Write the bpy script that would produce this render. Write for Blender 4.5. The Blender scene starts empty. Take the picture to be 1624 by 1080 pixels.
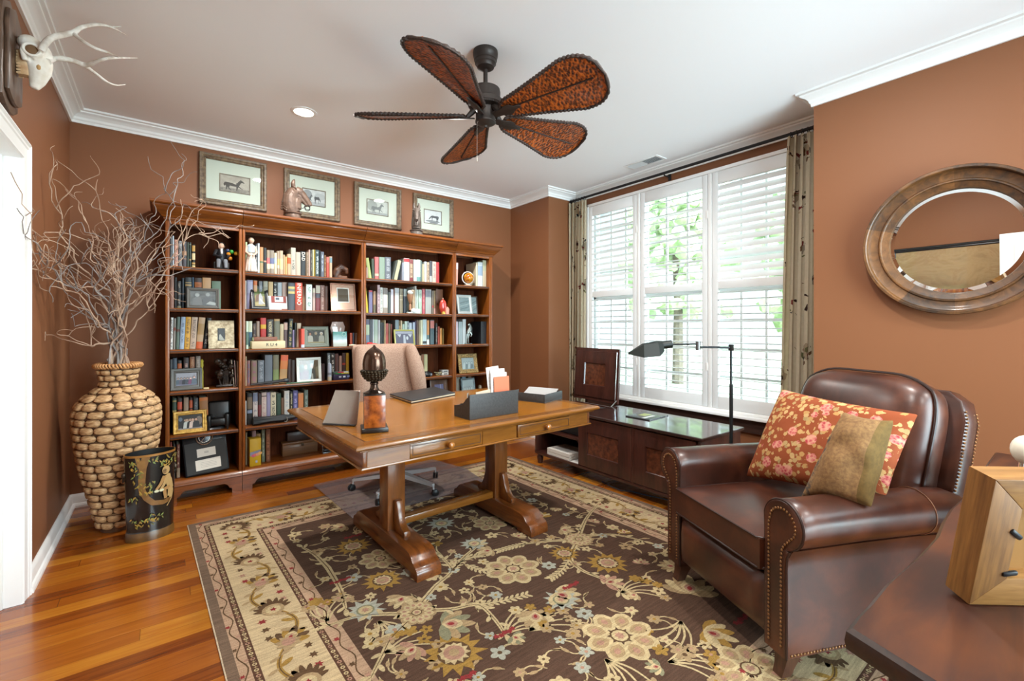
import bpy, bmesh, math, random
import numpy as np
from mathutils import Vector, Matrix, noise

R = math.radians
PI = math.pi
COL = bpy.context.scene.collection
rng = random.Random(11)

# ------------------------------------------------------------------ camera model (measured from the photograph, 1624x1080)
FPX, YAW, HZ, CX, CAMZ = 718.3, R(37.58), 517.85, 812.0, 1.245
_c, _s = math.cos(YAW), math.sin(YAW)

def ray(u, v):
    a = (u - CX) / FPX
    b = (HZ - v) / FPX
    return Vector((a * _c + _s, -a * _s + _c, b))

def onz(u, v, z):
    r = ray(u, v); t = (z - CAMZ) / r.z
    return Vector((r.x * t, r.y * t, z))

def ony(u, v, y):
    r = ray(u, v); t = y / r.y
    return Vector((r.x * t, y, CAMZ + r.z * t))

def onx(u, v, x):
    r = ray(u, v); t = x / r.x
    return Vector((x, r.y * t, CAMZ + r.z * t))

def onp(u, v, p0, n):
    r = ray(u, v); o = Vector((0, 0, CAMZ))
    return o + r * ((Vector(p0) - o).dot(n) / r.dot(n))

# ------------------------------------------------------------------ materials
def lin(h):
    h = h.lstrip('#')
    out = []
    for i in (0, 2, 4):
        c = int(h[i:i + 2], 16) / 255.0
        out.append(c / 12.92 if c <= 0.04045 else ((c + 0.055) / 1.055) ** 2.4)
    return (out[0], out[1], out[2], 1.0)

_M = {}

class NT:
    def __init__(self, name):
        self.m = bpy.data.materials.new(name)
        self.m.use_nodes = True
        self.t = self.m.node_tree
        self.b = self.t.nodes['Principled BSDF']
        self.out = self.t.nodes['Material Output']
    def n(self, kind, **kw):
        nd = self.t.nodes.new(kind)
        for k, v in kw.items():
            if k in nd.inputs:
                nd.inputs[k].default_value = v
            else:
                setattr(nd, k, v)
        return nd
    def l(self, a, b):
        self.t.links.new(a, b)
    def coord(self, scale=(1, 1, 1), kind='Object', rot=(0, 0, 0), loc=(0, 0, 0)):
        tc = self.n('ShaderNodeTexCoord')
        mp = self.n('ShaderNodeMapping')
        mp.inputs['Scale'].default_value = scale
        mp.inputs['Rotation'].default_value = rot
        mp.inputs['Location'].default_value = loc
        self.l(tc.outputs[kind], mp.inputs['Vector'])
        return mp.outputs['Vector']
    def noise(self, vec, scale=5, detail=3, rough=.5, dist=0):
        nd = self.n('ShaderNodeTexNoise')
        nd.inputs['Scale'].default_value = scale
        nd.inputs['Detail'].default_value = detail
        nd.inputs['Roughness'].default_value = rough
        nd.inputs['Distortion'].default_value = dist
        self.l(vec, nd.inputs['Vector'])
        return nd.outputs['Fac']
    def voro(self, vec, scale=5, feature='F1', rnd=1.0):
        nd = self.n('ShaderNodeTexVoronoi')
        nd.feature = feature
        nd.inputs['Scale'].default_value = scale
        nd.inputs['Randomness'].default_value = rnd
        self.l(vec, nd.inputs['Vector'])
        return nd
    def ramp(self, fac, stops, interp='LINEAR'):
        nd = self.n('ShaderNodeValToRGB')
        cr = nd.color_ramp
        cr.interpolation = interp
        while len(cr.elements) < len(stops):
            cr.elements.new(0.5)
        for e, (p, c) in zip(cr.elements, stops):
            e.position = p
            e.color = lin(c) if isinstance(c, str) else c
        self.l(fac, nd.inputs['Fac'])
        return nd.outputs['Color']
    def math(self, op, a, b=None, c=None):
        nd = self.n('ShaderNodeMath'); nd.operation = op
        for i, x in enumerate((a, b, c)):
            if x is None: continue
            if isinstance(x, (int, float)): nd.inputs[i].default_value = x
            else: self.l(x, nd.inputs[i])
        return nd.outputs[0]
    def mix(self, fac, a, b, blend='MIX'):
        nd = self.n('ShaderNodeMix'); nd.data_type = 'RGBA'; nd.blend_type = blend
        for i, x in ((0, fac), (6, a), (7, b)):
            if isinstance(x, (int, float)): nd.inputs[i].default_value = x
            elif isinstance(x, str): nd.inputs[i].default_value = lin(x)
            elif isinstance(x, tuple): nd.inputs[i].default_value = x
            else: self.l(x, nd.inputs[i])
        return nd.outputs[2]
    def sep(self, vec):
        nd = self.n('ShaderNodeSeparateXYZ'); self.l(vec, nd.inputs[0]); return nd.outputs
    def bump(self, h, strength=.3, dist=.01):
        nd = self.n('ShaderNodeBump')
        nd.inputs['Strength'].default_value = strength
        nd.inputs['Distance'].default_value = dist
        self.l(h, nd.inputs['Height'])
        self.l(nd.outputs['Normal'], self.b.inputs['Normal'])
    def base(self, col):
        if isinstance(col, str): self.b.inputs['Base Color'].default_value = lin(col)
        else: self.l(col, self.b.inputs['Base Color'])
    def props(self, rough=.5, metal=0, spec=.5, coat=0, coat_rough=.1):
        b = self.b
        if isinstance(rough, (int, float)): b.inputs['Roughness'].default_value = rough
        else: self.l(rough, b.inputs['Roughness'])
        b.inputs['Metallic'].default_value = metal
        b.inputs['Specular IOR Level'].default_value = spec
        b.inputs['Coat Weight'].default_value = coat
        b.inputs['Coat Roughness'].default_value = coat_rough

def flat(col, rough=.5, metal=0, spec=.5, coat=0):
    k = ('flat', col, rough, metal, spec, coat)
    if k not in _M:
        t = NT('plain_' + col.strip('#')); t.base(col); t.props(rough, metal, spec, coat); _M[k] = t.m
    return _M[k]

def speck(col, col2, scale=8, rough=.6, metal=0, bump=0, detail=4, coat=0, stretch=(1, 1, 1), lo=.35, hi=.65):
    k = ('speck', col, col2, scale, rough, metal, bump, coat, stretch, lo, hi)
    if k not in _M:
        t = NT('mottled_' + col.strip('#'))
        f = t.noise(t.coord(stretch), scale, detail, .6)
        t.base(t.ramp(f, [(lo, col), (hi, col2)])); t.props(rough, metal, coat=coat)
        if bump: t.bump(f, bump, .004)
        _M[k] = t.m
    return _M[k]

def wood(dark, light, axis='X', scale=1.0, rough=.35, coat=.15, contrast=(.35, .68), fine=.35, spec=.5):
    k = ('wood', dark, light, axis, scale, rough, coat, contrast, spec)
    if k not in _M:
        t = NT('wood_%s_%s' % (light.strip('#'), axis.lower()))
        st = {'X': (1.1, 14, 14), 'Y': (14, 1.1, 14), 'Z': (14, 14, 1.1)}[axis]
        v = t.coord(tuple(s * scale for s in st))
        f = t.noise(v, 1.6, 5, .6, .9)
        v2 = t.coord(tuple(s * scale * 5 for s in st))
        g = t.noise(v2, 2.2, 3, .6)
        h = t.math('ADD', t.math('MULTIPLY', f, 1 - fine), t.math('MULTIPLY', g, fine))
        t.base(t.ramp(h, [(contrast[0], dark), (contrast[1], light)]))
        t.props(rough, coat=coat, spec=spec)
        t.bump(g, .06, .002)
        _M[k] = t.m
    return _M[k]

def titled(col, ink, seed=0):
    """book cloth with blocks of small unreadable lettering marks on the spine"""
    k = ('titled', col, ink, seed)
    if k not in _M:
        t = NT('book_%s' % col.strip('#'))
        v = t.coord(kind='Generated')
        s = t.sep(v)
        ob = t.coord((150, 60, 190), loc=(seed * 3.1, 0, seed * 1.7))
        f = t.noise(ob, 1.0, 1, .5)
        big = t.noise(t.coord((0, 0, 22), loc=(0, 0, seed * 2.3)), 1.0, 1, .5)
        m = t.math('MULTIPLY', t.math('GREATER_THAN', f, .50), t.math('GREATER_THAN', big, .47))
        for val, op, lim in ((s[0], 'GREATER_THAN', .24), (s[0], 'LESS_THAN', .76), (s[2], 'GREATER_THAN', .07), (s[2], 'LESS_THAN', .93), (s[1], 'LESS_THAN', .08)):
            m = t.math('MULTIPLY', m, t.math(op, val, lim))
        t.base(t.mix(m, col, ink)); t.props(.5)
        _M[k] = t.m
    return _M[k]

def metal(col, rough=.3):
    return flat(col, rough, 1.0)

def thin_glass(name, tint='#ffffff', gloss=.08, rough=.0):
    k = ('glass', name, tint, gloss)
    if k not in _M:
        t = NT(name)
        tr = t.n('ShaderNodeBsdfTransparent'); tr.inputs['Color'].default_value = lin(tint)
        gl = t.n('ShaderNodeBsdfGlossy'); gl.inputs['Roughness'].default_value = rough
        fr = t.n('ShaderNodeFresnel'); fr.inputs['IOR'].default_value = 1.45
        mx = t.n('ShaderNodeMixShader')
        t.l(t.math('MULTIPLY', fr.outputs[0], gloss / .04 if gloss < 1 else 1.0), mx.inputs[0])
        t.l(tr.outputs[0], mx.inputs[1]); t.l(gl.outputs[0], mx.inputs[2])
        t.l(mx.outputs[0], t.out.inputs['Surface'])
        t.t.nodes.remove(t.b)
        _M[k] = t.m
    return _M[k]

# ------------------------------------------------------------------ mesh builder
class MB:
    def __init__(self):
        self.bm = bmesh.new(); self.mats = []
    def mi(self, m):
        if m not in self.mats: self.mats.append(m)
        return self.mats.index(m)
    def face(self, pts, m, M=None):
        vs = [self.bm.verts.new((M @ Vector(p)) if M else Vector(p)) for p in pts]
        try: f = self.bm.faces.new(vs)
        except ValueError: return None
        f.material_index = self.mi(m); return f
    def box(self, c, s, m, rot=None, bev=0, seg=2, M=None):
        X = Matrix.Translation(Vector(c))
        if rot: X = X @ Matrix(rot).to_4x4() if isinstance(rot, Matrix) else X @ (Matrix.Rotation(rot[2], 4, 'Z') @ Matrix.Rotation(rot[1], 4, 'Y') @ Matrix.Rotation(rot[0], 4, 'X'))
        if M: X = M @ X
        X = X @ Matrix.Diagonal((s[0], s[1], s[2], 1))
        r = bmesh.ops.create_cube(self.bm, size=1.0, matrix=X)
        fs = set(f for v in r['verts'] for f in v.link_faces)
        i = self.mi(m)
        for f in fs: f.material_index = i
        if bev > 0:
            es = list(set(e for v in r['verts'] for e in v.link_edges))
            b = bmesh.ops.bevel(self.bm, geom=es, offset=min(bev, min(s) * .49), segments=seg, affect='EDGES', profile=.5)
            for f in b['faces']: f.material_index = i
        return self
    def bb(self, lo, hi, m, bev=0, seg=2, M=None):
        return self.box([(a + b) / 2 for a, b in zip(lo, hi)], [abs(b - a) for a, b in zip(lo, hi)], m, bev=bev, seg=seg, M=M)
    def prism(self, pts, d, m, M=None, m_side=None, bev=0):
        """polygon in the local XY plane extruded along local Z by d"""
        M = M or Matrix()
        lo = [self.bm.verts.new(M @ Vector((p[0], p[1], 0))) for p in pts]
        hi = [self.bm.verts.new(M @ Vector((p[0], p[1], d))) for p in pts]
        i = self.mi(m); j = self.mi(m_side) if m_side else i
        fs = [self.bm.faces.new(lo[::-1]), self.bm.faces.new(hi)]
        for f in fs: f.material_index = i
        n = len(pts)
        for k in range(n):
            f = self.bm.faces.new((lo[k], lo[(k + 1) % n], hi[(k + 1) % n], hi[k])); f.material_index = j; fs.append(f)
        bmesh.ops.recalc_face_normals(self.bm, faces=fs)
        if bev > 0:
            es = list(set(e for f in fs[:2] for e in f.edges))
            b = bmesh.ops.bevel(self.bm, geom=es, offset=bev, segments=2, affect='EDGES', profile=.5)
            for f in b['faces']: f.material_index = i
        return self
    def rings(self, rings, m, closed=True, cap=True, loop=False, mats=None):
        """stack of rings of points -> skinned surface; mats: one material per gap"""
        V = [[self.bm.verts.new(Vector(p)) for p in r] for r in rings]
        n = len(V[0]); fs = []
        N = len(V) if loop else len(V) - 1
        for a in range(N):
            i = self.mi(mats[a] if mats else m)
            A, B = V[a], V[(a + 1) % len(V)]
            for k in range(n if closed else n - 1):
                try:
                    f = self.bm.faces.new((A[k], A[(k + 1) % n], B[(k + 1) % n], B[k])); f.material_index = i; fs.append(f)
                except ValueError: pass
        if cap and closed and not loop:
            for r, mm in ((V[0][::-1], mats[0] if mats else m), (V[-1], mats[-1] if mats else m)):
                try:
                    f = self.bm.faces.new(r); f.material_index = self.mi(mm); fs.append(f)
                except ValueError: pass
        bmesh.ops.recalc_face_normals(self.bm, faces=fs)
        return self
    def lathe(self, prof, m, M=None, n=32, sx=1, sy=1, cap=True, mats=None):
        M = M or Matrix()
        return self.rings([[M @ Vector((r * sx * math.cos(2 * PI * k / n), r * sy * math.sin(2 * PI * k / n), z)) for k in range(n)] for r, z in prof], m, cap=cap, mats=mats)
    def tube(self, pts, rad, m, n=8, cap=True, flat=1.0):
        pts = [Vector(p) for p in pts]
        if len(pts) < 2: return self
        rad = rad if isinstance(rad, (list, tuple)) else [rad] * len(pts)
        rings = []
        up = None
        for i, p in enumerate(pts):
            t = (pts[min(i + 1, len(pts) - 1)] - pts[max(i - 1, 0)])
            if t.length < 1e-9: t = Vector((0, 0, 1))
            t.normalize()
            if up is None:
                up = Vector((0, 0, 1)) if abs(t.z) < .9 else Vector((1, 0, 0))
            a = up - t * up.dot(t)
            if a.length < 1e-6: a = t.orthogonal()
            a.normalize(); b = t.cross(a); up = a
            rings.append([p + (a * math.cos(2 * PI * k / n) * flat + b * math.sin(2 * PI * k / n)) * rad[i] for k in range(n)])
        return self.rings(rings, m, cap=cap)
    def torus(self, Rr, r, m, M=None, n=32, k=8, a0=0, a1=2 * PI, sx=1, sy=1):
        M = M or Matrix(); full = abs(a1 - a0 - 2 * PI) < 1e-6
        rg = []
        cnt = n if full else n + 1
        for i in range(cnt):
            a = a0 + (a1 - a0) * i / n
            rg.append([M @ Vector(((Rr + r * math.cos(2 * PI * j / k)) * math.cos(a) * sx, (Rr + r * math.cos(2 * PI * j / k)) * math.sin(a) * sy, r * math.sin(2 * PI * j / k))) for j in range(k)])
        return self.rings(rg, m, loop=full)
    def grid(self, nu, nv, fn, m, cu=False):
        V = [[self.bm.verts.new(Vector(fn(i / nu, j / nv))) for j in range(nv + 1)] for i in range(nu if cu else nu + 1)]
        k = self.mi(m)
        for i in range(nu):
            for j in range(nv):
                A, B = V[i], V[(i + 1) % len(V)]
                f = self.bm.faces.new((A[j], B[j], B[j + 1], A[j + 1])); f.material_index = k
        return self
    def ball(self, c, r, m, n=16, k=10, rot=None):
        r = r if isinstance(r, (list, tuple)) else (r, r, r)
        X = Matrix.Translation(Vector(c))
        if rot: X = X @ Matrix.Rotation(rot[2], 4, 'Z') @ Matrix.Rotation(rot[1], 4, 'Y') @ Matrix.Rotation(rot[0], 4, 'X')
        X = X @ Matrix.Diagonal((r[0], r[1], r[2], 1))
        q = bmesh.ops.create_uvsphere(self.bm, u_segments=n, v_segments=k, radius=1, matrix=X)
        i = self.mi(m)
        for f in set(f for v in q['verts'] for f in v.link_faces): f.material_index = i
        return self
    def sweep(self, prof, path, m, closed=False):
        """prof: (out, z) pairs; path: list of (x, y); 'out' points to the left of the travel direction"""
        P = [Vector((p[0], p[1])) for p in path]; n = len(P); rg = []
        for i in range(n):
            if closed: a, b = P[i] - P[i - 1], P[(i + 1) % n] - P[i]
            else:
                a = P[i] - P[i - 1] if i else P[1] - P[0]
                b = P[i + 1] - P[i] if i < n - 1 else a
            a.normalize(); b.normalize()
            na, nb = Vector((-a.y, a.x)), Vector((-b.y, b.x))
            d = (na + nb); d = d / max(1e-6, d.dot(na))
            rg.append([(P[i].x + d.x * o, P[i].y + d.y * o, z) for o, z in prof])
        return self.rings(rg, m, loop=closed)
    def build(self, name, parent=None, loc=None, rot=None, ang=38, tag_=None, mods=None, smooth=True):
        me = bpy.data.meshes.new(name)
        self.bm.normal_update()
        self.bm.to_mesh(me); self.bm.free()
        for m in self.mats: me.materials.append(m)
        if smooth:
            me.polygons.foreach_set('use_smooth', [True] * len(me.polygons))
            me.set_sharp_from_angle(angle=R(ang))
        o = bpy.data.objects.new(name, me); COL.objects.link(o)
        if parent: o.parent = parent
        if loc is not None: o.location = loc
        if rot is not None: o.rotation_euler = rot
        if mods: mods(o)
        return o

def tag(o, label, cat, group=None, kind=None):
    o['label'] = label; o['category'] = cat
    if group: o['group'] = group
    if kind: o['kind'] = kind
    return o

def thing(name, label, cat, loc=(0, 0, 0), rot=(0, 0, 0), group=None):
    o = bpy.data.objects.new(name, None); COL.objects.link(o)
    o.location = loc; o.rotation_euler = rot if not isinstance(rot, (int, float)) else (0, 0, rot)
    o.empty_display_size = .05
    return tag(o, label, cat, group)

def struct(o):
    o['kind'] = 'structure'; return o

def copy_tree(o, parent=None):
    c = o.copy(); COL.objects.link(c)
    if parent: c.parent = parent
    for ch in list(o.children): copy_tree(ch, c)
    return c

def remesh(voxel, smooth=4):
    def f(o):
        m = o.modifiers.new('remesh', 'REMESH'); m.mode = 'VOXEL'; m.voxel_size = voxel; m.use_smooth_shade = True
        if smooth:
            s = o.modifiers.new('smooth', 'SMOOTH'); s.factor = .5; s.iterations = smooth
    return f

def subsurf(n=1):
    def f(o):
        m = o.modifiers.new('subsurf', 'SUBSURF'); m.levels = n; m.render_levels = n
    return f

def lettering(text, size, m, parent, loc, rot, name='lettering', depth=.0004, align='CENTER'):
    c = bpy.data.curves.new(name, 'FONT'); c.body = text; c.size = size; c.extrude = depth
    c.align_x = align; c.align_y = 'CENTER'; c.materials.append(m)
    tmp = bpy.data.objects.new('tmp', c); COL.objects.link(tmp)
    bpy.context.view_layer.update()
    me = bpy.data.meshes.new_from_object(tmp.evaluated_get(bpy.context.evaluated_depsgraph_get()))
    bpy.data.objects.remove(tmp); me.name = name
    if not me.materials: me.materials.append(m)
    o = bpy.data.objects.new(name, me); COL.objects.link(o)
    o.parent = parent; o.location = loc; o.rotation_euler = rot
    return o

def lerp(a, b, t): return a + (b - a) * t
CAN_W, WORLD, EXPO, SKY_FRONT_DIMMED = 14.0, 12.5, 1.0, 1.0
# ------------------------------------------------------------------ shared materials
XL, XR, YB, YR, ZC = -0.51, 3.30, 4.316, -1.8, 2.74
XA, YA0, YA1 = 3.715, 1.12, 3.64

def wall_mat():
    t = NT('brown_wall_paint')
    f = t.noise(t.coord((1, 1, 1)), 220, 2, .6)
    t.base('#805133'); t.props(.55, spec=.35)
    t.bump(f, .05, .002)
    return t.m
M_WALL = wall_mat()
M_WHITE = flat('#eeeeec', .38)
M_CEIL = flat('#f5f7f8', .8)
M_BLACK = flat('#17171a', .4)
M_IRON = flat('#201f20', .45, .3)
M_CHROME = flat('#d5d7da', .18, 1.0)
M_DKMETAL = flat('#3a3431', .38, .7)
M_BRASS = flat('#a8814a', .3, 1.0)
M_PAPER = flat('#ece7dc', .8)
M_CARD = flat('#dcd7cb', .8)

def floor_mat():
    t = NT('hardwood_planks')
    tc = t.n('ShaderNodeTexCoord')
    s = t.sep(tc.outputs['Object'])
    row = t.math('FLOOR', t.math('DIVIDE', s[1], .083))
    wn = t.n('ShaderNodeTexWhiteNoise', noise_dimensions='1D'); t.l(row, wn.inputs['W'])
    xs = t.math('ADD', s[0], t.math('MULTIPLY', wn.outputs['Value'], 7.3))
    col = t.math('FLOOR', t.math('DIVIDE', xs, 1.35))
    wn2 = t.n('ShaderNodeTexWhiteNoise', noise_dimensions='2D')
    cb = t.n('ShaderNodeCombineXYZ'); t.l(row, cb.inputs[0]); t.l(col, cb.inputs[1]); t.l(cb.outputs[0], wn2.inputs['Vector'])
    rnd = wn2.outputs['Value']
    cb2 = t.n('ShaderNodeCombineXYZ')
    t.l(t.math('MULTIPLY', xs, 1.6), cb2.inputs[0]); t.l(t.math('MULTIPLY', s[1], 26), cb2.inputs[1]); t.l(t.math('MULTIPLY', rnd, 40), cb2.inputs[2])
    g = t.noise(cb2.outputs[0], 1.6, 5, .6, 1.0)
    h = t.math('ADD', t.math('MULTIPLY', rnd, .5), t.math('MULTIPLY', g, .5))
    c = t.ramp(h, [(.15, '#5a260b'), (.36, '#84420f'), (.6, '#9c5716'), (.85, '#b97a24')])
    fy = t.math('FRACT', t.math('DIVIDE', s[1], .083))
    fx = t.math('FRACT', t.math('DIVIDE', xs, 1.35))
    seam = t.math('MAXIMUM', t.math('LESS_THAN', fy, .018), t.math('LESS_THAN', fx, .0018))
    t.base(t.mix(t.math('MULTIPLY', seam, .6), c, '#2a1006'))
    t.props(t.math('ADD', .16, t.math('MULTIPLY', g, .16)), coat=.35, coat_rough=.12)
    t.bump(t.math('ADD', t.math('MULTIPLY', g, .25), t.math('MULTIPLY', seam, -1.0)), .1, .0015)
    return t.m

# ------------------------------------------------------------------ room shell
DY0, DY1, DZ = 2.02, 2.95, 2.0
o = MB().bb((-.9, -2.1, -.12), (3.82, 4.42, 0), floor_mat()).build('floor'); struct(o)
o = MB().bb((-.9, -2.1, ZC), (3.82, 4.42, ZC + .1), M_CEIL).build('ceiling'); struct(o)
o = MB().bb((XL - .1, YB, 0), (XR + .5, YB + .1, ZC), M_WALL).build('wall_back'); struct(o)
b = MB()
b.bb((XL - .12, DY1 + .02, 0), (XL, YB, ZC), M_WALL); b.bb((XL - .12, DY0 - .02, DZ + .02), (XL, DY1 + .02, ZC), M_WALL); b.bb((XL - .12, YR, 0), (XL, DY0 - .02, ZC), M_WALL)
struct(b.build('wall_left'))
b = MB()
b.bb((XR, YA1, 0), (XA + .1, YB, ZC), M_WALL); b.bb((XR, YR, 0), (XA + .1, YA0, ZC), M_WALL)
struct(b.build('wall_right'))
WY0, WY1, WZ0, WZ1 = 1.36, 3.41, .57, 2.53
b = MB()
b.bb((XA, YA0, 0), (XA + .1, WY0, ZC), M_WALL); b.bb((XA, WY1, 0), (XA + .1, YA1, ZC), M_WALL)
b.bb((XA, WY0, 0), (XA + .1, WY1, WZ0), M_WALL); b.bb((XA, WY0, WZ1), (XA + .1, WY1, ZC), M_WALL)
struct(b.build('wall_window'))
RX0, RX1, RZ0, RZ1 = .9, 3.2, .08, 2.6
b = MB()
b.bb((XL, YR - .1, 0), (RX0, YR, ZC), M_WALL); b.bb((RX1, YR - .1, 0), (XR, YR, ZC), M_WALL)
b.bb((RX0, YR - .1, 0), (RX1, YR, RZ0), M_WALL); b.bb((RX0, YR - .1, RZ1), (RX1, YR, ZC), M_WALL)
struct(b.build('wall_rear'))

CROWN = [(0, 2.652), (.012, 2.652), (.013, 2.668), (.02, 2.676), (.024, 2.69), (.036, 2.703), (.05, 2.71), (.06, 2.716), (.062, 2.724), (.078, 2.728), (.08, 2.74), (0, 2.74)]
ROOM = [(XL, YR), (XR, YR), (XR, YA0), (XA, YA0), (XA, YA1), (XR, YA1), (XR, YB), (XL, YB)]
struct(MB().sweep(CROWN, ROOM, M_WHITE, closed=True).build('trim_1', ang=25))
BASE = [(0, 0), (.03, 0), (.03, .014), (.024, .026), (.017, .03), (.016, .07), (.011, .082), (.004, .09), (0, .09)]
struct(MB().sweep(BASE, [(XL, DY0 - .09), (XL, YR), (XR, YR), (XR, YA0), (XA, YA0), (XA, YA1), (XR, YA1), (XR, YB), (XL, YB), (XL, DY1 + .09)], M_WHITE).build('baseboard_1', ang=25))

# door on the left wall: casing, jamb and a closed white leaf
cas = [(0, 0), (.0, .022), (.012, .026), (.02, .02), (.03, .02), (.036, .016), (.075, .011), (.084, .014), (.09, .008), (.09, 0)]
def casing(y0, y1, zt, x, sgn):
    b = MB()
    rg = []
    # profile: distance from the outer edge, projection from the wall
    for d, p in cas:
        rg.append([(x + sgn * p, y0 + d - .09, 0), (x + sgn * p, y0 + d - .09, zt + .09 - d), (x + sgn * p, y1 - d + .09, zt + .09 - d), (x + sgn * p, y1 - d + .09, 0)])
    b.rings(rg, M_WHITE, closed=False, cap=False)
    return b
dr = bpy.data.objects.new('door_1', None); COL.objects.link(dr); struct(dr)
casing(DY0, DY1, DZ, XL, 1).build('casing', dr, ang=20)
b = MB()
b.bb((XL - .16, DY1, 0), (XL, DY1 + .02, DZ + .02), M_WHITE); b.bb((XL - .16, DY0 - .02, 0), (XL, DY0, DZ + .02), M_WHITE); b.bb((XL - .16, DY0 - .02, DZ), (XL, DY1 + .02, DZ + .02), M_WHITE)
b.bb((XL - .085, DY1 - .012, 0), (XL - .05, DY1, DZ), M_WHITE, bev=.003); b.bb((XL - .085, DY0, 0), (XL - .05, DY0 + .012, DZ), M_WHITE, bev=.003)
b.build('jamb', dr)
def door_leaf(b, w, h, t=.04):
    b.bb((0, 0, .008), (w, t, h), M_WHITE, bev=.003)
    for (x0, x1) in ((.1, w / 2 - .05), (w / 2 + .05, w - .1)):
        for (z0, z1) in ((.2, .85), (1.0, 1.55), (1.65, h - .12)):
            for yy, s in ((0, -1), (t, 1)):
                q = [(x0, z0), (x1, z0), (x1, z1), (x0, z1)]
                ins = lambda d: [(x0 + d, z0 + d), (x1 - d, z0 + d), (x1 - d, z1 - d), (x0 + d, z1 - d)]
                b.rings([[(px, yy + s * e, pz) for px, pz in ins(d)] for d, e in ((0, .0005), (.006, .006), (.02, .006), (.03, .001), (.055, .007))], M_WHITE)
b = MB(); door_leaf(b, DY1 - DY0 - .03, DZ - .01)
lf = b.build('door_leaf', dr, loc=(XL - .09, DY0 + .015, 0), rot=(0, 0, R(90)))

# a second white leaf standing open along the left wall, behind the camera (it shows in the mirror)
d2 = bpy.data.objects.new('door_2', None); COL.objects.link(d2); struct(d2)
b = MB(); door_leaf(b, .86, 2.0)
b.build('door_leaf', d2, loc=(XL + .13, -.22, 0), rot=(0, 0, R(88)))
b = MB(); b.tube([(XL + .09, -.22, .2), (XL + .09, -.22, .3)], .01, M_CHROME); b.build('hinge', d2)

# ------------------------------------------------------------------ the shuttered window
w1 = bpy.data.objects.new('window_1', None); COL.objects.link(w1); struct(w1)
b = MB()
for y0, y1 in ((WY0, WY0 + .05), (WY1 - .05, WY1), (2.0, 2.07), (2.72, 2.79)):
    b.bb((XA + .03, y0, WZ0), (XA + .09, y1, WZ1), M_WHITE, bev=.004)
for z0, z1 in ((WZ0, WZ0 + .05), (WZ1 - .05, WZ1), (1.54, 1.60)):
    b.bb((XA + .03, WY0, z0), (XA + .09, WY1, z1), M_WHITE, bev=.004)
b.build('sash_frame', w1)
b = MB()
for y0, y1 in ((WY0 + .05, 2.0), (2.07, 2.72), (2.79, WY1 - .05)):
    for k in (1, 2): 
        yy = lerp(y0, y1, k / 3); b.bb((XA + .055, yy - .009, WZ0), (XA + .073, yy + .009, WZ1), M_WHITE)
for zz in (.82, 1.06, 1.3, 1.83, 2.06, 2.29): b.bb((XA + .056, WY0, zz - .009), (XA + .072, WY1, zz + .009), M_WHITE)
b.build('muntins', w1)
MB().bb((XA + .062, WY0 + .03, WZ0 + .03), (XA + .066, WY1 - .03, WZ1 - .03), thin_glass('window_glass', '#f4faf6', .05)).build('pane', w1)
FY0, FY1 = 1.33, 3.445
b = MB()
for (y0, y1, z0, z1) in ((FY0, FY0 + .035, .535, 2.575), (FY1 - .035, FY1, .535, 2.575), (FY0, FY1, 2.545, 2.575), (FY0, FY1, .535, .56)):
    b.bb((XA - .045, y0, z0), (XA - .001, y1, z1), M_WHITE, bev=.006)
for yy in (2.024, 2.752): b.bb((XA - .04, yy - .016, .56), (XA - .004, yy + .016, 2.545), M_WHITE, bev=.004)
b.build('shutter_frame', w1)
MB().bb((XA - .085, FY0 - .03, .51), (XA - .001, FY1 + .03, .535), M_WHITE, bev=.006).build('sill', w1)
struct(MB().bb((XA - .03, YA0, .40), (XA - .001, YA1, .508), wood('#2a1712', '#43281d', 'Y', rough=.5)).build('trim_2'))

M_SHUT = flat('#e4e6e6', .35)
def louvers(b, y0, y1, z0, z1, ang):
    n = max(1, round((z1 - z0) / .0605)); st = (z1 - z0) / n
    for k in range(n):
        z = z0 + st * (k + .5); rg = []
        for yy in (y0 + .002, y1 - .002):
            ring = []
            for j in range(10):
                a = 2 * PI * j / 10
                p, q = .0315 * math.cos(a), .0052 * math.sin(a)
                ring.append((XA - .022 + p * math.cos(ang) - q * math.sin(ang), yy, z + p * math.sin(ang) + q * math.cos(ang)))
            rg.append(ring)
        b.rings(rg, M_SHUT)
for (y0, y1, up, lo, lab) in ((2.772, 3.408, 33, -3, 'white plantation shutter panel beside the left curtain'), (2.044, 2.732, 13, -3, 'white plantation shutter panel in the middle, behind the black lamp head'), (1.367, 2.004, 56, -3, 'white plantation shutter panel beside the right curtain, its upper slats nearly shut')):
    t_ = thing('window_shutter', lab, 'shutter', (0, 0, 0), group='plantation shutters of the window')
    b = MB(); S = .052
    for a0, a1, z0, z1 in ((y0, y0 + S, .562, 2.543), (y1 - S, y1, .562, 2.543), (y0 + S, y1 - S, .562, .66), (y0 + S, y1 - S, 2.44, 2.543), (y0 + S, y1 - S, 1.56, 1.625)):
        b.bb((XA - .037, a0, z0), (XA - .007, a1, z1), M_SHUT, bev=.003)
    b.build('panel_frame', t_)
    b = MB(); louvers(b, y0 + S, y1 - S, 1.627, 2.438, R(up)); b.build('upper_louvers', t_)
    b = MB(); louvers(b, y0 + S, y1 - S, .662, 1.558, R(lo)); b.build('lower_louvers', t_)
    for zz in (.9, 2.2): MB().bb((XA - .042, y0 - .006, zz - .035), (XA - .036, y0 + .012, zz + .035), M_WHITE, bev=.002).build('hinge', t_)

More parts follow.
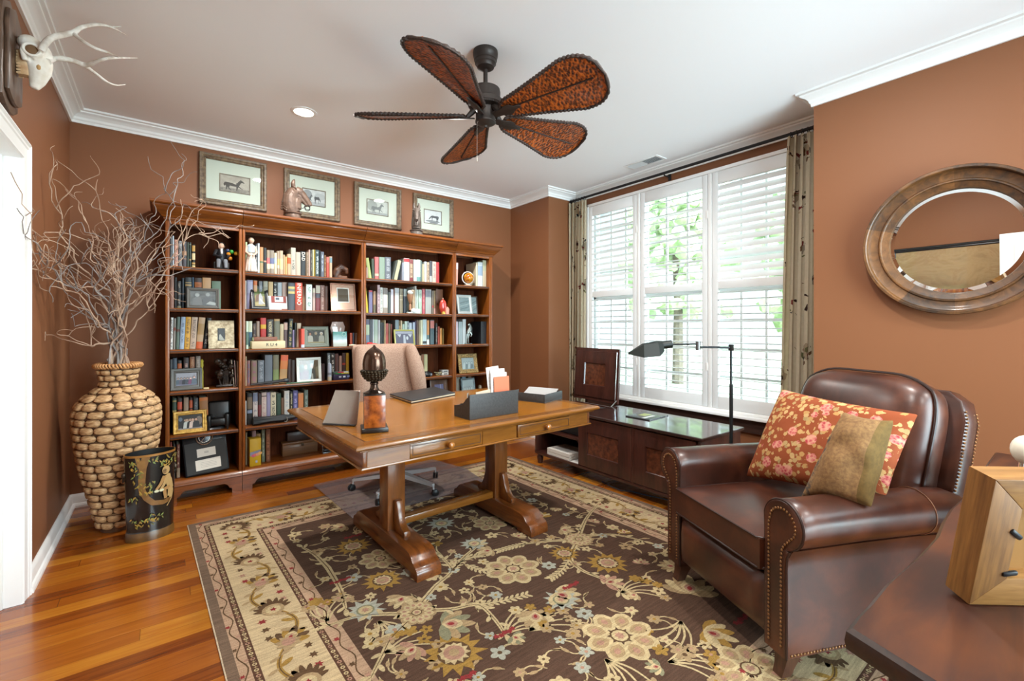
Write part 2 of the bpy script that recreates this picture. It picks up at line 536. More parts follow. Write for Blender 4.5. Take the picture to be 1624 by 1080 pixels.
# added rear window, unseen behind the camera: lets in frontal fill light
w2 = bpy.data.objects.new('added_rear_window', None); COL.objects.link(w2); struct(w2)
b = MB()
for x0, x1, z0, z1 in ((RX0, RX0 + .05, RZ0, RZ1), (RX1 - .05, RX1, RZ0, RZ1), (RX0, RX1, RZ0, RZ0 + .05), (RX0, RX1, RZ1 - .05, RZ1), (1.52, 1.58, RZ0, RZ1)):
    b.bb((x0, YR - .08, z0), (x1, YR - .02, z1), M_WHITE, bev=.004)
b.build('sash_frame', w2)
MB().bb((RX0 + .03, YR - .052, RZ0 + .03), (RX1 - .03, YR - .048, RZ1 - .03), thin_glass('window_glass', '#f4faf6', .05)).build('pane', w2)

# ------------------------------------------------------------------ outside
M_LAWN = speck('#8d9a80', '#a9b29c', 3, .9)
o = MB().bb((3.9, -14, -.6), (40, 26, -.5), M_LAWN).build('lawn'); o['kind'] = 'structure'
M_LEAF = speck('#7d9160', '#bcca9e', 2.5, .9)
M_BARK = speck('#4d443a', '#6b5f50', 6, .9)
def tree(x, y, h, r, label):
    t_ = thing('tree', label, 'tree', (x, y, -.5), group='trees outside the window')
    MB().tube([(0, 0, 0), (.05, .02, h * .4), (0, .1, h * .7)], [.18, .13, .08], M_BARK).build('trunk', t_)
    b = MB(); q = random.Random(int(x * 10 + y))
    for k in range(150):
        a = q.random() * 2 * PI; z = q.random(); rr = r * (q.random() ** .5) * (1 - .5 * abs(z - .45)); z = h * (.36 + .62 * z)
        s_ = r * q.uniform(.09, .17); b.ball((rr * math.cos(a), rr * math.sin(a), z), (s_, s_, s_ * .8), M_LEAF, 7, 5)
    for v in b.bm.verts:
        n_ = noise.noise_vector(v.co * 3.1) * .12 + noise.noise_vector(v.co * 9) * .1
        v.co += n_
    b.build('crown', t_)
tree(11, 12.6, 5.5, 1.7, 'leafy green tree outside, seen through the left shutter panel')
tree(12.5, 7.9, 6.0, 1.8, 'leafy green tree outside, seen through the middle shutter panel')
tree(11.5, 3.4, 5.0, 1.7, 'leafy green tree outside, seen through the right shutter panel')

# ------------------------------------------------------------------ ceiling fittings
def emit(name, col, st):
    t = NT(name); t.base(col)
    t.b.inputs['Emission Color'].default_value = lin(col); t.b.inputs['Emission Strength'].default_value = st
    return t.m
M_LENS = emit('lamp_lens', '#fff4e2', 6.0)
CANS = [(.775, 3.384), (2.02, 3.40), (.775, .9), (2.05, .75), (.775, -1.0), (2.05, -1.0)]  # later cans, outside the view, are assumed and added for light
CAN_LAB = ['round white recessed ceiling light above the bookcases, lit', 'round recessed ceiling light hidden behind the nearest-to-wall fan blade']
for i, (x, y) in enumerate(CANS):
    t_ = thing('recessed_light', CAN_LAB[i] if i < 2 else 'assumed round recessed ceiling light outside the view', 'ceiling light', (x, y, ZC), group='recessed ceiling lights')
    MB().lathe([(.062, -.001), (.064, -.006), (.075, -.007), (.085, -.003), (.086, 0)], M_WHITE, cap=False).build('trim_ring', t_)
    MB().lathe([(.0001, -.0022), (.062, -.002)], M_LENS, cap=False).build('lens', t_)
    L = bpy.data.lights.new('can_lamp', 'AREA'); L.shape = 'DISK'; L.size = .11; L.energy = CAN_W; L.color = (1, .97, .92)
    lo_ = bpy.data.objects.new('lamp', L); COL.objects.link(lo_); lo_.parent = t_; lo_.location = (0, 0, -.012)

# register in the ceiling near the window
t_ = thing('ceiling_vent', 'white louvred air register in the ceiling by the window', 'vent', (3.47, 2.53, ZC))
b = MB()
for x0, x1, y0, y1 in ((-.075, .075, -.18, -.155), (-.075, .075, .155, .18), (-.075, -.055, -.155, .155), (.055, .075, -.155, .155)):
    b.bb((x0, y0, -.007), (x1, y1, -.0005), M_WHITE, bev=.002)
b.build('frame', t_)
b = MB()
for k in range(22): b.box((0, -.147 + .014 * k, -.006), (.11, .012, .0015), flat('#c9cac9', .5), rot=(R(38 if k < 11 else -38), 0, 0))
b.build('vanes', t_)
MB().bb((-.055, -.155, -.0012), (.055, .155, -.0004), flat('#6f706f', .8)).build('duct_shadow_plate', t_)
# ------------------------------------------------------------------ bookcases (four units side by side)
FYB = 3.985                     # front face of the bookcases
BK_D, BK_L = '#55290c', '#985319'
M_BKX = wood(BK_D, BK_L, 'X', rough=.33, coat=.15, spec=.4); M_BKZ = wood(BK_D, BK_L, 'Z', rough=.33, coat=.15, spec=.4)
M_BKBACK = wood('#3a1b0c', '#5e2f16', 'Z', rough=.75, coat=0, spec=.12)
M_BKY = wood(BK_D, BK_L, 'Y', rough=.33, coat=.15, spec=.4)
SH = [[1.674, 1.376, 1.080, .783, .467], [1.664, 1.379, 1.071, .781, .470], [1.679, 1.369, 1.065, .752, .462], [1.671, 1.372, 1.060, .757, .462]]
ZBOT = .150
UX = [(.010, .4735), (.4765, 1.4065), (1.4095, 2.3325), (2.3355, 2.802)]
BK_LABEL = ['narrow dark wood bookcase at the left end, behind the woven vase', 'wide dark wood bookcase left of centre, under the first two horse pictures',
            'wide dark wood bookcase right of centre, behind the tan swivel chair', 'narrow dark wood bookcase at the right end, next to the bare brown wall']
YBACK = YB - .012
for u, (x0, x1) in enumerate(UX):
    xc = (x0 + x1) / 2; w_ = x1 - x0
    t_ = thing('bookcase', BK_LABEL[u], 'bookcase', (xc, FYB, 0), group='bookcases along the back wall')
    P = lambda x: x - xc
    D = YBACK - FYB
    wl = .024 if u == 0 else .019; wr = .04 if u == 3 else .020
    for nm, a, c_ in (('side_panel', x0, x0 + wl), ('side_panel', x1 - wr, x1)):
        b = MB(); b.bb((P(a), 0, .06), (P(c_), D, 2.02), M_BKZ, bev=.003)
        b.build(nm, t_)
    MB().bb((P(x0 + wl), D - .012, .1), (P(x1 - wr), D, 2.0), M_BKBACK).build('back_panel', t_)
    for z in SH[u]:
        b = MB(); b.bb((P(x0 + wl) + .0005, .008, z - .026), (P(x1 - wr) - .0005, D - .013, z), M_BKX, bev=.004)
        b.bb((P(x0 + wl) + .0005, .003, z - .0165), (P(x1 - wr) - .0005, .02, z - .0095), flat('#2e1408', .5))
        b.build('shelf', t_)
    MB().bb((P(x0 + wl), .004, ZBOT - .03), (P(x1 - wr), D - .013, ZBOT), M_BKX, bev=.003).build('bottom_shelf', t_)
    MB().bb((P(x0 + wl), .0, 1.968), (P(x1 - wr), .022, 2.02), M_BKX, bev=.002).build('frieze', t_)
    MB().bb((P(x0), .0, 2.02), (P(x1), D, 2.036), M_BKX).build('top_panel', t_)
    # crown moulding, mitred round the two free ends
    prof = [(0, 1.992), (.006, 1.992), (.01, 2.0), (.01, 2.008), (.018, 2.012), (.03, 2.028), (.05, 2.05), (.066, 2.07), (.07, 2.078), (.07, 2.086), (.08, 2.09), (.085, 2.098), (.085, 2.112), (0, 2.112)]
    path = [(P(x0), 0), (P(x1), 0)]
    if u == 0: path = [(P(x0), D)] + path
    if u == 3: path = path + [(P(x1), D)]
    b = MB(); b.sweep([(-p, z) for p, z in prof], path, M_BKX)
    b.bb((P(x0), -.0, 2.1), (P(x1), D, 2.1115), M_BKX)
    b.build('crown_moulding', t_, ang=25)
    # plinth with cut-out bracket feet
    fr = .05 if u in (0, 3) else .06
    zt = .128
    def bracket(xa, sgn, wd=.085):
        return [(xa + sgn * (wd + .03), .075), (xa + sgn * (wd + .012), .066), (xa + sgn * wd, .05), (xa + sgn * (wd - .004), .04), (xa + sgn * (wd - .02), .036), (xa + sgn * (wd - .02), .0)]
    pts = [(P(x0), 0)] + [(px, pz) for px, pz in bracket(P(x0), 1)[::-1]] + bracket(P(x1), -1) + [(P(x1), 0), (P(x1), zt), (P(x0), zt)]
    Mx = Matrix(((1, 0, 0, 0), (0, 0, 1, -.014), (0, 1, 0, 0), (0, 0, 0, 1)))
    b = MB(); b.prism(pts, .02, M_BKX, Mx)
    b.build('plinth', t_)
    b = MB(); b.sweep([(-o_, z) for o_, z in ((-.002, .112), (.018, .112), (.024, .118), (.02, .126), (.014, .130), (.012, .138), (.004, .146), (-.002, .15))], [(P(x0), D)] * (u == 0) + [(P(x0), 0), (P(x1), 0)] + [(P(x1), D)] * (u == 3), M_BKX)
    b.build('base_moulding', t_, ang=25)
    if u in (0, 3):
        xs_ = P(x0) if u == 0 else P(x1)
        MB().bb((xs_ - .002, .004, 0), (xs_ + .002, D, .12), M_BKY).build('side_skirt', t_)
    for fx in (x0 + .04, x1 - .04):
        MB().bb((P(fx) - .03, D - .07, 0), (P(fx) + .03, D - .01, .12), M_BKZ).build('rear_foot', t_)

# ------------------------------------------------------------------ books
BAY = ['leftmost narrow bookcase', 'left wide bookcase', 'right wide bookcase', 'rightmost narrow bookcase']
SHN = ['top shelf', 'second shelf', 'third shelf', 'fourth shelf', 'fifth shelf', 'bottom shelf']
ORD = ['first', 'second', 'third', 'fourth', 'fifth', 'sixth', 'seventh', 'eighth', 'ninth', 'tenth', '11th', '12th', '13th', '14th', '15th', '16th', '17th', '18th', '19th', '20th', '21st', '22nd', '23rd', '24th', '25th', '26th', '27th', '28th', '29th', '30th', '31st', '32nd']
M_PAGES = speck('#cbbf9f', '#e3dac2', 60, .9, stretch=(30, 1, 1))
def book(x0, x1, zb, zt, yf, dep, cover, label, group, bands=(), lean=0, mc=None):
    w_ = max(.008, x1 - x0); h = zt - zb
    m = mc or flat(cover, .5)
    b = MB(); t_ = .0022
    out = [(-w_ / 2, dep), (-w_ / 2, .003), (-w_ * .3, .0006), (0, 0), (w_ * .3, .0006), (w_ / 2, .003), (w_ / 2, dep), (w_ / 2 - t_, dep), (w_ / 2 - t_, .006), (-w_ / 2 + t_, .006), (-w_ / 2 + t_, dep)]
    b.prism(out, h, m)
    b.bb((-w_ / 2 + t_ * .9, .005, .004), (w_ / 2 - t_ * .9, dep - .004, h - .004), M_PAGES)
    for z0, z1, c in bands:
        b.rings([[(px * 1.004, py - .0005, z * h) for px, py in out[1:6]] for z in (z0, z1)], flat(c, .5), closed=False, cap=False)
    o = b.build('book', None, loc=((x0 + x1) / 2, yf, zb + .0006), ang=60)
    if lean:
        # tilt sideways about the bottom corner that stays on the shelf
        a = math.atan2(lean, h); o.rotation_euler = (0, a, 0)
        cx = w_ / 2 * (1 if lean > 0 else -1)
        o.location.x = (x0 + x1) / 2 + cx - cx * math.cos(a)
        o.location.z = zb + .0006 + abs(cx * math.sin(a))
    return tag(o, label, 'book', group)

# u0, u1, vtop, cover colour, description, options {b: bands, i: ink, l: lean in pixels, y: front plane}
B = {}
B[0, 0] = (4.03, .2, [(269.5, 273, 376, '#585c60', 'grey-blue', {'i': '#22262b'}), (273.2, 276, 374, '#9fb0ba', 'pale blue', {}), (276.3, 282.2, 380, '#b98c7c', 'dusty pink', {'i': '#7d5348'}), (282.6, 288.6, 382, '#6f6f70', 'grey', {'i': '#3a3a3c', 'b': [(.8, .9, '#8d8d90')]}),
    (289, 296, 383, '#3d3a3f', 'dark slate book with a tan disc', {'b': [(.46, .62, '#9c7a5e'), (.3, .34, '#7e6250')]}), (296.4, 299.4, 384, '#26302b', 'slim dark green', {'b': [(.02, .98, '#39443c')]}), (299.7, 303.5, 384.5, '#1f2a24', 'dark green gilt', {'b': [(.28, .32, '#b08c5e'), (.9, .93, '#6d7058')]}),
    (304.3, 309.7, 388, '#15120f', 'black and gold banded', {'b': [(.02, .1, '#c2ae78'), (.14, .22, '#b08b4c'), (.34, .62, '#c9b68a'), (.7, .96, '#a9813f')]})])
B[0, 1] = (4.062, .2, [(269.5, 276, 437, '#8a6556', 'pink-brown', {}), (276.5, 280.8, 440, '#0f1012', 'black', {}), (281, 287.4, 446, '#1d1d1e', 'black grey-titled', {'i': '#8c8578', 'b': [(.02, .08, '#8e8360')]}), (288, 292.5, 441, '#12202a', 'blue-black', {}),
    (293.5, 304, 440, '#172227', 'wide dark teal', {'b': [(.72, .78, '#9a7c4c'), (.82, .84, '#b89a62')]}), (304.3, 307.8, 440, '#20303f', 'navy', {'b': [(.0, 1, '#2c4256')]}), (308.6, 320, 441, '#33211a', 'dark brown orange-labelled', {'b': [(.70, .86, '#b0602e'), (.74, .82, '#c77c45')]}),
    (321, 334.7, 440.5, '#b98d5e', 'tan', {'b': [(.5, .98, '#bf9466')]}), (336, 350.3, 446, '#69806a', 'sage green', {})])
B[0, 2] = (4.06, .2, [(269, 273.8, 503, '#c9c9c4', 'white', {'i': '#2b2b2b', 'l': 1}), (274.2, 278, 504, '#7d7870', 'slim grey', {'l': 1, 'b': [(.6, .7, '#7b3a2a')]}), (278.2, 284, 502, '#4a5a50', 'dark green white-edged', {'l': 1.5, 'b': [(.55, .62, '#54281f')]}), (284.3, 291.8, 502, '#8c9db0', 'light blue', {'i': '#4b556a', 'l': 2}),
    (292, 300.5, 502, '#c0902f', 'mustard yellow', {'i': '#5b421a', 'l': 2}), (300.7, 310.3, 502.5, '#b39c86', 'pale pinkish-grey', {'i': '#6d5a52', 'l': 2.5}), (310.5, 321, 503, '#b0926f', 'tan book with an orange foot', {'l': 3.5, 'b': [(.0, .22, '#c4551f'), (.45, .8, '#a3804c')]}), (321.5, 329, 503.5, '#151312', 'black white-lettered', {'i': '#b6b0a4', 'l': 5})])
B[0, 3] = (4.10, .17, [(269, 274, 570, '#3a3d40', 'charcoal', {}), (274.2, 280.8, 568, '#2b3541', 'dark blue', {'b': [(.0, 1, '#3f4b58')]}), (281.5, 288.3, 572, '#1a1512', 'black orange-topped', {'b': [(.5, .9, '#a3542a')]}), (291, 299.6, 567.6, '#2b1a17', 'black pink-titled', {'i': '#b58d80'}),
    (301, 309, 566, '#7d4f30', 'brown', {'i': '#bb8a5f'}), (310.4, 318.4, 565, '#75685d', 'grey-brown', {'i': '#a99c8c'})])
B[0, 4] = (4.10, .17, [(273.4, 280.2, 632, '#2c3d2e', 'green gilt', {'b': [(.6, .66, '#a1874e'), (.9, .94, '#a1874e')]}), (281.4, 289, 632, '#20130f', 'black and red', {'b': [(.45, .64, '#a8442a'), (.68, .9, '#b4482c')]}), (291.2, 299.2, 630.5, '#8f7864', 'taupe', {'b': [(.4, .62, '#5f5448')]}), (300.4, 305.6, 631, '#2a1a14', 'dark book with orange bands', {'b': [(.5, .66, '#b0532c'), (.7, .93, '#a94d2a')]}),
    (307, 314.4, 631.5, '#33383a', 'dark grey-green', {'i': '#7a8080'}), (317.4, 331, 629.6, '#b4651f', 'orange', {'b': [(.62, .9, '#8a5a2c')], 'l': -1})])
B[0, 5] = (4.06, .2, [(268.5, 273, 701, '#7a3220', 'red-brown', {}), (274.6, 278.4, 705, '#20211f', 'black', {}), (280, 285.6, 705, '#5a2e22', 'dark red', {'i': '#b09a80', 'b': [(.02, .3, '#8d7a63')]})])
B[1, 0] = (4.03, .2, [(389.2, 392.2, 384, '#a9bf98', 'slim pale green', {}), (405, 408.3, 386.7, '#22242a', 'black white-titled', {'i': '#b9b4b4'}), (408.6, 411.9, 386, '#b7c2c8', 'pale blue', {}), (412, 417.6, 392, '#b78257', 'tan and cream', {'b': [(.0, .4, '#a08a62'), (.4, .46, '#4f6b4e')]}), (417.9, 422.8, 393, '#25292a', 'black white-edged', {'b': [(.44, .5, '#b08a72')]}),
    (423, 428, 396.5, '#94836f', 'taupe book with a pink block', {'b': [(.43, .67, '#c06464'), (.2, .42, '#d2c3a6')]}), (428.2, 434.8, 397, '#857a6c', 'taupe book with a blue block', {'b': [(.43, .67, '#62688a'), (.22, .42, '#d5c6a8')]}), (435, 439.2, 401, '#cdc3a6', 'cream and pale blue', {'b': [(.5, .78, '#a7bcc4')]}), (439.4, 443.4, 398, '#a3907a', 'taupe and gold', {'b': [(.4, .66, '#c0a469'), (.26, .39, '#d5c6a8')]}),
    (443.6, 449, 397.5, '#b39d84', 'beige and yellow', {'b': [(.22, .66, '#d4bd8c')]}), (449.3, 452, 404, '#b89a78', 'small tan', {}), (452.2, 455.4, 407, '#c7a06a', 'small golden tan', {}), (455.7, 461.3, 403, '#bd9c7c', 'tan book with an orange band', {'b': [(.54, .83, '#c9501c')]}), (461.5, 469, 393, '#b3a99c', 'pale grey green-lettered', {'b': [(.55, .97, '#a9aa9a')], 'i': '#33493f'}),
    (469.3, 476.8, 400, '#b7a897', 'cream', {}), (477, 484.6, 399, '#23282a', 'black white-lettered', {'T': 'DAD'}), (486, 490.2, 400, '#93806c', 'taupe', {'i': '#6c5b4b'}), (490.3, 492.2, 396, '#d1b0a6', 'very slim pink', {}), (492.4, 495.6, 396.6, '#3d3c38', 'charcoal', {'i': '#7d796d'}), (495.8, 498.2, 396, '#bcbd9b', 'pale green', {}), (498.3, 500.2, 396, '#9a8424', 'slim mustard', {}),
    (500.4, 506.2, 396.6, '#2f4144', 'dark teal white-lettered', {'i': '#ccd6d4'}), (506.5, 508.7, 397.6, '#0f1418', 'slim black', {}), (509, 513.9, 399.4, '#59606c', 'slate blue', {'i': '#a6b0bc'}), (514.1, 517.2, 404.6, '#6d4d30', 'brown', {'i': '#a88c5c'}), (517.6, 522, 407.4, '#a94637', 'red', {'b': [(.72, .98, '#b4655c')]}), (522.8, 527, 406.8, '#c19c80', 'peach', {'b': [(.7, .95, '#6f8a92')]})])
B[1, 1] = (4.075, .17, [(388.8, 391, 445, '#d8d4cb', 'slim white', {}), (392, 401, 444.3, '#8e8ba8', 'lavender', {'b': [(.55, .95, '#a7a7bf')]}), (402, 408.2, 445, '#c49872', 'peach', {'b': [(.84, .98, '#c86a36')]}), (410.4, 416.2, 446, '#6f747a', 'grey', {'i': '#9da2a8'}), (417.6, 424.8, 446, '#898a78', 'grey-green', {'i': '#5b5f52', 'b': [(.8, .98, '#9a9a88')]}), (425.8, 433.2, 447, '#c3aa7c', 'sand yellow', {}),
    (433.5, 440, 447.5, '#2a2c2c', 'black white-titled', {'i': '#ccd0c8'}), (440.3, 447.2, 448, '#aebac0', 'pale blue-grey', {}), (447.6, 456, 448, '#bfa598', 'pale rose', {'b': [(.0, .36, '#87857d')]}), (457.2, 468, 448.5, '#42454c', 'charcoal book with a yellow label', {'b': [(.6, .86, '#b5a768'), (.68, .78, '#8da0a8')], 'y': 4.02}), (468.3, 479.8, 448.2, '#b5391b', 'thick red', {'T': 'INFERNO', 'b': [(.0, .24, '#8e3a26')], 'y': 4.015}),
    (480, 485.4, 454.6, '#b29a7d', 'tan', {}), (485.6, 495.2, 451, '#bfcfc6', 'mint green', {'i': '#4d6a60', 'y': 4.02}), (495.6, 500.2, 457, '#b69a92', 'pinkish', {'b': [(.8, .98, '#d0c4ae')]}), (501, 508, 452, '#74363a', 'maroon white-topped', {'b': [(.68, .98, '#c2b8a6'), (.5, .66, '#55525c')]}), (508.4, 515, 452.5, '#8a685d', 'rose-brown', {'i': '#bda092'}), (515.3, 520.6, 454, '#5c3a2c', 'brown', {})])
B[1, 2] = (4.09, .17, [(390, 394, 509.5, '#b5c4b0', 'pale green', {'b': [(.15, .62, '#49665a')], 'y': 4.01}), (394.2, 400.2, 509.5, '#cdc9ae', 'cream', {'b': [(.08, .6, '#3f5a6e')]}), (400.6, 406.4, 513, '#3a2620', 'dark brown', {'i': '#8d735c'}), (406.8, 411.8, 509.5, '#9b8372', 'taupe', {}), (413.2, 422.2, 504.2, '#b4291f', 'red book with a yellow slash', {'b': [(.64, .78, '#d0a01f'), (.78, .98, '#b93a34')]}),
    (423.4, 434, 506.7, '#2a2119', 'black cream-patterned', {'i': '#d0bf92'}), (435, 443.9, 506, '#b08e5a', 'gold-framed grey', {'b': [(.28, .93, '#6e6d58'), (.02, .2, '#4d3b40')]}), (444.2, 450, 514, '#c4b28f', 'cream', {}), (450.3, 456.2, 511, '#5f4c4c', 'pink and black', {'b': [(.7, .97, '#c09d8b')]}), (456.6, 463.4, 505, '#232926', 'black gold-lettered', {'i': '#b29d5c', 'l': 1.5}), (463.8, 467.2, 523.3, '#8b7fa0', 'lavender', {}),
    (467.3, 470, 512, '#2c2f2a', 'dark olive', {}), (470.2, 476.6, 512, '#baa78d', 'beige', {'l': 1}), (477.6, 483.2, 521.5, '#c74a36', 'coral red', {'b': [(.0, .16, '#b8c0cc')], 'y': 4.0}), (555, 559, 528, '#a84322', 'small red', {}), (559.2, 562, 528, '#1c2133', 'small navy', {}), (563.8, 568.2, 528, '#6d4630', 'small brown', {})])
B[1, 3] = (4.06, .19, [(389.2, 391.2, 565.5, '#b9a585', 'slim cream', {}), (391.4, 397.2, 572, '#7d5048', 'rose patterned', {'i': '#4a4a6e'}), (398.4, 408, 572, '#77604c', 'rose and green patterned', {'i': '#8a3f5e'}), (409, 419.2, 571.6, '#5d6167', 'grey patterned', {'i': '#8d9094'}), (420.2, 432.4, 563, '#5a5f66', 'tall slate grey', {}), (433.2, 442.4, 563, '#676046', 'olive', {'b': [(.05, .5, '#6f7a44')]}), (442.8, 454.6, 562.7, '#c06c28', 'orange', {'b': [(.0, .5, '#a8804e'), (.8, .99, '#c5511f')], 'l': 2.5}),
    (456.4, 462, 570, '#3a2117', 'dark brown', {}), (462.4, 468.4, 571, '#33211a', 'brown-black', {}), (509.5, 515, 577, '#3b1f18', 'dark red-brown', {}), (519.2, 524.2, 560, '#4d5557', 'grey white-lettered', {'i': '#c3cac8'}), (524.6, 531, 560, '#241d1b', 'black white-striped', {'i': '#d0c9bd'}), (531.4, 536.8, 561, '#5c3a33', 'brown-red', {}), (538, 542.2, 564.4, '#b18d7c', 'small pink', {}), (542.8, 548.2, 560, '#43261f', 'dark red', {'b': [(.55, .62, '#b23a22')]}), (549, 553.4, 560, '#b38a1c', 'mustard yellow', {})])
B[1, 4] = (4.10, .17, [(388.8, 391.2, 636, '#cfc9c0', 'slim white', {}), (392, 400.2, 624, '#1f1b17', 'black brown-labelled', {'b': [(.5, .88, '#6d5a45'), (.36, .46, '#7f8aa0')]}), (401, 408.8, 623, '#c7b9b1', 'white book with a slate top', {'b': [(.72, .99, '#70778a')], 'i': '#77707a'}), (409.4, 414.6, 624, '#6e2c2e', 'maroon', {'b': [(.62, .99, '#33241f')]}), (414.9, 422.8, 622.7, '#c6b2a6', 'pale pink', {'i': '#b58a84', 'b': [(.86, .9, '#5b463f')]}), (423, 429, 622.4, '#8d85a0', 'mauve grey', {}),
    (429.4, 438, 622.4, '#c9bb9c', 'cream black-titled', {'i': '#26231f'}), (438.6, 445.8, 624, '#2b4230', 'dark green', {}), (446, 450.2, 631, '#6e4f38', 'small brown', {}), (450.9, 459.2, 620, '#c9c1b5', 'white', {'i': '#9aa0a8'}), (460, 464.4, 621, '#26241f', 'black cream-lettered', {'i': '#c9bb90'}), (465, 472.4, 619.4, '#54517f', 'purple', {'i': '#a89ac6'}), (473, 481.4, 623.5, '#bd8656', 'orange-tan', {'b': [(.4, .95, '#c77a44')]}), (482.8, 488.8, 618.7, '#6c776a', 'grey-green patterned', {'i': '#a6b0a4'})])
B[1, 5] = (4.12, .16, [(389.5, 392.4, 686, '#b6ab8e', 'slim cream', {}), (399.8, 406.2, 683, '#a68788', 'pink and white', {}), (406.6, 413.6, 688, '#9c7f54', 'tan', {}), (415, 420.2, 681, '#6b7561', 'grey-green patterned', {'i': '#a8b29e'}), (421.8, 428.8, 680.5, '#77492e', 'brown album', {'i': '#a5704d'})])
B[2, 0] = (4.03, .2, [(580.6, 584, 424, '#a8897c', 'small pink-grey', {}), (584.6, 589.8, 409, '#a3af6c', 'lime green', {'l': -5.2}), (590.4, 594.2, 410, '#3d4a3c', 'dark green cream-edged', {'l': -1}), (594.6, 600.8, 407.4, '#b4605f', 'pinkish red', {'b': [(.14, .24, '#cfb49a')]}), (601.6, 610.4, 408, '#7f9181', 'grey-green', {}), (611, 620.2, 408, '#5c6068', 'slate grey', {'i': '#aab0b4'}), (621, 624.3, 411.8, '#3d423b', 'slim dark leaning', {'l': 8.2}), (624.6, 630, 411.6, '#a9a889', 'cream and green leaning', {'l': 8}),
    (638, 640.3, 416.5, '#8d93a0', 'blue-grey', {}), (640.7, 649.4, 409.7, '#cfd3d0', 'white red-topped', {'b': [(.84, .985, '#b5353a'), (.05, .4, '#b9bcc4')]}), (649.7, 655.2, 411.4, '#8a6f5c', 'maroon and tan', {'b': [(.0, .16, '#7a2c30'), (.8, .98, '#7d4040')], 'i': '#c9b491'}), (656, 661, 412, '#c8d3c9', 'pale mint', {}), (661.2, 667, 412, '#b9c6ba', 'mint book with a teal foot', {'b': [(.0, .22, '#5f8d8a')]}), (667.2, 669.6, 413.4, '#5c6a64', 'slim grey', {}), (669.8, 673, 418.8, '#b9a98a', 'beige', {}),
    (673.2, 676.8, 415, '#c5d0d4', 'pale blue', {'b': [(.0, .5, '#d5d1c4')]}), (677.4, 681.2, 416, '#b59c84', 'tan black-titled', {'i': '#3d342d'}), (681.6, 685.5, 414, '#47494f', 'dark grey', {'b': [(.02, .3, '#a6a8a4')]}), (685.9, 691.8, 415, '#c4aa9c', 'pinkish cream', {'i': '#8d6f66'}), (692, 696.8, 416, '#a02a2c', 'red', {})])
B[2, 1] = (4.055, .2, [(580.4, 584.6, 456, '#c9b221', 'bright yellow leaning', {'l': -4}), (585, 590.8, 460.6, '#777193', 'purple red-topped', {'b': [(.93, .995, '#c04046')]}), (592, 596, 462, '#9a7a5c', 'tan and olive', {'b': [(.0, .38, '#5f5a42')]}), (596.4, 598.4, 463, '#3d2018', 'slim dark brown', {}), (598.6, 602.8, 452, '#b39a9e', 'tall mauve', {'i': '#6d5860'}), (603, 607.2, 456, '#bfc2bb', 'white grey-lettered', {'i': '#757f7c'}), (607.8, 615, 457, '#cdc8ba', 'cream', {'b': [(.74, .99, '#7d7570'), (.0, .22, '#8d8478')]}), (615.6, 619.6, 463, '#444b46', 'dark green-grey', {}),
    (619.9, 624.2, 459, '#c4c2cc', 'lavender white', {}), (624.4, 626.2, 458, '#6f4634', 'slim brown', {}), (626.4, 633, 457, '#c3c5c2', 'pale grey', {'b': [(.8, .98, '#a9adb0')]}), (633.8, 638.9, 458, '#847c66', 'taupe', {'b': [(.7, .74, '#a6a086'), (.54, .57, '#b4ae94')]}), (640, 645, 458, '#2a2f38', 'blue-black', {'b': [(.7, .98, '#97a09c')]}), (645.4, 648.4, 459, '#46524c', 'dark green', {}), (654.2, 658.2, 460, '#ae9474', 'tan', {}), (658.8, 660.6, 454, '#c9ccc4', 'tall thin white', {}), (661, 663.4, 459.5, '#b2c3b8', 'slim pale green', {}),
    (664, 669, 459.6, '#b5c4b4', 'white and green', {'b': [(.0, .5, '#a8bda8')], 'i': '#2f5f4e'}), (669.8, 674.2, 458.4, '#b0525c', 'pinkish red', {'i': '#c98b86'}), (674.8, 684.2, 459, '#9fa19c', 'wide grey', {'b': [(.68, .96, '#7c7e86')]}), (685.2, 688, 461, '#6e6558', 'slim brown-grey', {'b': [(.28, .36, '#a92f36')]}), (688.2, 690.8, 461, '#7a6647', 'slim olive', {'b': [(.0, .24, '#b88b80')]}), (691.4, 702.5, 459, '#6a4127', 'brown leather', {'y': 4.1})])
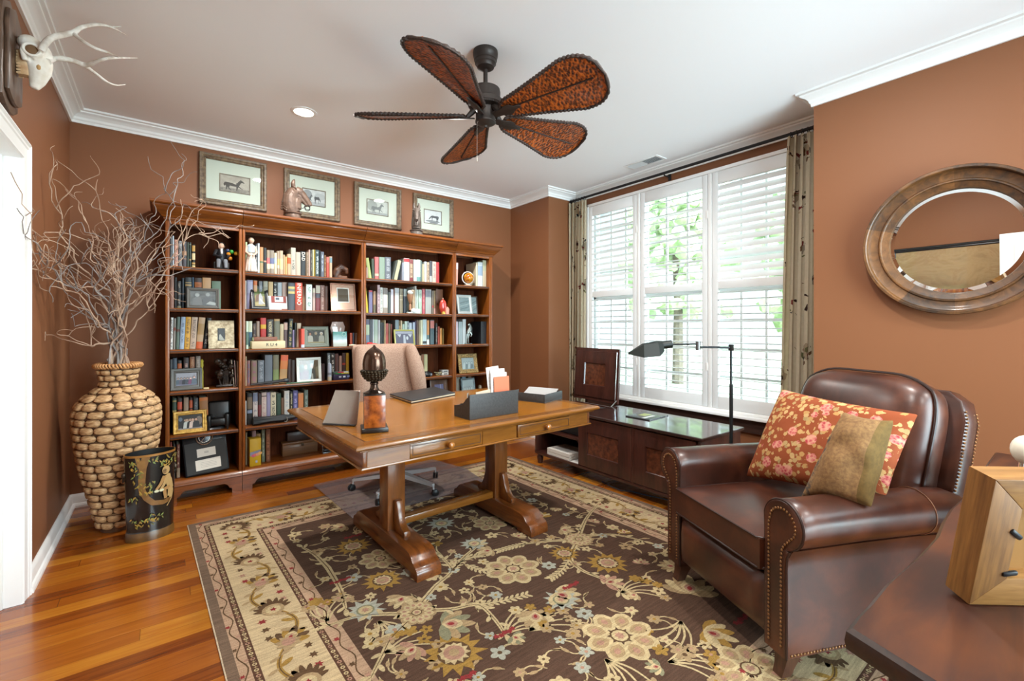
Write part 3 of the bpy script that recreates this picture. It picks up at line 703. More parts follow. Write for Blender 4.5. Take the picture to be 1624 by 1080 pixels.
B[2, 2] = (4.07, .19, [(580.4, 586, 506.6, '#b1bf9f', 'pale green and blue', {'b': [(.0, .42, '#6d7b8c'), (.8, .99, '#5c5a6e')]}), (586.4, 590.9, 507, '#4a4c53', 'dark slate', {}), (591.1, 593.1, 506.6, '#c0c8cc', 'slim white-blue', {}), (593.3, 599.2, 506.8, '#9dab9c', 'grey-green white-edged', {}), (599.5, 603.2, 507.6, '#a7a5a5', 'pale grey', {}), (603.5, 607.2, 511.5, '#222a28', 'green-black', {}), (607.5, 609.6, 512, '#33382f', 'slim dark green', {}), (609.8, 611.8, 508, '#c2ad86', 'slim cream', {}), (612, 616.1, 513, '#a8534a', 'reddish', {}), (616.3, 619.7, 513.5, '#6e6046', 'olive brown', {}),
    (619.9, 622.2, 514, '#7c3b2c', 'slim red-brown', {}), (627, 632.8, 507.6, '#75858c', 'grey-blue', {}), (633, 635.2, 516.8, '#b3936a', 'short tan', {}), (635.6, 638, 508.4, '#c4ad8a', 'slim cream and tan', {}), (638.3, 641.7, 514, '#a5b9ac', 'green-white', {}), (642, 645.6, 509.7, '#b9cabd', 'mint', {}), (645.8, 648.8, 509.6, '#98a3a5', 'white striped', {'i': '#2c3236'}), (649, 653.4, 512, '#b4becb', 'pale blue', {}), (654.8, 658.3, 511, '#a9b3c4', 'blue-white', {}), (658.6, 660.5, 509, '#3e3350', 'slim purple', {}), (660.8, 664, 507.6, '#5a4034', 'brown', {}), (664.2, 667, 508, '#8c7f63', 'olive tan', {}),
    (667.1, 670.5, 507.6, '#c9c8a8', 'cream', {}), (670.7, 676.8, 506.6, '#a9bcbe', 'pale blue-green black-titled', {'b': [(.04, .14, '#2d3132')]}), (677.1, 681, 508, '#c08248', 'orange tan', {'b': [(.22, .4, '#4f6a6c'), (.0, .21, '#c3ccc9')]}), (682.6, 688.8, 507.6, '#3f5257', 'dark teal pink-topped', {'b': [(.66, .97, '#b0685e')]}), (691, 694.2, 512.7, '#2c2422', 'black', {'i': '#877d74'}), (695, 697.6, 517.8, '#96402f', 'red-brown', {}), (698, 701.2, 520.4, '#b87f3e', 'orange', {}), (702, 704.3, 521, '#6a5420', 'slim olive', {})])
B[2, 3] = (4.06, .19, [(649, 651.8, 559, '#85857e', 'grey', {}), (652, 654.7, 563.5, '#bdb294', 'cream', {}), (655, 657.7, 560, '#5e3436', 'maroon', {}), (658, 660.6, 563, '#a88d84', 'pinkish', {}), (660.8, 664.7, 565, '#b09a7c', 'tan', {}), (665, 668.3, 564, '#a68e6d', 'beige', {}), (668.5, 672.5, 562, '#73441f', 'brown', {}), (672.9, 678.2, 562, '#a9a278', 'pale olive', {})])
B[3, 0] = (4.04, .2, [(722.9, 726, 416, '#d09686', 'slim pink', {'l': 1.2, 'b': [(.7, .98, '#d8c4c4')]}), (755, 757.8, 416.5, '#cfc3a4', 'slim cream', {}), (758, 765.6, 416, '#cdd6da', 'white and blue', {'b': [(.45, .85, '#8fa2b6')]}), (765.9, 774.6, 410.5, '#a9aa8c', 'tall pale green', {'b': [(.02, .6, '#b9ab90')]})])
B[3, 1] = (4.05, .2, [(773.2, 775.6, 464, '#8f4a3c', 'slim red', {})])
B[3, 2] = (4.04, .2, [(723, 726.3, 510, '#c2b6c0', 'lavender', {}), (727.4, 733.4, 510.4, '#8d9a9c', 'grey-blue', {}), (733.8, 739, 506.5, '#a9b1b2', 'pale grey', {}), (763, 773, 510, '#1d1e22', 'wide black', {})])
B[3, 4] = (4.10, .17, [(723.2, 730, 597, '#8c877a', 'grey', {}), (733, 739, 596, '#7a90a0', 'pale blue', {}), (742.8, 747.6, 595, '#6a4526', 'brown', {})])

def near(y, u, s): return SH[u][s] if s < 5 else ZBOT
for (u, s), (yf0, dep, rows) in sorted(B.items()):
    zb = near(0, u, s)
    for k, (u0, u1, vt, colr, desc, op) in enumerate(rows):
        yf = op.get('y', yf0)
        a = ony(u0, vt, yf); c = ony(u1, vt, yf)
        x0 = max(a.x, UX[u][0] + (.026 if u == 0 else .021)) ; x1 = min(c.x, UX[u][1] - (.042 if u == 3 else .022))
        zt = ony((u0 + u1) / 2, vt, yf).z
        top = (SH[u][s - 1] - .03) if s else 1.96
        zt = min(zt, top - .004)
        mc = titled(colr, op['i'], k % 5) if 'i' in op else None
        ln = op.get('l', 0) * .0055
        if ln: zt = zb + (zt - zb) * .985
        lab = '%s%s, %s from left, %s of %s' % (desc, '' if 'book' in desc else ' book', ORD[k], SHN[s], BAY[u])
        o = book(x0 + .0006, x1 - .0006, zb, zt, yf, dep, colr, lab, 'books on the %s of the %s' % (SHN[s], BAY[u]), op.get('b', ()), ln, mc)
        if 'T' in op:
            h = zt - zb; wb = x1 - x0
            n_ = len(op['T'])
            sz = min(wb * .92, h * .9 / (n_ * .68))
            lt = lettering(op['T'], sz, flat('#e9e2d6', .5), o, (0, -.0012, h * (.80 if n_ < 5 else .58)), (R(90), R(90), 0), 'title_lettering')
# ------------------------------------------------------------------ pictures and photo frames
MXZ = Matrix(((1, 0, 0, 0), (0, 0, 1, 0), (0, 1, 0, 0), (0, 0, 0, 1)))   # local (x, z) outline -> extruded along +y

def poly_xz(b, pts, y, m):
    b.face([(p[0], y, p[1]) for p in pts], m)

def ell(cx, cz, rx, rz, n=14, a0=0):
    return [(cx + rx * math.cos(2 * PI * k / n + a0), cz + rz * math.sin(2 * PI * k / n + a0)) for k in range(n)]

HORSE = [(.02, .45), (.06, .62), (.12, .66), (.3, .64), (.5, .62), (.62, .68), (.7, .85), (.76, .95), (.79, 1.0), (.81, .96), (.9, .86), (.96, .78), (.94, .73), (.86, .76), (.8, .74), (.76, .6), (.72, .48), (.7, .42), (.8, .3), (.88, .2), (.86, .18), (.76, .26), (.68, .34), (.64, .2), (.62, .02), (.58, .02), (.59, .2), (.58, .36), (.4, .36), (.3, .38), (.26, .25), (.3, .12), (.36, .02), (.32, .02), (.24, .12), (.2, .26), (.17, .12), (.16, .02), (.12, .02), (.13, .14), (.12, .34), (.1, .4), (.07, .3), (.04, .32)]
GRAZE = [(.02, .5), (.05, .68), (.15, .74), (.4, .7), (.6, .74), (.74, .66), (.84, .5), (.92, .36), (.97, .24), (.93, .2), (.86, .28), (.78, .4), (.7, .48), (.68, .3), (.68, .02), (.64, .02), (.62, .3), (.6, .44), (.34, .44), (.26, .4), (.24, .2), (.25, .02), (.2, .02), (.17, .22), (.12, .3), (.13, .02), (.09, .02), (.08, .32), (.05, .5)]

def art(b, kind, w, h, y):
    """flat picture content, centred on x, bottom at z=0; drawn in layers from y towards the viewer (-y)"""
    L = [0]
    def P(pts, c, rough=.6):
        L[0] += 1
        poly_xz(b, [((p[0] - .5) * w, p[1] * h) for p in pts], y - .00025 * L[0], flat(c, rough) if isinstance(c, str) else c)
    def rect(x0, z0, x1, z1, c): P([(x0, z0), (x1, z0), (x1, z1), (x0, z1)], c)
    def person(x, z, s, coat, skin='#c9a189', hair='#3b2c22', skirt=None):
        P([(x - .36 * s, z), (x + .36 * s, z), (x + .28 * s, z + .9 * s), (x + .1 * s, z + 1.05 * s), (x - .1 * s, z + 1.05 * s), (x - .28 * s, z + .9 * s)], skirt or coat)
        P(ell(x, z + 1.3 * s, .17 * s, .24 * s), hair); P(ell(x, z + 1.25 * s, .13 * s, .2 * s), skin)
    if kind == 'horse_trot':
        rect(0, 0, 1, 1, speck('#a2968c', '#b7aca0', 30)); rect(0, 0, 1, .26, speck('#6e6660', '#958b82', 60))
        P([(.12 + .72 * a, .14 + .66 * c) for a, c in HORSE], '#3a312d'); P([(.44, .52), (.54, .5), (.54, .56), (.46, .6)], '#b9aea2')
    elif kind == 'horse_group':
        rect(0, 0, 1, 1, speck('#b9b8bb', '#cfcfcf', 20)); P(ell(.22, .62, .2, .3), '#8e8e92'); P(ell(.75, .6, .24, .2), '#b0b0b2'); rect(.02, .05, .98, .25, '#a9a9ac')
        P([(.12 + .34 * a, .18 + .5 * c) for a, c in HORSE], '#5c5b60'); P([(.5 + .3 * a, .14 + .6 * c) for a, c in GRAZE], '#4f4e53')
    elif kind == 'horse_rear':
        rect(0, 0, 1, 1, speck('#b4b4b0', '#cbcbc6', 20)); P(ell(.25, .6, .24, .35), '#9d9e9b'); rect(0, 0, 1, .2, '#9a9b9b')
        P([(.2 + .62 * a, .12 + .68 * c) for a, c in HORSE], '#737576')
    elif kind == 'horse_graze':
        rect(0, 0, 1, 1, speck('#cdccd0', '#dad9db', 20)); P(ell(.5, .2, .4, .08), '#8f8f93'); P(ell(.55, .12, .24, .06), '#7b7b80')
        P([(1 - (.15 + .6 * a), .2 + .56 * c) for a, c in GRAZE], '#56565b')
    elif kind == 'bw_pair':
        rect(0, 0, 1, 1, speck('#5f5d60', '#8a888a', 26)); person(.27, 0, .56, '#8a8688', '#bdbbbb', '#a5a3a3'); person(.68, 0, .6, '#77757a', '#b5b2b2', '#8f8c8c'); P([(.6, .1), (1, .02), (1, .2), (.75, .3)], '#c9c7c6')
    elif kind == 'dog':
        rect(0, 0, 1, 1, speck('#4a4a50', '#5c5c63', 18)); P([(.15, .12), (.22, .42), (.4, .5), (.55, .4), (.8, .16), (1, .05), (.4, .06)], '#c9c3ba'); P(ell(.35, .4, .14, .12), '#d6d0c8')
    elif kind == 'group_light':
        rect(0, 0, 1, 1, '#b4b0bd'); rect(0, 0, 1, .14, '#8d8ca4')
        for x, c in ((.1, '#5f6f80'), (.25, '#6d6a7d'), (.4, '#3f4350'), (.54, '#5a5e6b'), (.7, '#84506f'), (.87, '#4d5a66')): person(x, .1, .36 + .05 * (x > .8), c, '#c6aaa0')
    elif kind == 'wedding':
        rect(0, 0, 1, 1, '#2f3034'); rect(0, .0, 1, .1, '#a39a9c'); P(ell(.86, .55, .14, .3), '#8e7c72'); P(ell(.1, .72, .08, .14), '#6d7a8c')
        for x, c, sk in ((.3, '#26262a', None), (.42, '#26262a', None), (.36, '#d9d4cc', '#dcd8d2'), (.5, '#1f1f22', None), (.6, '#bda69a', '#c4b0a4'), (.74, '#202024', None)): person(x, .08, .44, c, skirt=sk)
    elif kind == 'white_horse':
        rect(0, 0, 1, 1, '#9a8a5e'); rect(0, .6, 1, 1, '#6f7a48'); rect(0, .0, 1, .2, '#b8a276'); P([(.05, .25), (.5, .3), (.6, .7), (.2, .65)], '#7a5a48'); P([(.35, .1), (.75, .1), (.8, .5), (.6, .78), (.45, .6)], '#b9b4bd'); P([(.55, .45), (.95, .15), (.9, .1), (.5, .35)], '#d5d3d8')
    elif kind == 'winter_barn':
        rect(0, 0, 1, 1, '#c6ccd0'); rect(.2, .5, .95, 1, '#8a3a32'); rect(.38, .58, .8, .95, '#cfd3d2'); rect(.42, .72, .6, .9, '#4a5260'); rect(.0, .0, 1, .5, '#c9ccc9'); P([(.05 + .4 * a, .1 + .42 * c) for a, c in HORSE], '#e2e4e0'); P([(.48 + .48 * a, .08 + .42 * c) for a, c in GRAZE], '#d4d8d4'); rect(.7, .0, 1, .08, '#8e5348')
    elif kind == 'baby':
        rect(0, 0, 1, 1, '#3b3a40'); P(ell(.5, .58, .34, .32), '#5a4334'); P(ell(.52, .5, .3, .28), '#d3a285'); rect(0, 0, 1, .26, '#9fb483'); P(ell(.2, .18, .17, .08), '#c55a42')
    elif kind == 'three_men':
        rect(0, 0, 1, 1, '#2e2721'); rect(0, 0, 1, .12, '#a8946c'); person(.16, .08, .5, '#b3aa9c', '#a8725a'); person(.5, .1, .52, '#3c352c', '#a08060', '#8a7c66'); person(.83, .08, .52, '#9c9384', '#b89a82', '#cfc8bc')
    elif kind == 'couple':
        rect(0, 0, 1, 1, '#6b543c'); rect(0, .75, .6, 1, '#8a5b3c'); rect(0, 0, .25, .4, '#6e2f30'); person(.34, 0, .5, '#7d3034', '#d6ab8a', '#c49a5e'); person(.66, 0, .54, '#4a443c', '#c08d72', '#c9c8c6'); P([(.6, 0), (.72, 0), (.7, .3), (.64, .3)], '#b9b4ac'); P([(.9, .2), (1, .1), (1, .7), (.85, .6)], '#85765a')
    elif kind == 'crystal_party':
        rect(0, 0, 1, 1, '#6f6d84'); rect(0, .8, 1, 1, '#b9b6c6'); P([(.42, 0), (.58, 0), (.55, .7), (.45, .7)], '#d4d3de'); P([(.1, .75), (.25, .5), (.32, .75)], '#d9d8e0'); P([(.7, .75), (.85, .5), (.95, .75)], '#d9d8e0'); P(ell(.66, .45, .06, .15), '#e2e1e8')
    elif kind == 'purple':
        rect(0, 0, 1, 1, '#6d6890'); rect(.3, .1, .6, .6, '#4c3f7a'); rect(0, .5, 1, .62, '#a5a3bc'); rect(.62, 0, .7, 1, '#9a98b4')
    elif kind == 'silver_scene':
        rect(0, 0, 1, 1, '#8c9a9e'); [P([(.0, .1 + .22 * k), (1, .32 + .22 * k), (1, .38 + .22 * k), (0, .16 + .22 * k)], '#aeb8bb' if k % 2 else '#6f7b80') for k in range(3)]
    elif kind == 'people_bw':
        rect(0, 0, 1, 1, '#a9b2b6'); [person(.2 + .2 * k, .05, .4, '#7b858a' if k % 2 else '#c3cacc', '#c9cfd1', '#6b7377') for k in range(4)]
    elif kind == 'map':
        t = NT('old_map_print'); f = t.noise(t.coord((1, 1, 1)), 3, 6, .65, 1.5)
        c = t.ramp(f, [(.3, '#a87f55'), (.5, '#c69d70'), (.56, '#b98d60'), (.7, '#d0ab80')])
        t.base(c); t.props(.6); rect(0, 0, 1, 1, t.m)

def frame_bars(b, w, h, bw, d, prof, m):
    """mitred rectangular frame: prof = (inset fraction of bw, projection towards -y); bottom edge at z=0"""
    rg = []
    for i, p in prof:
        e = i * bw
        rg.append([(-w / 2 + e, -p, e), (w / 2 - e, -p, e), (w / 2 - e, -p, h - e), (-w / 2 + e, -p, h - e)])
    rg = [list(r) for r in zip(*rg)]           # four corners, each a strip of profile points
    b.rings(rg, m, closed=True, loop=True)
    b.bm.normal_update()

FPROF = lambda d: [(0, 0), (0, d * .8), (.12, d), (.4, d), (.62, d * .72), (.8, d * .8), (1, d * .55), (1, .002)]

def picture(name, label, cat, w, h, bw, d, fm, kind, loc, rotz=0, tilt=0, roll=0, mat=None, group=None, stand=True, win=None, glass=True, inner='print'):
    t_ = thing(name, label, cat, loc, (0, 0, 0), group)
    t_.rotation_mode = 'XYZ'; t_.rotation_euler = (-tilt, roll, rotz)
    b = MB(); frame_bars(b, w, h, bw, d, FPROF(d), fm); b.build('frame', t_, ang=30)
    MB().bb((-w / 2 + bw * .5, -.003, bw * .5), (w / 2 - bw * .5, -.0002, h - bw * .5), flat('#5a4a3a', .8)).build('backing_board', t_)
    ow, oh = w - 2 * bw, h - 2 * bw
    yy = -d * .35
    if mat:
        mt, (x0, x1, z0, z1), rim = mat
        b = MB()
        X0, X1, Z0, Z1 = -ow / 2 - .002, ow / 2 + .002, bw - .002, h - bw + .002
        b.rings([[(X0, yy, Z0), (X1, yy, Z0), (X1, yy, Z1), (X0, yy, Z1)], [(x0, yy, z0), (x1, yy, z0), (x1, yy, z1), (x0, yy, z1)], [(x0, yy + .0015, z0), (x1, yy + .0015, z0), (x1, yy + .0015, z1), (x0, yy + .0015, z1)]], mt, cap=False)
        b.build('mat_board', t_)
        if rim:
            r_ = .007
            b = MB(); b.rings([[(x0 + e, yy + q, z0 + e), (x1 - e, yy + q, z0 + e), (x1 - e, yy + q, z1 - e), (x0 + e, yy + q, z1 - e)] for e, q in ((0, 0), (0, -.002), (r_, -.002), (r_, .001))], rim, cap=False, loop=False)
            b.build('inner_fillet', t_)
        b = MB(); art(b, kind, x1 - x0, z1 - z0, yy + .0025)
        for v in b.bm.verts: v.co.x += (x0 + x1) / 2; v.co.z += z0
    else:
        b = MB(); art(b, kind, ow + .002, oh + .002, yy)
        for v in b.bm.verts: v.co.z += bw - .001
    b.build(inner, t_, smooth=False)
    if glass:
        MB().bb((-ow / 2 - .001, -d * .6 - .001, bw - .001), (ow / 2 + .001, -d * .6, h - bw + .001), thin_glass('picture_glass', '#fbfdfc', .028)).build('glass', t_)
    if stand:
        yb = .042; zb = yb * math.tan(max(tilt, 0)) + .002
        p0, p1 = Vector((0, .003, h * .66)), Vector((0, yb, zb)); dv = p0 - p1
        MB().box((p0 + p1) / 2, (w * .28, .003, dv.length), M_BLACK, rot=(math.atan2(-dv.y, dv.z), 0, 0)).build('easel_leg', t_)
    return t_

M_PICF = speck('#4a3a2c', '#7d6a50', 40, .45, bump=.1, stretch=(1, 1, 1))
M_MATB = flat('#cfd2c6', .75)
for i, (kind, win, lab) in enumerate((('horse_trot', (-.102, .116, .118, .262), 'framed print of a dark trotting horse with a white saddle cloth'), ('horse_group', (-.088, .112, .112, .262), 'framed print of horses grouped by trees, behind the horse-head bust'),
                                  ('horse_rear', (-.115, .104, .116, .264), 'framed faint grey print of a horse beside trees, third of the row'), ('horse_graze', (-.115, .098, .112, .262), 'framed print of a horse with lowered head, nearest the bare wall corner'))):
    picture('framed_print', lab, 'picture', .472, .405, .047, .026, M_PICF, kind, (.456 + .6035 * i, YB - .002, 2.214), group='horse prints above the bookcases', mat=(M_MATB, win, M_PICF), stand=False)

# frames standing on the shelves: u0, u1, vtop on a plane y, on shelf z
def shelf_frame(u0, u1, vt, z, y, label, fm, kind, bw=.012, d=.012, tilt=10, rotz=0, roll=0, mat=None, name='photo_frame', asp=None):
    a, c = ony(u0, vt, y), ony(u1, vt, y)
    w_ = (c.x - a.x) / max(.5, math.cos(R(rotz))); h = ony((u0 + u1) / 2, vt, y + math.tan(R(tilt)) * .1).z - z
    h = h / math.cos(R(tilt))
    lift = abs(math.sin(R(roll))) * w_ / 2
    return picture(name, label, 'photo frame', w_, h, bw, d, fm, kind, ((a.x + c.x) / 2, y, z + .0008 + lift), R(rotz), R(tilt), R(roll), mat, 'photo frames in the bookcases', glass=True, inner='photo')

shelf_frame(296, 348, 457.5, SH[0][1], 4.004, 'grey framed black-and-white photo of a couple, leftmost bookcase second shelf', flat('#55524d', .4, .3), 'bw_pair', .022)
shelf_frame(330.5, 371.5, 509, SH[0][2], 4.004, 'stone-tiled frame with a white dog photo, leftmost bookcase third shelf', speck('#8d7a5e', '#d0c2a2', 40, .7, bump=.4), 'dog', .058, .014)
shelf_frame(270, 321, 584.5, SH[0][3], 4.045, 'wide dark grey frame with a light group photo, below the mixed small books', flat('#4d4b46', .4, .2), 'group_light', .034, .012, rotz=0)
shelf_frame(274.5, 328.5, 652, SH[0][4], 4.05, 'gold-leaf frame with a wedding party photo', speck('#8c6420', '#c29a45', 50, .4, .4, .2), 'wedding', .03, .012, tilt=14, roll=0)
shelf_frame(399, 427, 453.5, SH[1][1], 4.012, 'black frame leaning back, holding a white horse photo', flat('#1d2226', .35), 'white_horse', .026, .012, tilt=26)
shelf_frame(525, 564.5, 450, SH[1][1], 4.01, 'copper-coloured mirrored frame with a small baby photo', flat('#b08a78', .18, .75), 'baby', .012, .012, mat=(flat('#b28d7c', .15, .8), (-.052, .052, .075, .205), flat('#b9b6b4', .3, .6)))
shelf_frame(481, 521.5, 518, SH[1][2], 4.035, 'grey-green frame with three men in the photo', flat('#5c5f52', .4, .3), 'three_men', .036, .012)
shelf_frame(470.5, 509.5, 567.5, SH[1][3], 4.03, 'white frame with a couple photo, on the fourth shelf', flat('#cfd0c8', .4), 'couple', .022, .014, tilt=8)
shelf_frame(625.5, 658, 523, SH[2][2], 4.02, 'pale green and gold frame with a lilac table photo', flat('#a8a562', .35, .2), 'crystal_party', .016, .012)
shelf_frame(684, 712, 602, SH[2][4], 4.05, 'brown wooden frame with a small purple photo, partly behind the desk papers', wood('#3b2415', '#5c3b24', 'Z'), 'purple', .05, .014)
shelf_frame(745.5, 757.5, 470, SH[3][1], 4.075, 'narrow dark brown frame standing behind the silver one', flat('#4a3a30', .4), 'silver_scene', .012, .01, tilt=6)
shelf_frame(726, 749.5, 468, SH[3][1], 4.012, 'bright silver frame in the rightmost bookcase', flat('#cdd5d3', .2, .6), 'silver_scene', .03, .012, tilt=12)
shelf_frame(728, 758, 561.5, SH[3][3], 4.02, 'square gold twig frame in the rightmost bookcase', speck('#3a2c18', '#b08e52', 90, .5, .3, .8), 'people_bw', .042, .016, tilt=12)
shelf_frame(733, 755, 600, SH[3][4], 4.03, 'blue-silver frame behind the desk file box', flat('#6d7b80', .25, .7), 'people_bw', .02, .012)

# award plaque with two cards and a round emblem
t_ = thing('award_plaque', 'black glass plaque with two white cards and a round silver emblem', 'plaque', (.262, 4.02, ZBOT + .0125), (R(-13), R(-4.5), 0))
MB().bb((-.135, 0, 0), (.135, .012, .325), flat('#15171a', .3, 0, .3, .1), bev=.003).build('board', t_)
MB().bb((-.125, -.0012, .01), (.125, -.0002, .235), flat('#3a3a39', .6, 0, .2)).build('lower_panel', t_)
b = MB(); b.bb((-.055, -.0035, .125), (.06, -.0015, .185), M_CARD)
for k in range(2): b.bb((-.01, -.004, .15 + .008 * k), (.016, -.0034, .153 + .008 * k), flat('#77736b'))
b.build('upper_card', t_)
b = MB(); b.bb((-.07, -.0035, .03), (.085, -.0015, .105), M_CARD)
for k in range(4): b.bb((-.04, -.004, .05 + .011 * k), (.058, -.0034, .0515 + .011 * k), flat('#8a867e'))
b.build('lower_card', t_)
b = MB(); Mx = Matrix.Translation((0, -.006, .262)) @ Matrix.Rotation(R(90), 4, 'X')
b.torus(.05, .006, flat('#a99c90', .25, .9), Mx, 28, 8); b.torus(.034, .004, flat('#b9aca2', .25, .9), Mx, 24, 6)
b.tube([(-.03, -.008, .232), (.0, -.01, .262), (.034, -.008, .292)], [.005, .007, .005], flat('#b9aca2', .25, .9))
b.lathe([(.0001, 0), (.034, .0), (.034, .004), (.0001, .006)], flat('#181a26', .2), Mx, 24)
b.build('emblem', t_)
MB().box((0, .05, .15), (.08, .004, .25), M_BLACK, rot=(R(12), 0, 0)).build('easel_leg', t_)

# winter print card
shelf_card = ony(424.5, 473, 4.02), ony(456.5, 473, 4.02)
w_ = shelf_card[1].x - shelf_card[0].x
b = MB(); b.bb((-w_ / 2, 0, 0), (w_ / 2, .003, .112), M_PAPER); art(b, 'winter_barn', w_, .112, -.0002)
tag(b.build('print_card', None, ((shelf_card[0].x + shelf_card[1].x) / 2, 4.03, SH[1][1] + .001), (R(-12), 0, 0), smooth=False), 'small print of white horses before a red barn, leaning on books', 'print')

# ------------------------------------------------------------------ ornaments on the shelves
def at(u, v, y, z): 
    p = ony(u, v, y); return Vector((p.x, y, z + .0008))

p = at(351, 420, 4.06, SH[0][0]) + Vector((0, 0, .006))
t_ = thing('figurine', 'seated man figurine in a black coat holding orange and green balloons', 'figurine', p)
b = MB(); K = flat('#17161a', .5); G = flat('#6f7075', .6)
b.tube([(0, .02, .05), (0, .01, .1), (0, .0, .15)], [.034, .036, .024], K, 10)
for s in (-1, 1):
    b.tube([(s * .015, .01, .055), (s * .022, -.05, .058), (s * .024, -.055, .005)], [.017, .015, .011], G, 8)
    b.tube([(s * .03, .0, .14), (s * .045, -.015, .1), (s * .02 + .015, -.045, .085)], [.013, .011, .009], K, 8)
b.bb((-.05, -.02, 0), (.05, .05, .05), flat('#2c2622', .6), bev=.006)
b.build('body', t_)
b = MB(); b.ball((0, -.003, .172), (.02, .021, .025), flat('#c79f86', .6), 12, 8); b.build('head', t_)
b = MB(); b.ball((0, .006, .184), (.024, .023, .02), flat('#120f0e', .6), 12, 8); b.build('hair', t_)
b = MB(); b.tube([(0, -.012, .15), (0, -.03, .11)], [.01, .007], flat('#d8d2ca', .6)); b.build('shirt', t_)
for dx, dz, c in ((.045, .115, '#c9801f'), (.055, .083, '#b5701f'), (.065, .135, '#2f8a34'), (.095, .125, '#c98a1d'), (.128, .122, '#c08018'), (.04, .14, '#23304f')):
    MB().ball((dx, -.01, dz), .0155, flat(c, .3), 12, 8).build('balloon', t_)

p = at(398, 420, 4.03, SH[1][0]) + Vector((0, 0, .006))
t_ = thing('figurine', 'pale porcelain girl figurine in a long dress, in front of books', 'figurine', p)
C1 = speck('#d2bfae', '#e0d3c6', 30, .4)
b = MB(); b.lathe([(.04, 0), (.044, .01), (.036, .08), (.026, .13), (.022, .15), (.03, .18), (.028, .2), (.012, .212), (.009, .222)], C1, n=16, sy=.8)
for k in range(7):
    a = PI + PI * k / 6; b.tube([(.04 * math.cos(a), .034 * math.sin(a), .005), (.027 * math.cos(a), .023 * math.sin(a), .11)], [.007, .003], C1, 6)
b.build('dress', t_)
b = MB(); b.lathe([(.0305, .15), (.0315, .18), (.03, .2), (.014, .213)], flat('#aebfc9', .45), n=16, sy=.82, cap=False); b.build('bodice', t_)
b = MB(); b.ball((.002, -.004, .24), (.018, .02, .023), flat('#c9a48c', .5), 12, 8)
for s in (-1, 1): b.tube([(s * .03, -.004, .195), (s * .036, -.016, .15), (s * .008, -.036, .12)], [.009, .0085, .007], flat('#d0b09a', .5), 8)
b.build('skin', t_)
b = MB(); b.ball((.003, .005, .246), (.021, .021, .023), flat('#c8bca8', .6), 12, 8); b.build('hair', t_)

p = at(541, 425, 4.10, SH[1][0])
b = MB(); W1 = speck('#2c1710', '#6d4225', 12, .45)
b.tube([(-.05, 0, .02), (-.03, 0, .07), (.0, -.01, .1), (.035, -.03, .08), (.04, -.03, .045)], [.035, .04, .036, .024, .014], W1, 10); b.bb((-.07, -.03, 0), (.05, .04, .03), W1, bev=.008)
tag(b.build('carved_figure', None, p, mods=remesh(.005)), 'dark carved wooden animal head at the end of the top shelf', 'figurine')

p = at(357, 600, 4.09, SH[0][3]) + Vector((0, 0, .004))
b = MB(); D1 = speck('#100c0a', '#3a2a20', 20, .35, bump=.3)
q = random.Random(4)
b.tube([(0, 0, 0), (.005, 0, .06), (-.005, 0, .12)], [.03, .022, .03], D1, 8)
for k in range(22):
    b.ball((q.uniform(-.05, .05), q.uniform(-.03, .03), q.uniform(.07, .2)), q.uniform(.014, .026), D1, 8, 6)
b.bb((-.06, -.035, 0), (.05, .035, .016), D1, bev=.005)
for s in (-.03, .0, .03): b.tube([(s, -.02, .014), (s * 1.3, -.03, .06)], [.008, .004], D1, 6)
tag(b.build('tree_sculpture', None, p), 'dark bonsai-like sculpture on the fourth shelf of the leftmost bookcase', 'sculpture')
for k, (dx, c, lab) in enumerate(((0, '#b8a68e', 'cream magazine leaning at the shelf end, outer one'), (.014, '#b18f86', 'pinkish magazine leaning at the shelf end, between two others'), (.026, '#c2b6a4', 'pale magazine standing against the bookcase side'))):
    x_ = ony(366, 600, 4.06).x + dx * .9
    b = MB(); b.bb((-.002, 0, 0), (.002, .19, .205 - .006 * k), flat(c, .5)); b.bb((-.0012, .003, .002), (.0012, .192, .203 - .006 * k), M_PAGES)
    tag(b.build('magazine', None, (x_ + .022, 4.06, SH[0][3] + .0008), (0, R(-5 + 2.2 * k), 0)), lab, 'magazine', 'magazines on the fourth shelf')
p = at(327, 615, 4.02, SH[0][3]); b = MB(); b.box((0, 0, .006), (.035, .016, .012), flat('#c9b483', .6), bev=.003)
tag(b.build('eraser', None, p), 'small cream block lying beside the grey group photo', 'eraser')
p = at(320.2, 580, 4.12, SH[0][3]); b = MB(); b.lathe([(.010, 0), (.010, .12), (.007, .15), (.011, .17), (.009, .19), (.012, .2), (.004, .215), (.0001, .216)], flat('#b3a53a', .4), n=12)
tag(b.build('figurine', None, p), 'tiny yellow figurine at the end of the small books', 'figurine')

# miniature black leather armchair
p = at(346.5, 670, 4.10, SH[0][4])
t_ = thing('miniature_armchair', 'miniature black leather armchair on the fifth shelf', 'ornament', p, (0, 0, R(-8)))
ML = flat('#0d0d0d', .35)
MB().bb((-.055, -.05, .03), (.055, .045, .085), ML, bev=.014, seg=3).build('seat', t_)
b = MB(); b.box((0, .05, .13), (.15, .04, .15), ML, rot=(R(-10), 0, 0), bev=.018, seg=3); b.build('back', t_)
for s in (-1, 1):
    b = MB(); b.bb((s * .058 - .018, -.055, .02), (s * .058 + .018, .05, .115), ML, bev=.014, seg=3); b.build('armrest', t_)
    for yy in (-.045, .05): MB().lathe([(.006, 0), (.008, .025)], flat('#1c1512'), Matrix.Translation((s * .06, yy, 0)), 8).build('leg', t_)

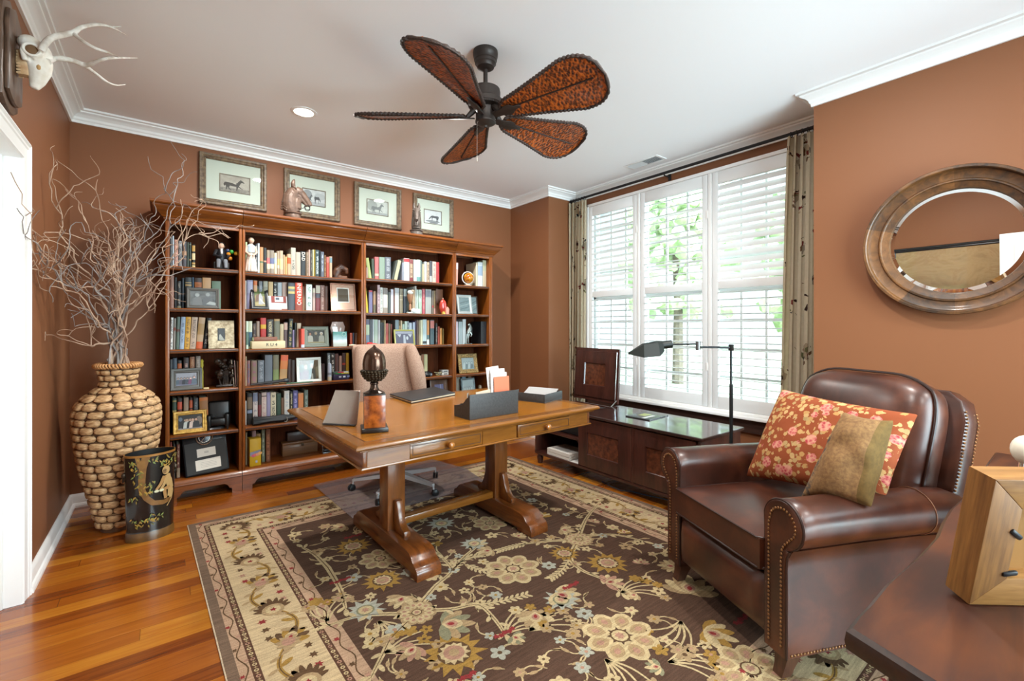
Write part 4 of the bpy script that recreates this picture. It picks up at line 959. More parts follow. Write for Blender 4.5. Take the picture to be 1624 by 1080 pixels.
# stack of two flat books on the third shelf
a_, c_ = ony(399.5, 548, 4.0), ony(452.4, 548, 4.0)
b = MB(); wv = c_.x - a_.x
b.bb((-wv / 2, 0, 0), (wv / 2, .2, .058), flat('#cdbb95', .6), bev=.003); b.bb((-wv / 2 + .003, .004, .004), (wv / 2 + .001, .202, .054), M_PAGES)
o = tag(b.build('book', None, ((a_.x + c_.x) / 2, 4.0, SH[1][2] + .0008)), 'thick cream book lying flat at the front of the third shelf', 'book', 'books lying flat on the third shelf')
lettering('R U 4', .034, flat('#22252c', .6), o, (.02, -.0008, .029), (R(90), 0, 0), 'spine_lettering')
d_, e_ = ony(403, 538, 4.01), ony(440, 538, 4.01); wv = e_.x - d_.x
b = MB(); b.bb((-wv / 2, 0, 0), (wv / 2, .17, .032), flat('#7a4a35', .5), bev=.003); b.bb((-wv / 2 - .001, .004, .003), (wv / 2 - .003, .172, .029), M_PAGES)
tag(b.build('book', None, ((d_.x + e_.x) / 2, 4.01, SH[1][2] + .0598), (0, 0, R(1.5))), 'brown book lying on top of the thick cream book', 'book', 'books lying flat on the third shelf')

# crystal award and teal card
p = at(536, 540, 4.12, SH[1][2]); b = MB(); cr = flat('#a58e84', .1, 0, .8)
b.prism([(-.055, 0), (.055, 0), (.05, .1), (.062, .17), (.045, .215), (-.05, .215), (-.066, .16), (-.05, .09)], .03, cr, MXZ, bev=.004)
tag(b.build('crystal_award', None, p), 'faceted smoky crystal award behind the teal card', 'award')
a_, c_ = ony(529.5, 548, 4.015), ony(551.5, 548, 4.015); wv = c_.x - a_.x; hh = ony(540, 526, 4.015).z - SH[1][2]
t = NT('teal_cloud_card'); s_ = t.sep(t.coord(kind='Generated')); f = t.noise(t.coord((14, 14, 14)), 2, 3)
t.base(t.ramp(t.math('ADD', s_[2], t.math('MULTIPLY', f, .25)), [(.25, '#b9c0b4'), (.5, '#c5cccb'), (.62, '#8fa8ac'), (.95, '#3f756e')])); t.props(.4)
b = MB(); b.bb((-wv / 2, 0, 0), (wv / 2, .012, hh), t.m, bev=.001); b.torus(.016, .0012, flat('#cfe0d8', .4), Matrix.Translation((wv * .28, -.001, hh * .82)) @ Matrix.Rotation(R(90), 4, 'X'), 20, 4)
tag(b.build('card_box', None, ((a_.x + c_.x) / 2, 4.03, SH[1][2] + .001), (R(-5), 0, 0)), 'teal and white box with a round mark on the third shelf', 'box')
p = at(559, 547, 4.02, SH[1][2]); b = MB(); b.tube([(-.03, 0, .008), (0, -.004, .009), (.03, .0, .008)], [.007, .009, .006], flat('#cdbfa4', .5), 8)
tag(b.build('bone_ornament', None, p), 'small cream bone-like ornament on the third shelf', 'ornament')

# fourth shelf: folded tripod, green tray, blue can, game box
zz = SH[1][3]
a_, c_ = onz(392, 611, zz), onz(444, 604, zz)
b = MB(); q0 = Vector((a_.x + .01, 4.02, zz + .013)); q1 = Vector((c_.x, 4.03, zz + .013))
for k, (dz, r_) in enumerate(((0, .009), (.012, .007), (.006, .008))):
    b.tube([q0 + Vector((0, .012 * k - .01, 0)), q1 + Vector((.0, .008 * k - .01, dz + .012))], [r_ * .7, r_], M_BLACK, 8)
b.box(q1 + Vector((.0, .0, .015)), (.04, .035, .03), M_BLACK, bev=.005)
tag(b.build('folded_tripod', None), 'folded black mini tripod lying in front of the patterned books', 'tripod')
a_, c_ = ony(454, 606, 4.0), ony(496, 604, 4.0)
b = MB(); b.bb((a_.x, 3.995, zz + .0008), (c_.x, 4.018, zz + .009), flat('#4d6a50', .5), bev=.002)
tag(b.build('pen_tray', None), 'thin green pen tray in front of the white photo frame', 'tray')
p = at(522.6, 600, 4.02, zz)
b = MB(); r_ = .015; hh = ony(522, 576, 4.02).z - zz
b.lathe([(r_, 0), (r_, hh - .02), (r_ * .85, hh - .006), (r_ * .4, hh), (.0001, hh)], flat('#8d939f', .35), n=16, mats=[flat('#9aa0ae', .35)] * 4)
b.lathe([(r_ * 1.01, .0), (r_ * 1.01, .035)], flat('#b0a48c', .5), n=16, cap=False); b.lathe([(r_ * 1.01, .05), (r_ * 1.01, .07)], flat('#6d7078', .5), n=16, cap=False)
tag(b.build('spray_can', None, p), 'small grey-blue can standing beside the game box', 'can')
a_, c_ = ony(529, 600, 4.02), ony(553.5, 600, 4.02); wv = c_.x - a_.x
t_ = thing('game_box', 'dark purple game box with a colourful top on the fourth shelf', 'box', ((a_.x + c_.x) / 2, 4.02, zz + .0008))
b = MB(); b.bb((-wv / 2, 0, 0), (wv / 2, .19, .05), flat('#2c2740', .4), bev=.002)
for k, c in enumerate(('#a9a9b8', '#c9cfd2', '#6f78a0')): b.bb((-.02 + .035 * k, -.0008, .02), (.0 + .035 * k, .001, .034), flat(c, .4))
b.build('base', t_)
b = MB(); b.bb((-wv / 2 - .001, -.001, .05), (wv / 2 + .001, .191, .072), flat('#3e4a45', .4), bev=.002)
for x0, x1, c in ((-.03, .02, '#b32b45'), (.02, .06, '#c9c9c4'), (-.05, -.0, '#2f7a3c'), (0, .066, '#b0a02c')): b.bb((x0, -.0018, .062 if c in ('#b32b45', '#c9c9c4') else .052), (x1, .0, .071 if c in ('#b32b45', '#c9c9c4') else .061), flat(c, .4))
b.build('lid', t_)

# folded umbrella on the fifth shelf
zz = SH[1][4]
a_, c_ = onz(394, 671, zz), onz(462, 658, zz)
t_ = thing('folded_umbrella', 'folded black umbrella lying in front of the fifth-shelf books', 'umbrella', (a_.x + .012, 4.035, zz + .034), (0, 0, R(2)))
Lx = c_.x - a_.x - .012
b = MB(); UM = flat('#17181a', .55)
rg = []
for k in range(17):
    tt = k / 16; rr = .031 * (1 - .55 * max(0, tt - .6) / .4) * (.9 + .1 * math.cos(tt * 9))
    rg.append([(Lx * tt, rr * (1 + .14 * math.cos(5 * a + tt * 3)) * math.cos(a), rr * (1 + .14 * math.cos(5 * a + tt * 3)) * math.sin(a)) for a in [2 * PI * j / 20 for j in range(20)]])
b.rings(rg, UM); b.build('folded_canopy', t_)
MB().tube([(Lx * .98, 0, 0), (Lx * 1.1, .0, .0)], .012, M_BLACK, 10).build('handle', t_)
MB().tube([(Lx * .7, -.03, .01), (Lx * .72, -.034, -.012), (Lx * .68, -.036, -.03), (Lx * .66, -.03, -.02)], .0035, flat('#6f675c', .5), 6).build('strap', t_)

# bottom shelf: yellow carton, wooden boxes, silver gadget
zz = ZBOT
a_, c_ = onz(396, 741, zz), onz(413.5, 737, zz)
t_ = thing('yellow_carton', 'yellow cardboard carton with a blue and pink picture band, bottom shelf', 'box', (a_.x, a_.y, zz + .0008), (0, 0, R(2)))
wv = c_.x - a_.x; hh = .215; YL = flat('#c5a11c', .45)
MB().bb((0, 0, 0), (wv, .11, hh), YL, bev=.002).build('carton', t_)
b = MB()
def quad(x0, z0, x1, z1, z2, z3, c, dy): b.face([(x0, dy, z0), (x1, dy, z1), (x1, dy, z2), (x0, dy, z3)], flat(c, .45))
quad(.002, .082, wv - .002, .092, .125, .112, '#7f8496', -.0006)
for cx_, cz_, c in ((.04, .088, '#c9605e'), (.055, .09, '#c98a6a'), (.025, .084, '#b5526a'), (.072, .098, '#cf9a5a')): b.face([(cx_ + .014 * math.cos(2 * PI * k / 12), -.0009 - .0002 * cx_ * 10, cz_ + .012 * math.sin(2 * PI * k / 12)) for k in range(12)], flat(c, .5))
b.face([(.04, -.0008, .026), (.054, -.0008, .026), (.054, -.0008, .042), (.047, -.0008, .047), (.04, -.0008, .042)], flat('#9a9fae', .4))
b.build('picture_band', t_, smooth=False)
a_, c_ = onz(448, 725, zz), onz(505, 716.5, zz)
WB = wood('#4a2c14', '#7d5428', 'X', rough=.5)
t_ = thing('wooden_box', 'long brown wooden box with a small lock, bottom shelf', 'box', (a_.x, a_.y, zz + .0008), (0, 0, R(1)))
wv = (c_.x - a_.x) * 1.0
MB().bb((0, 0, 0), (wv, .15, .09), WB, bev=.003).build('box_body', t_)
MB().bb((-.001, -.001, .0905), (wv + .001, .151, .112), WB, bev=.004).build('lid', t_)
MB().bb((wv * .52, -.003, .07), (wv * .52 + .02, .0, .092), flat('#3a2a1a', .4, .6), bev=.002).build('lock_plate', t_)
b = MB(); b.bb((0, 0, 0), (.2, .11, .075), wood('#24140c', '#3f2617', 'X', rough=.45), bev=.003)
tag(b.build('wooden_box', None, (a_.x + .045, a_.y + .035, zz + .1136)), 'smaller dark wooden box on top of the long brown box', 'box')
p = onz(511, 719, zz); b = MB(); SV = flat('#8f9498', .3, .9)
b.bb((0, 0, 0), (.07, .05, .008), SV, bev=.002); b.tube([(.006, .02, .006), (.002, .02, .075)], .003, SV); b.tube([(.006, .02, .03), (.068, .022, .014)], .0035, SV); b.bb((.01, .01, .012), (.06, .04, .03), M_BLACK, bev=.004)
tag(b.build('desk_gadget', None, (p.x, 4.08, zz + .0008)), 'small black and silver gadget at the end of the wooden box', 'gadget')

# right wide bookcase ornaments
zz = SH[2][1]
p = at(650.5, 495, 4.008, zz)
t_ = thing('figurine', 'white and tan figurine sitting with drums before the second-shelf books', 'figurine', p)
b = MB(); b.lathe([(.012, .0), (.012, .05), (.006, .06), (.02, .09), (.028, .13), (.03, .15)], flat('#9c6f50', .4), Matrix.Translation((0, 0, .03)), 12); b.build('drum', t_)
b = MB(); b.ball((.0, .0, .2), (.028, .02, .022), flat('#cdd2cb', .5)); b.ball((.02, -.01, .215), (.014, .012, .01), flat('#c7a98c', .5)); b.build('hat', t_)
b = MB(); b.ball((.03, -.01, .025), (.026, .02, .025), flat('#d8dedd', .4)); b.lathe([(.026, 0), (.03, .03), (.026, .045), (.0001, .046)], flat('#d3d9d6', .4), Matrix.Translation((.072, 0, 0)), 14); b.bb((-.03, -.02, 0), (.05, .02, .012), flat('#d0d2cb', .5), bev=.003); b.build('base', t_)
p = at(702.5, 496, 4.02, zz)
t_ = thing('glass_figurine', 'red glass figurine on the second shelf beside the divider', 'figurine', p)
RG = flat('#b2382a', .15, 0, .7, .4)
b = MB(); b.lathe([(.016, .0), (.03, .03), (.042, .06), (.038, .1), (.03, .13), (.012, .142), (.006, .15)], RG, n=14, sy=.7); b.build('body', t_)
b = MB(); b.lathe([(.022, 0), (.024, .05), (.012, .07), (.0001, .075)], flat('#c98a78', .2), Matrix.Translation((.04, -.01, 0)), 12); b.lathe([(.02, 0), (.016, .025)], flat('#c9a24a', .3, .5), Matrix.Translation((0, -.01, 0)), 12); b.build('foot', t_)
b = MB(); b.ball((.0, 0, .155), (.007, .007, .007), flat('#d6a58c', .3)); b.build('stopper', t_)

zz = SH[2][2]
p = at(588.5, 545, 4.0, zz)
t_ = thing('toy_car', 'small red toy car on a black and white base, third shelf', 'toy', p)
b = MB(); b.bb((-.05, -.014, .0), (.045, .02, .012), flat('#15171a', .4), bev=.002); b.bb((-.03, -.015, .002), (.02, -.0138, .009), flat('#c9d2cf', .4)); b.build('base', t_)
b = MB(); b.ball((-.012, 0, .026), (.03, .014, .013), flat('#c5161c', .25), 14, 8); b.ball((.025, -.002, .02), (.034, .014, .009), flat('#c5161c', .25), 14, 8); b.build('body', t_)

zz = SH[2][3]
p = at(677, 592, 4.03, zz)
b = MB(); b.ball((0, 0, .022), (.06, .04, .032), flat('#121315', .3), 20, 12); 
for v in b.bm.verts: v.co.z = max(v.co.z, 0)
b.ball((.022, -.012, .02), (.034, .026, .022), flat('#777a80', .3, .6), 14, 8)
for v in b.bm.verts: v.co.z = max(v.co.z, 0)
tag(b.build('computer_mouse', None, p), 'black and silver computer mouse on the fourth shelf', 'mouse')
p = at(694, 590, 4.05, zz); b = MB(); q = random.Random(9)
for k in range(3):
    pts = [(q.uniform(-.045, .045), q.uniform(-.03, .03), q.uniform(.005, .04)) for _ in range(9)]; b.tube(pts, .003, flat(('#1a1a1c', '#97885a', '#b9b9b4')[k], .4), 6)
tag(b.build('cable_tangle', None, p), 'tangle of dark cables between the mouse and white boxes', 'cable')
for k, lab in enumerate(('white box under another, at the right end of the fourth shelf', 'flat grey-white box on top of the lower white box')):
    p = at(706.5, 590, 4.05, zz + .026 * k); b = MB(); b.bb((-.037 + .004 * k, 0, 0), (.037, .08, .025), flat('#c4c2ba' if k == 0 else '#a5a7a4', .5), bev=.003); b.bb((-.02, -.0006, .008), (.02, .001, .017), flat('#35383a', .5))
    tag(b.build('small_box', None, p), lab, 'box', 'small boxes on the fourth shelf')

# amber globe in a white ring
p = at(742, 448, 4.04, SH[3][0])
t_ = thing('desk_globe', 'amber globe in a white ring stand, rightmost bookcase', 'globe', p, (0, 0, R(-10)))
MB().lathe([(.04, 0), (.042, .008), (.02, .014), (.01, .02)], flat('#c9c2b6', .4), n=20).build('base', t_)
MB().ball((.008, 0, .082), .054, speck('#a5540f', '#d9a02c', 14, .2, coat=.4, lo=.4, hi=.6), 28, 18).build('globe_ball', t_)
b = MB(); b.torus(.063, .0055, flat('#d9d3cc', .35), Matrix.Translation((0, 0, .082)) @ Matrix.Rotation(R(90), 4, 'X'), 36, 8); b.build('ring', t_)

# pewter horse on the third shelf
p = at(743, 543, 4.04, SH[3][2]); b = MB(); PW = flat('#7f8480', .3, .85)
b.tube([(-.01, 0, .11), (.005, 0, .14), (.012, 0, .16)], [.02, .024, .018], PW, 10); b.tube([(.012, 0, .16), (.016, 0, .195), (.002, -.006, .212), (-.012, -.012, .196)], [.016, .013, .012, .008], PW, 8)
b.tube([(.02, 0, .2), (.036, 0, .17), (.042, 0, .12)], [.006, .008, .003], PW, 6)
for x0, x1 in ((-.014, -.026), (.006, .0)): b.tube([(x0, 0, .11), (x0 - .012, 0, .06), (x1, 0, .012), (x1 - .01, -.004, .008)], [.016, .009, .006, .007], PW, 8)
b.tube([(.012, -.01, .13), (.03, -.016, .1), (.016, -.018, .08)], [.009, .007, .005], PW, 6)
b.bb((-.05, -.025, 0), (.03, .025, .008), PW, bev=.003)
tag(b.build('horse_figurine', None, p), 'pewter rearing horse figurine in the rightmost bookcase', 'figurine')
p = at(761, 612, 4.10, SH[3][4]); b = MB(); b.lathe([(.022, 0), (.02, .012), (.008, .02), (.008, .08), (.02, .1), (.024, .125), (.018, .145), (.0001, .15)], flat('#a3967f', .5), n=14, sx=.8)
tag(b.build('vase', None, p), 'small pale vase behind the file box, bottom right of the bookcases', 'vase')

# ------------------------------------------------------------------ horse-head busts on top
M_IRONB = speck('#4d392e', '#6b5446', 22, .5, .2, .2)
def horse_bust(label, x, y, rz, s=1.0, dark=None):
    t_ = thing('horse_head_bust', label, 'statue', (x, y, 2.1125), (0, 0, R(rz)), 'horse-head busts on the bookcases'); m = dark or M_IRONB
    MB().lathe([(.062 * s, 0), (.064 * s, .006 * s), (.058 * s, .03 * s), (.057 * s, .04 * s), (.066 * s, .044 * s), (.068 * s, .05 * s), (.062 * s, .056 * s)], m, n=28).build('base', t_)
    b = MB()
    # head and neck in profile, facing +x
    neck = [(.0, 0, .052), (-.012, 0, .09), (-.022, 0, .135), (-.018, 0, .185), (.004, 0, .228), (.03, 0, .25)]
    b.tube([Vector(p_) * s for p_ in neck], [q_ * s for q_ in (.058, .062, .062, .058, .05, .036)], m, 18)
    b.tube([Vector(p_) * s for p_ in ((.02, 0, .09), (.022, 0, .14), (.03, 0, .18))], [.046 * s, .044 * s, .036 * s], m, 14)
    head = [(.022, 0, .25), (.048, 0, .238), (.078, 0, .208), (.106, 0, .172), (.126, 0, .142), (.134, 0, .126)]
    b.tube([Vector(p_) * s for p_ in head], [q_ * s for q_ in (.034, .038, .031, .025, .023, .019)], m, 16)
    b.ball(Vector((.05, 0, .2)) * s, (.037 * s, .03 * s, .037 * s), m, 16, 12)
    b.tube([Vector(p_) * s for p_ in ((.06, 0, .185), (.09, 0, .15), (.112, 0, .122))], [.024 * s, .017 * s, .014 * s], m, 12)
    for sg in (-1, 1):
        b.tube([Vector((.004, sg * .024, .27)) * s, Vector((.0, sg * .031, .295)) * s, Vector((.006, sg * .03, .318)) * s, Vector((.012, sg * .027, .334)) * s], [.017 * s, .019 * s, .013 * s, .004 * s], m, 10)
        b.ball(Vector((.062, sg * .031, .236)) * s, (.011 * s, .007 * s, .008 * s), m, 10, 8)
        b.tube([Vector((.048, sg * .03, .245)) * s, Vector((.064, sg * .034, .25)) * s, Vector((.08, sg * .03, .236)) * s], .006 * s, m, 6)
        b.ball(Vector((.129, sg * .016, .142)) * s, (.008 * s, .006 * s, .008 * s), m, 8, 6)
    for k in range(11):
        a = k / 10; p_ = Vector((-.078 + .075 * a - .02 * math.sin(a * PI), 0, .08 + .19 * a)); b.ball(p_ * s, (.016 * s, .014 * s, .013 * s), m, 8, 6)
        for sg in (-1, 1): b.tube([p_ * s + Vector((.006 * s, sg * .02 * s, .006 * s)), p_ * s + Vector((.03 * s, sg * .052 * s, -.02 * s))], [.009 * s, .005 * s], m, 6)
    for v in b.bm.verts: v.co.y *= .82
    b.build('head', t_, mods=remesh(.0032 * s, 1))
    for sg in (-1, 1):
        MB().torus(.02 * s, .0028 * s, M_IRON, Matrix.Translation(Vector((.112, sg * .021, .108)) * s) @ Matrix.Rotation(R(90), 4, 'X') , 24, 6).build('bit_ring', t_)
    b = MB(); b.torus(.0165 * s, .0028 * s, M_IRON, Matrix.Translation(Vector((.072, 0, .118)) * s) @ Matrix.Rotation(R(90), 4, 'X'), 18, 6, PI * .9, PI * 2.1); b.build('chin_chain', t_)
horse_bust('brown cast horse-head bust in front of the second horse print', .83, 3.985, -12, .96)
horse_bust('grey-brown horse-head bust turned towards the room, beside the last print', 1.915, 3.985, -115, .94, speck('#443a33', '#6a6059', 22, .5, .2, .2))
# ------------------------------------------------------------------ the desk
DT = .75
DKD, DKL = '#5f3811', '#9a6124'
M_DX = wood(DKD, DKL, 'X', rough=.24, coat=.45, contrast=(.25, .8)); M_DZ = wood('#532b10', '#8a5020', 'Z', rough=.3, coat=.3); M_DY = wood('#4d270e', '#854a1d', 'Y', rough=.28, coat=.35); M_DTOP = wood('#87500f', '#b0701d', 'X', .7, rough=.24, coat=.25, contrast=(.3, .75))
M_DLINE = flat('#3a1c0b', .5)
desk = thing('desk', 'large brown wooden trestle desk with two knobbed drawers, in the middle of the rug', 'desk', (1.3745, 2.4466, 0), (0, 0, R(1.8)))
HW, HD = .767, .565
b = MB()
rg = []
for e, z in ((.05, .7145), (.03, .7145), (.026, .718), (.026, .7225), (.012, .7245), (.004, .729), (.0, .735), (.0, .7405), (.004, .746), (.011, .75), (.016, .75)):
    rg.append([(-HW + e, -HD + e, z), (HW - e, -HD + e, z), (HW - e, HD - e, z), (-HW + e, HD - e, z)])
b.rings(rg, M_DX, cap=True)
for z0, e in ((.7502, .062),):
    for a, c in (((-HW + e, -HD + e), (HW - e, -HD + e)), ((HW - e, -HD + e), (HW - e, HD - e)), ((HW - e, HD - e), (-HW + e, HD - e)), ((-HW + e, HD - e), (-HW + e, -HD + e))):
        dx, dy = c[0] - a[0], c[1] - a[1]; L = math.hypot(dx, dy)
        b.box(((a[0] + c[0]) / 2, (a[1] + c[1]) / 2, z0), (L, .003, .0008), M_DLINE, rot=(0, 0, math.atan2(dy, dx)))
b.bb((-HW + .065, -HD + .065, .7495), (HW - .065, HD - .065, .7503), M_DTOP)
b.build('top', desk, ang=25)
AW, AD, AZ0, AZ1 = .722, .518, .638, .7145
DRW = [(-.505, -.097), (.128, .536)]
b = MB()
b.bb((-AW, -AD, AZ0), (-AW + .02, AD, AZ1), M_DY, bev=.002); b.bb((AW - .02, -AD, AZ0), (AW, AD, AZ1), M_DY, bev=.002)
b.bb((-AW, AD - .02, AZ0), (AW, AD, AZ1), M_DX, bev=.002)
xs = [-AW + .02] + [q for d_ in DRW for q in d_] + [AW - .02]
for k in (0, 2, 4): b.bb((xs[k], -AD, AZ0), (xs[k + 1], -AD + .02, AZ1), M_DX)
b.bb((-AW + .02, -AD, AZ0), (AW - .02, -AD + .02, AZ0 + .006), M_DX); b.bb((-AW + .02, -AD, AZ1 - .003), (AW - .02, -AD + .02, AZ1), M_DX)
b.sweep([(0, AZ0 - .004), (-.006, AZ0 - .004), (-.008, AZ0), (-.006, AZ0 + .005), (0, AZ0 + .006)], [(-AW, AD), (-AW, -AD), (AW, -AD), (AW, AD)], M_DX)
b.build('apron', desk)
for k, (x0, x1) in enumerate(DRW):
    d_ = thing('drawer', '', '', (0, 0, 0)); del d_['label']; del d_['category']; d_.parent = desk
    out = .012 if k else .0
    b = MB(); b.bb((x0 + .002, -AD - out, AZ0 + .007), (x1 - .002, -AD - out + .018, AZ1 - .004), M_DX, bev=.002)
    b.bb((x0 + .01, -AD - out + .018, AZ0 + .01), (x1 - .01, .1, AZ1 - .008), M_DY)
    zi0, zi1 = AZ0 + .018, AZ1 - .014
    for q in ((x0 + .014, zi0, x1 - .014, zi0 + .0025), (x0 + .014, zi1 - .0025, x1 - .014, zi1), (x0 + .014, zi0, x0 + .0165, zi1), (x1 - .0165, zi0, x1 - .014, zi1)):
        b.bb((q[0], -AD - out - .0012, q[1]), (q[2], -AD - out + .001, q[3]), M_DLINE)
    b.build('drawer_front', d_)
    Mk = Matrix.Translation(((x0 + x1) / 2, -AD - out, (AZ0 + AZ1) / 2 + .001)) @ Matrix.Rotation(R(90), 4, 'X')
    MB().lathe([(.011, 0), (.008, .006), (.0075, .012), (.013, .018), (.0165, .025), (.015, .033), (.008, .038), (.0001, .039)], wood('#7a4418', '#c08038', 'Z', 2, rough=.2, coat=.5), Mk, 20).build('knob', d_)
for side, lx in ((-1, -.352), (1, .385)):
    b = MB(); b.bb((lx - .052, -.055, .115), (lx + .052, .055, AZ0), M_DZ, bev=.004); b.bb((lx - .05, -AD + .02, AZ0 - .002), (lx + .05, AD - .02, AZ0 + .02), M_DY)
    b.build('column', desk)
    b = MB()
    half = [(.425, .0), (.425, .03), (.418, .05), (.405, .062), (.39, .068), (.375, .078), (.362, .094), (.34, .108), (.31, .114), (.0, .116)]
    pts = [(y, z) for y, z in half] + [(-y, z) for y, z in half[::-1][1:]]
    pts = pts + [(-.30, 0), (-.29, .016), (.29, .016), (.30, 0)]
    My = Matrix(((0, 0, 1, lx - .068), (1, 0, 0, 0), (0, 1, 0, .009), (0, 0, 0, 1)))
    b.prism(pts, .136, M_DY, My, bev=.003); b.build('trestle_foot', desk)
    for sg in (-1, 1):
        br = [(.055, .124), (.185, .124), (.188, .14), (.183, .152), (.168, .158), (.15, .166), (.132, .185), (.118, .21), (.108, .24), (.1, .27), (.09, .288), (.072, .292), (.055, .286)]
        Mb = Matrix(((0, 0, 1, lx - .019), (sg, 0, 0, 0), (0, 1, 0, 0), (0, 0, 0, 1)))
        MB().prism(br, .038, M_DZ, Mb, bev=.004).build('bracket', desk)
MB().bb((-.30, -.035, .125), (.333, .035, .165), M_DX, bev=.004).build('stretcher', desk)

# ---------------- things on the desk
ZD = DT + .0008
t_ = thing('acorn_finial', 'bronze acorn finial on a burl wood block with a black base, on the desk corner', 'ornament', (.795, 2.108, ZD), (0, 0, R(-17)))
MB().bb((-.061, -.061, 0), (.061, .061, .022), flat('#1b1714', .3), bev=.004).build('plinth', t_)
BURL = speck('#5a2408', '#a4561f', 28, .22, coat=.6, detail=6)
MB().bb((-.048, -.048, .022), (.048, .048, .172), BURL, bev=.001).build('burl_block', t_)
MB().bb((-.049, -.049, .172), (.049, .049, .177), flat('#161310', .3), bev=.001).build('top_plate', t_)
BRZ = flat('#4a3a31', .26, .85)
MB().lathe([(.046, .177), (.047, .182), (.036, .187), (.024, .193), (.018, .205), (.0165, .218), (.02, .222), (.02, .228), (.016, .231)], BRZ, n=32).build('foot', t_)
b = MB()
b.lathe([(.014, .23), (.03, .238), (.046, .252), (.055, .268), (.059, .284), (.0605, .289), (.055, .291)], flat('#3d352b', .4, .8), n=32)
for r_, zz in ((.032, .24), (.043, .25), (.0505, .26), (.056, .271), (.0595, .282)):
    n = int(r_ * 420)
    for k in range(n):
        a = 2 * PI * (k + .5 * (int(zz * 1000) % 2)) / n; b.ball((r_ * math.cos(a), r_ * math.sin(a), zz), (.0068, .0068, .0058), flat('#463d30', .4, .8), 6, 4)
b.build('acorn_cup', t_)
b = MB(); b.lathe([(.052, .289), (.053, .3), (.0535, .318), (.052, .335), (.048, .352), (.041, .368), (.03, .381), (.017, .391), (.008, .397), (.005, .404), (.0001, .407)], flat('#5a4438', .22, .85), n=36); b.build('nut', t_)

t_ = thing('silver_frame', 'smooth silver easel frame seen from behind, beside the acorn finial', 'photo frame', (.735, 2.355, ZD + .002), (0, 0, R(-50)))
b = MB()
SIL = flat('#9c8f86', .22, .95)
b.prism([(-.095, .004), (.095, .004), (.08, .165), (-.062, .165)], .008, SIL, MXZ, bev=.003)
for v in b.bm.verts: v.co.y += -.05 + v.co.z * .35
b.build('back_plate', t_)
b = MB(); b.box((0, .045, .06), (.05, .003, .13), SIL, rot=(R(16), 0, 0)); b.build('easel_leg', t_)
MB().bb((-.09, -.062, 0), (.09, -.04, .006), flat('#1a1a1c', .4), bev=.002).build('foot_rail', t_)

t_ = thing('desk_blotter', 'closed black leather folder lying on the desk before the chair', 'folder', (1.47, 2.87, ZD), (0, 0, R(0)))
p_ = [onz(u, v, DT) for u, v in ((618, 629), (652, 640.5), (722, 627), (690, 617.5))]
def slab(q, z0, z1, m, bev=.002):
    b = MB(); b.prism([(p.x - 1.47, p.y - 2.87) for p in q], z1 - z0, m, Matrix.Translation((0, 0, z0)), bev=bev); return b
BL = speck('#1d1d1f', '#2a2a2c', 60, .45, bump=.1)
slab(p_, 0, .006, BL).build('lower_cover', t_)
q_ = [Vector((p.x * .985 + 1.47 * .015, p.y * .985 + 2.87 * .015, 0)) for p in p_]
slab(q_, .006, .013, M_PAGES, 0).build('pages', t_)
slab(p_, .013, .02, BL).build('upper_cover', t_)

# file box with letters
BX = speck('#2c2b2b', '#3b3a39', 80, .55, bump=.15)
p0, p1 = onz(745, 667, DT), onz(822, 655, DT); wv = (p1 - p0).length
rz = math.atan2(p1.y - p0.y, p1.x - p0.x)
t_ = thing('file_box', 'black leather letter box with a tall front, on the near edge of the desk', 'file box', (p0.x, p0.y, ZD), (0, 0, rz))
hf, hb, dp = .133, .06, .155
b = MB(); b.bb((0, 0, 0), (wv, .007, hf), BX, bev=.002); b.build('tall_panel', t_)
for x0 in (0, wv - .006):
    b = MB(); b.prism([(.0065, .0), (dp, 0), (dp, hb), (.075, hb + .012), (.0065, hf - .004)], .006, BX, Matrix(((0, 0, 1, x0), (1, 0, 0, 0), (0, 1, 0, 0), (0, 0, 0, 1)))); b.build('side_panel', t_)
MB().bb((.0065, .0065, .0), (wv - .0065, dp, .006), BX).build('bottom', t_)
MB().bb((.0065, dp - .006, .006), (wv - .0065, dp, hb), BX).build('low_panel', t_)
for yy, hh in ((.05, .105), (.1, .075)): MB().bb((.0065, yy, .006), (wv - .0065, yy + .004, hh), BX).build('divider', t_)
T0 = t_.matrix_basis.copy() if False else (Matrix.Translation((p0.x, p0.y, ZD)) @ Matrix.Rotation(rz, 4, 'Z'))
def letter(x0, x1, y, z1, tilt, m, lab, name='letter', lines=False, lean=0):
    b = MB(); w_ = x1 - x0
    b.bb((-w_ / 2, 0, 0), (w_ / 2, .0015, z1), m)
    if lines:
        for k in range(5): b.bb((-w_ * .42, -.0004, z1 * (.62 + .07 * k)), (w_ * (.42 - .1 * (k % 3)), .0002, z1 * (.62 + .07 * k) + .0022), flat('#b9b4b4', .8))
    P_ = T0 @ Vector(((x0 + x1) / 2, y, .0075))
    tag(b.build(name, None, P_, (R(-tilt), R(lean), rz), smooth=False), lab, 'paper', 'papers in the file box')
letter(wv * .63, wv * .955, .058, .2, 3, flat('#d5714f', .6), 'orange envelope standing in the file box')
letter(wv * .585, wv * .93, .068, .222, 3, flat('#d9d3cc', .7), 'white printed sheet behind the orange envelope', lines=True)
letter(wv * .60, wv * .91, .078, .243, 3, flat('#ded9d4', .7), 'taller white letter behind the printed sheet', lines=True)
letter(wv * .595, wv * .86, .086, .258, 3, flat('#d2ccc4', .7), 'tilted rearmost paper, topmost of the letters in the file box', lines=True, lean=-5)
letter(wv * .30, wv * .60, .062, .13, 4, flat('#cbb8a2', .7), 'cream letter bent low in the file box, beside the white sheets', lines=False, lean=-6)
t_ = thing('pen', 'black pen standing at the corner of the file box', 'pen', T0 @ Vector((.028, .062, .0075)), (R(-6), R(4), 0))
MB().tube([(0, 0, 0), (0, 0, .1)], .004, M_BLACK).build('barrel', t_)
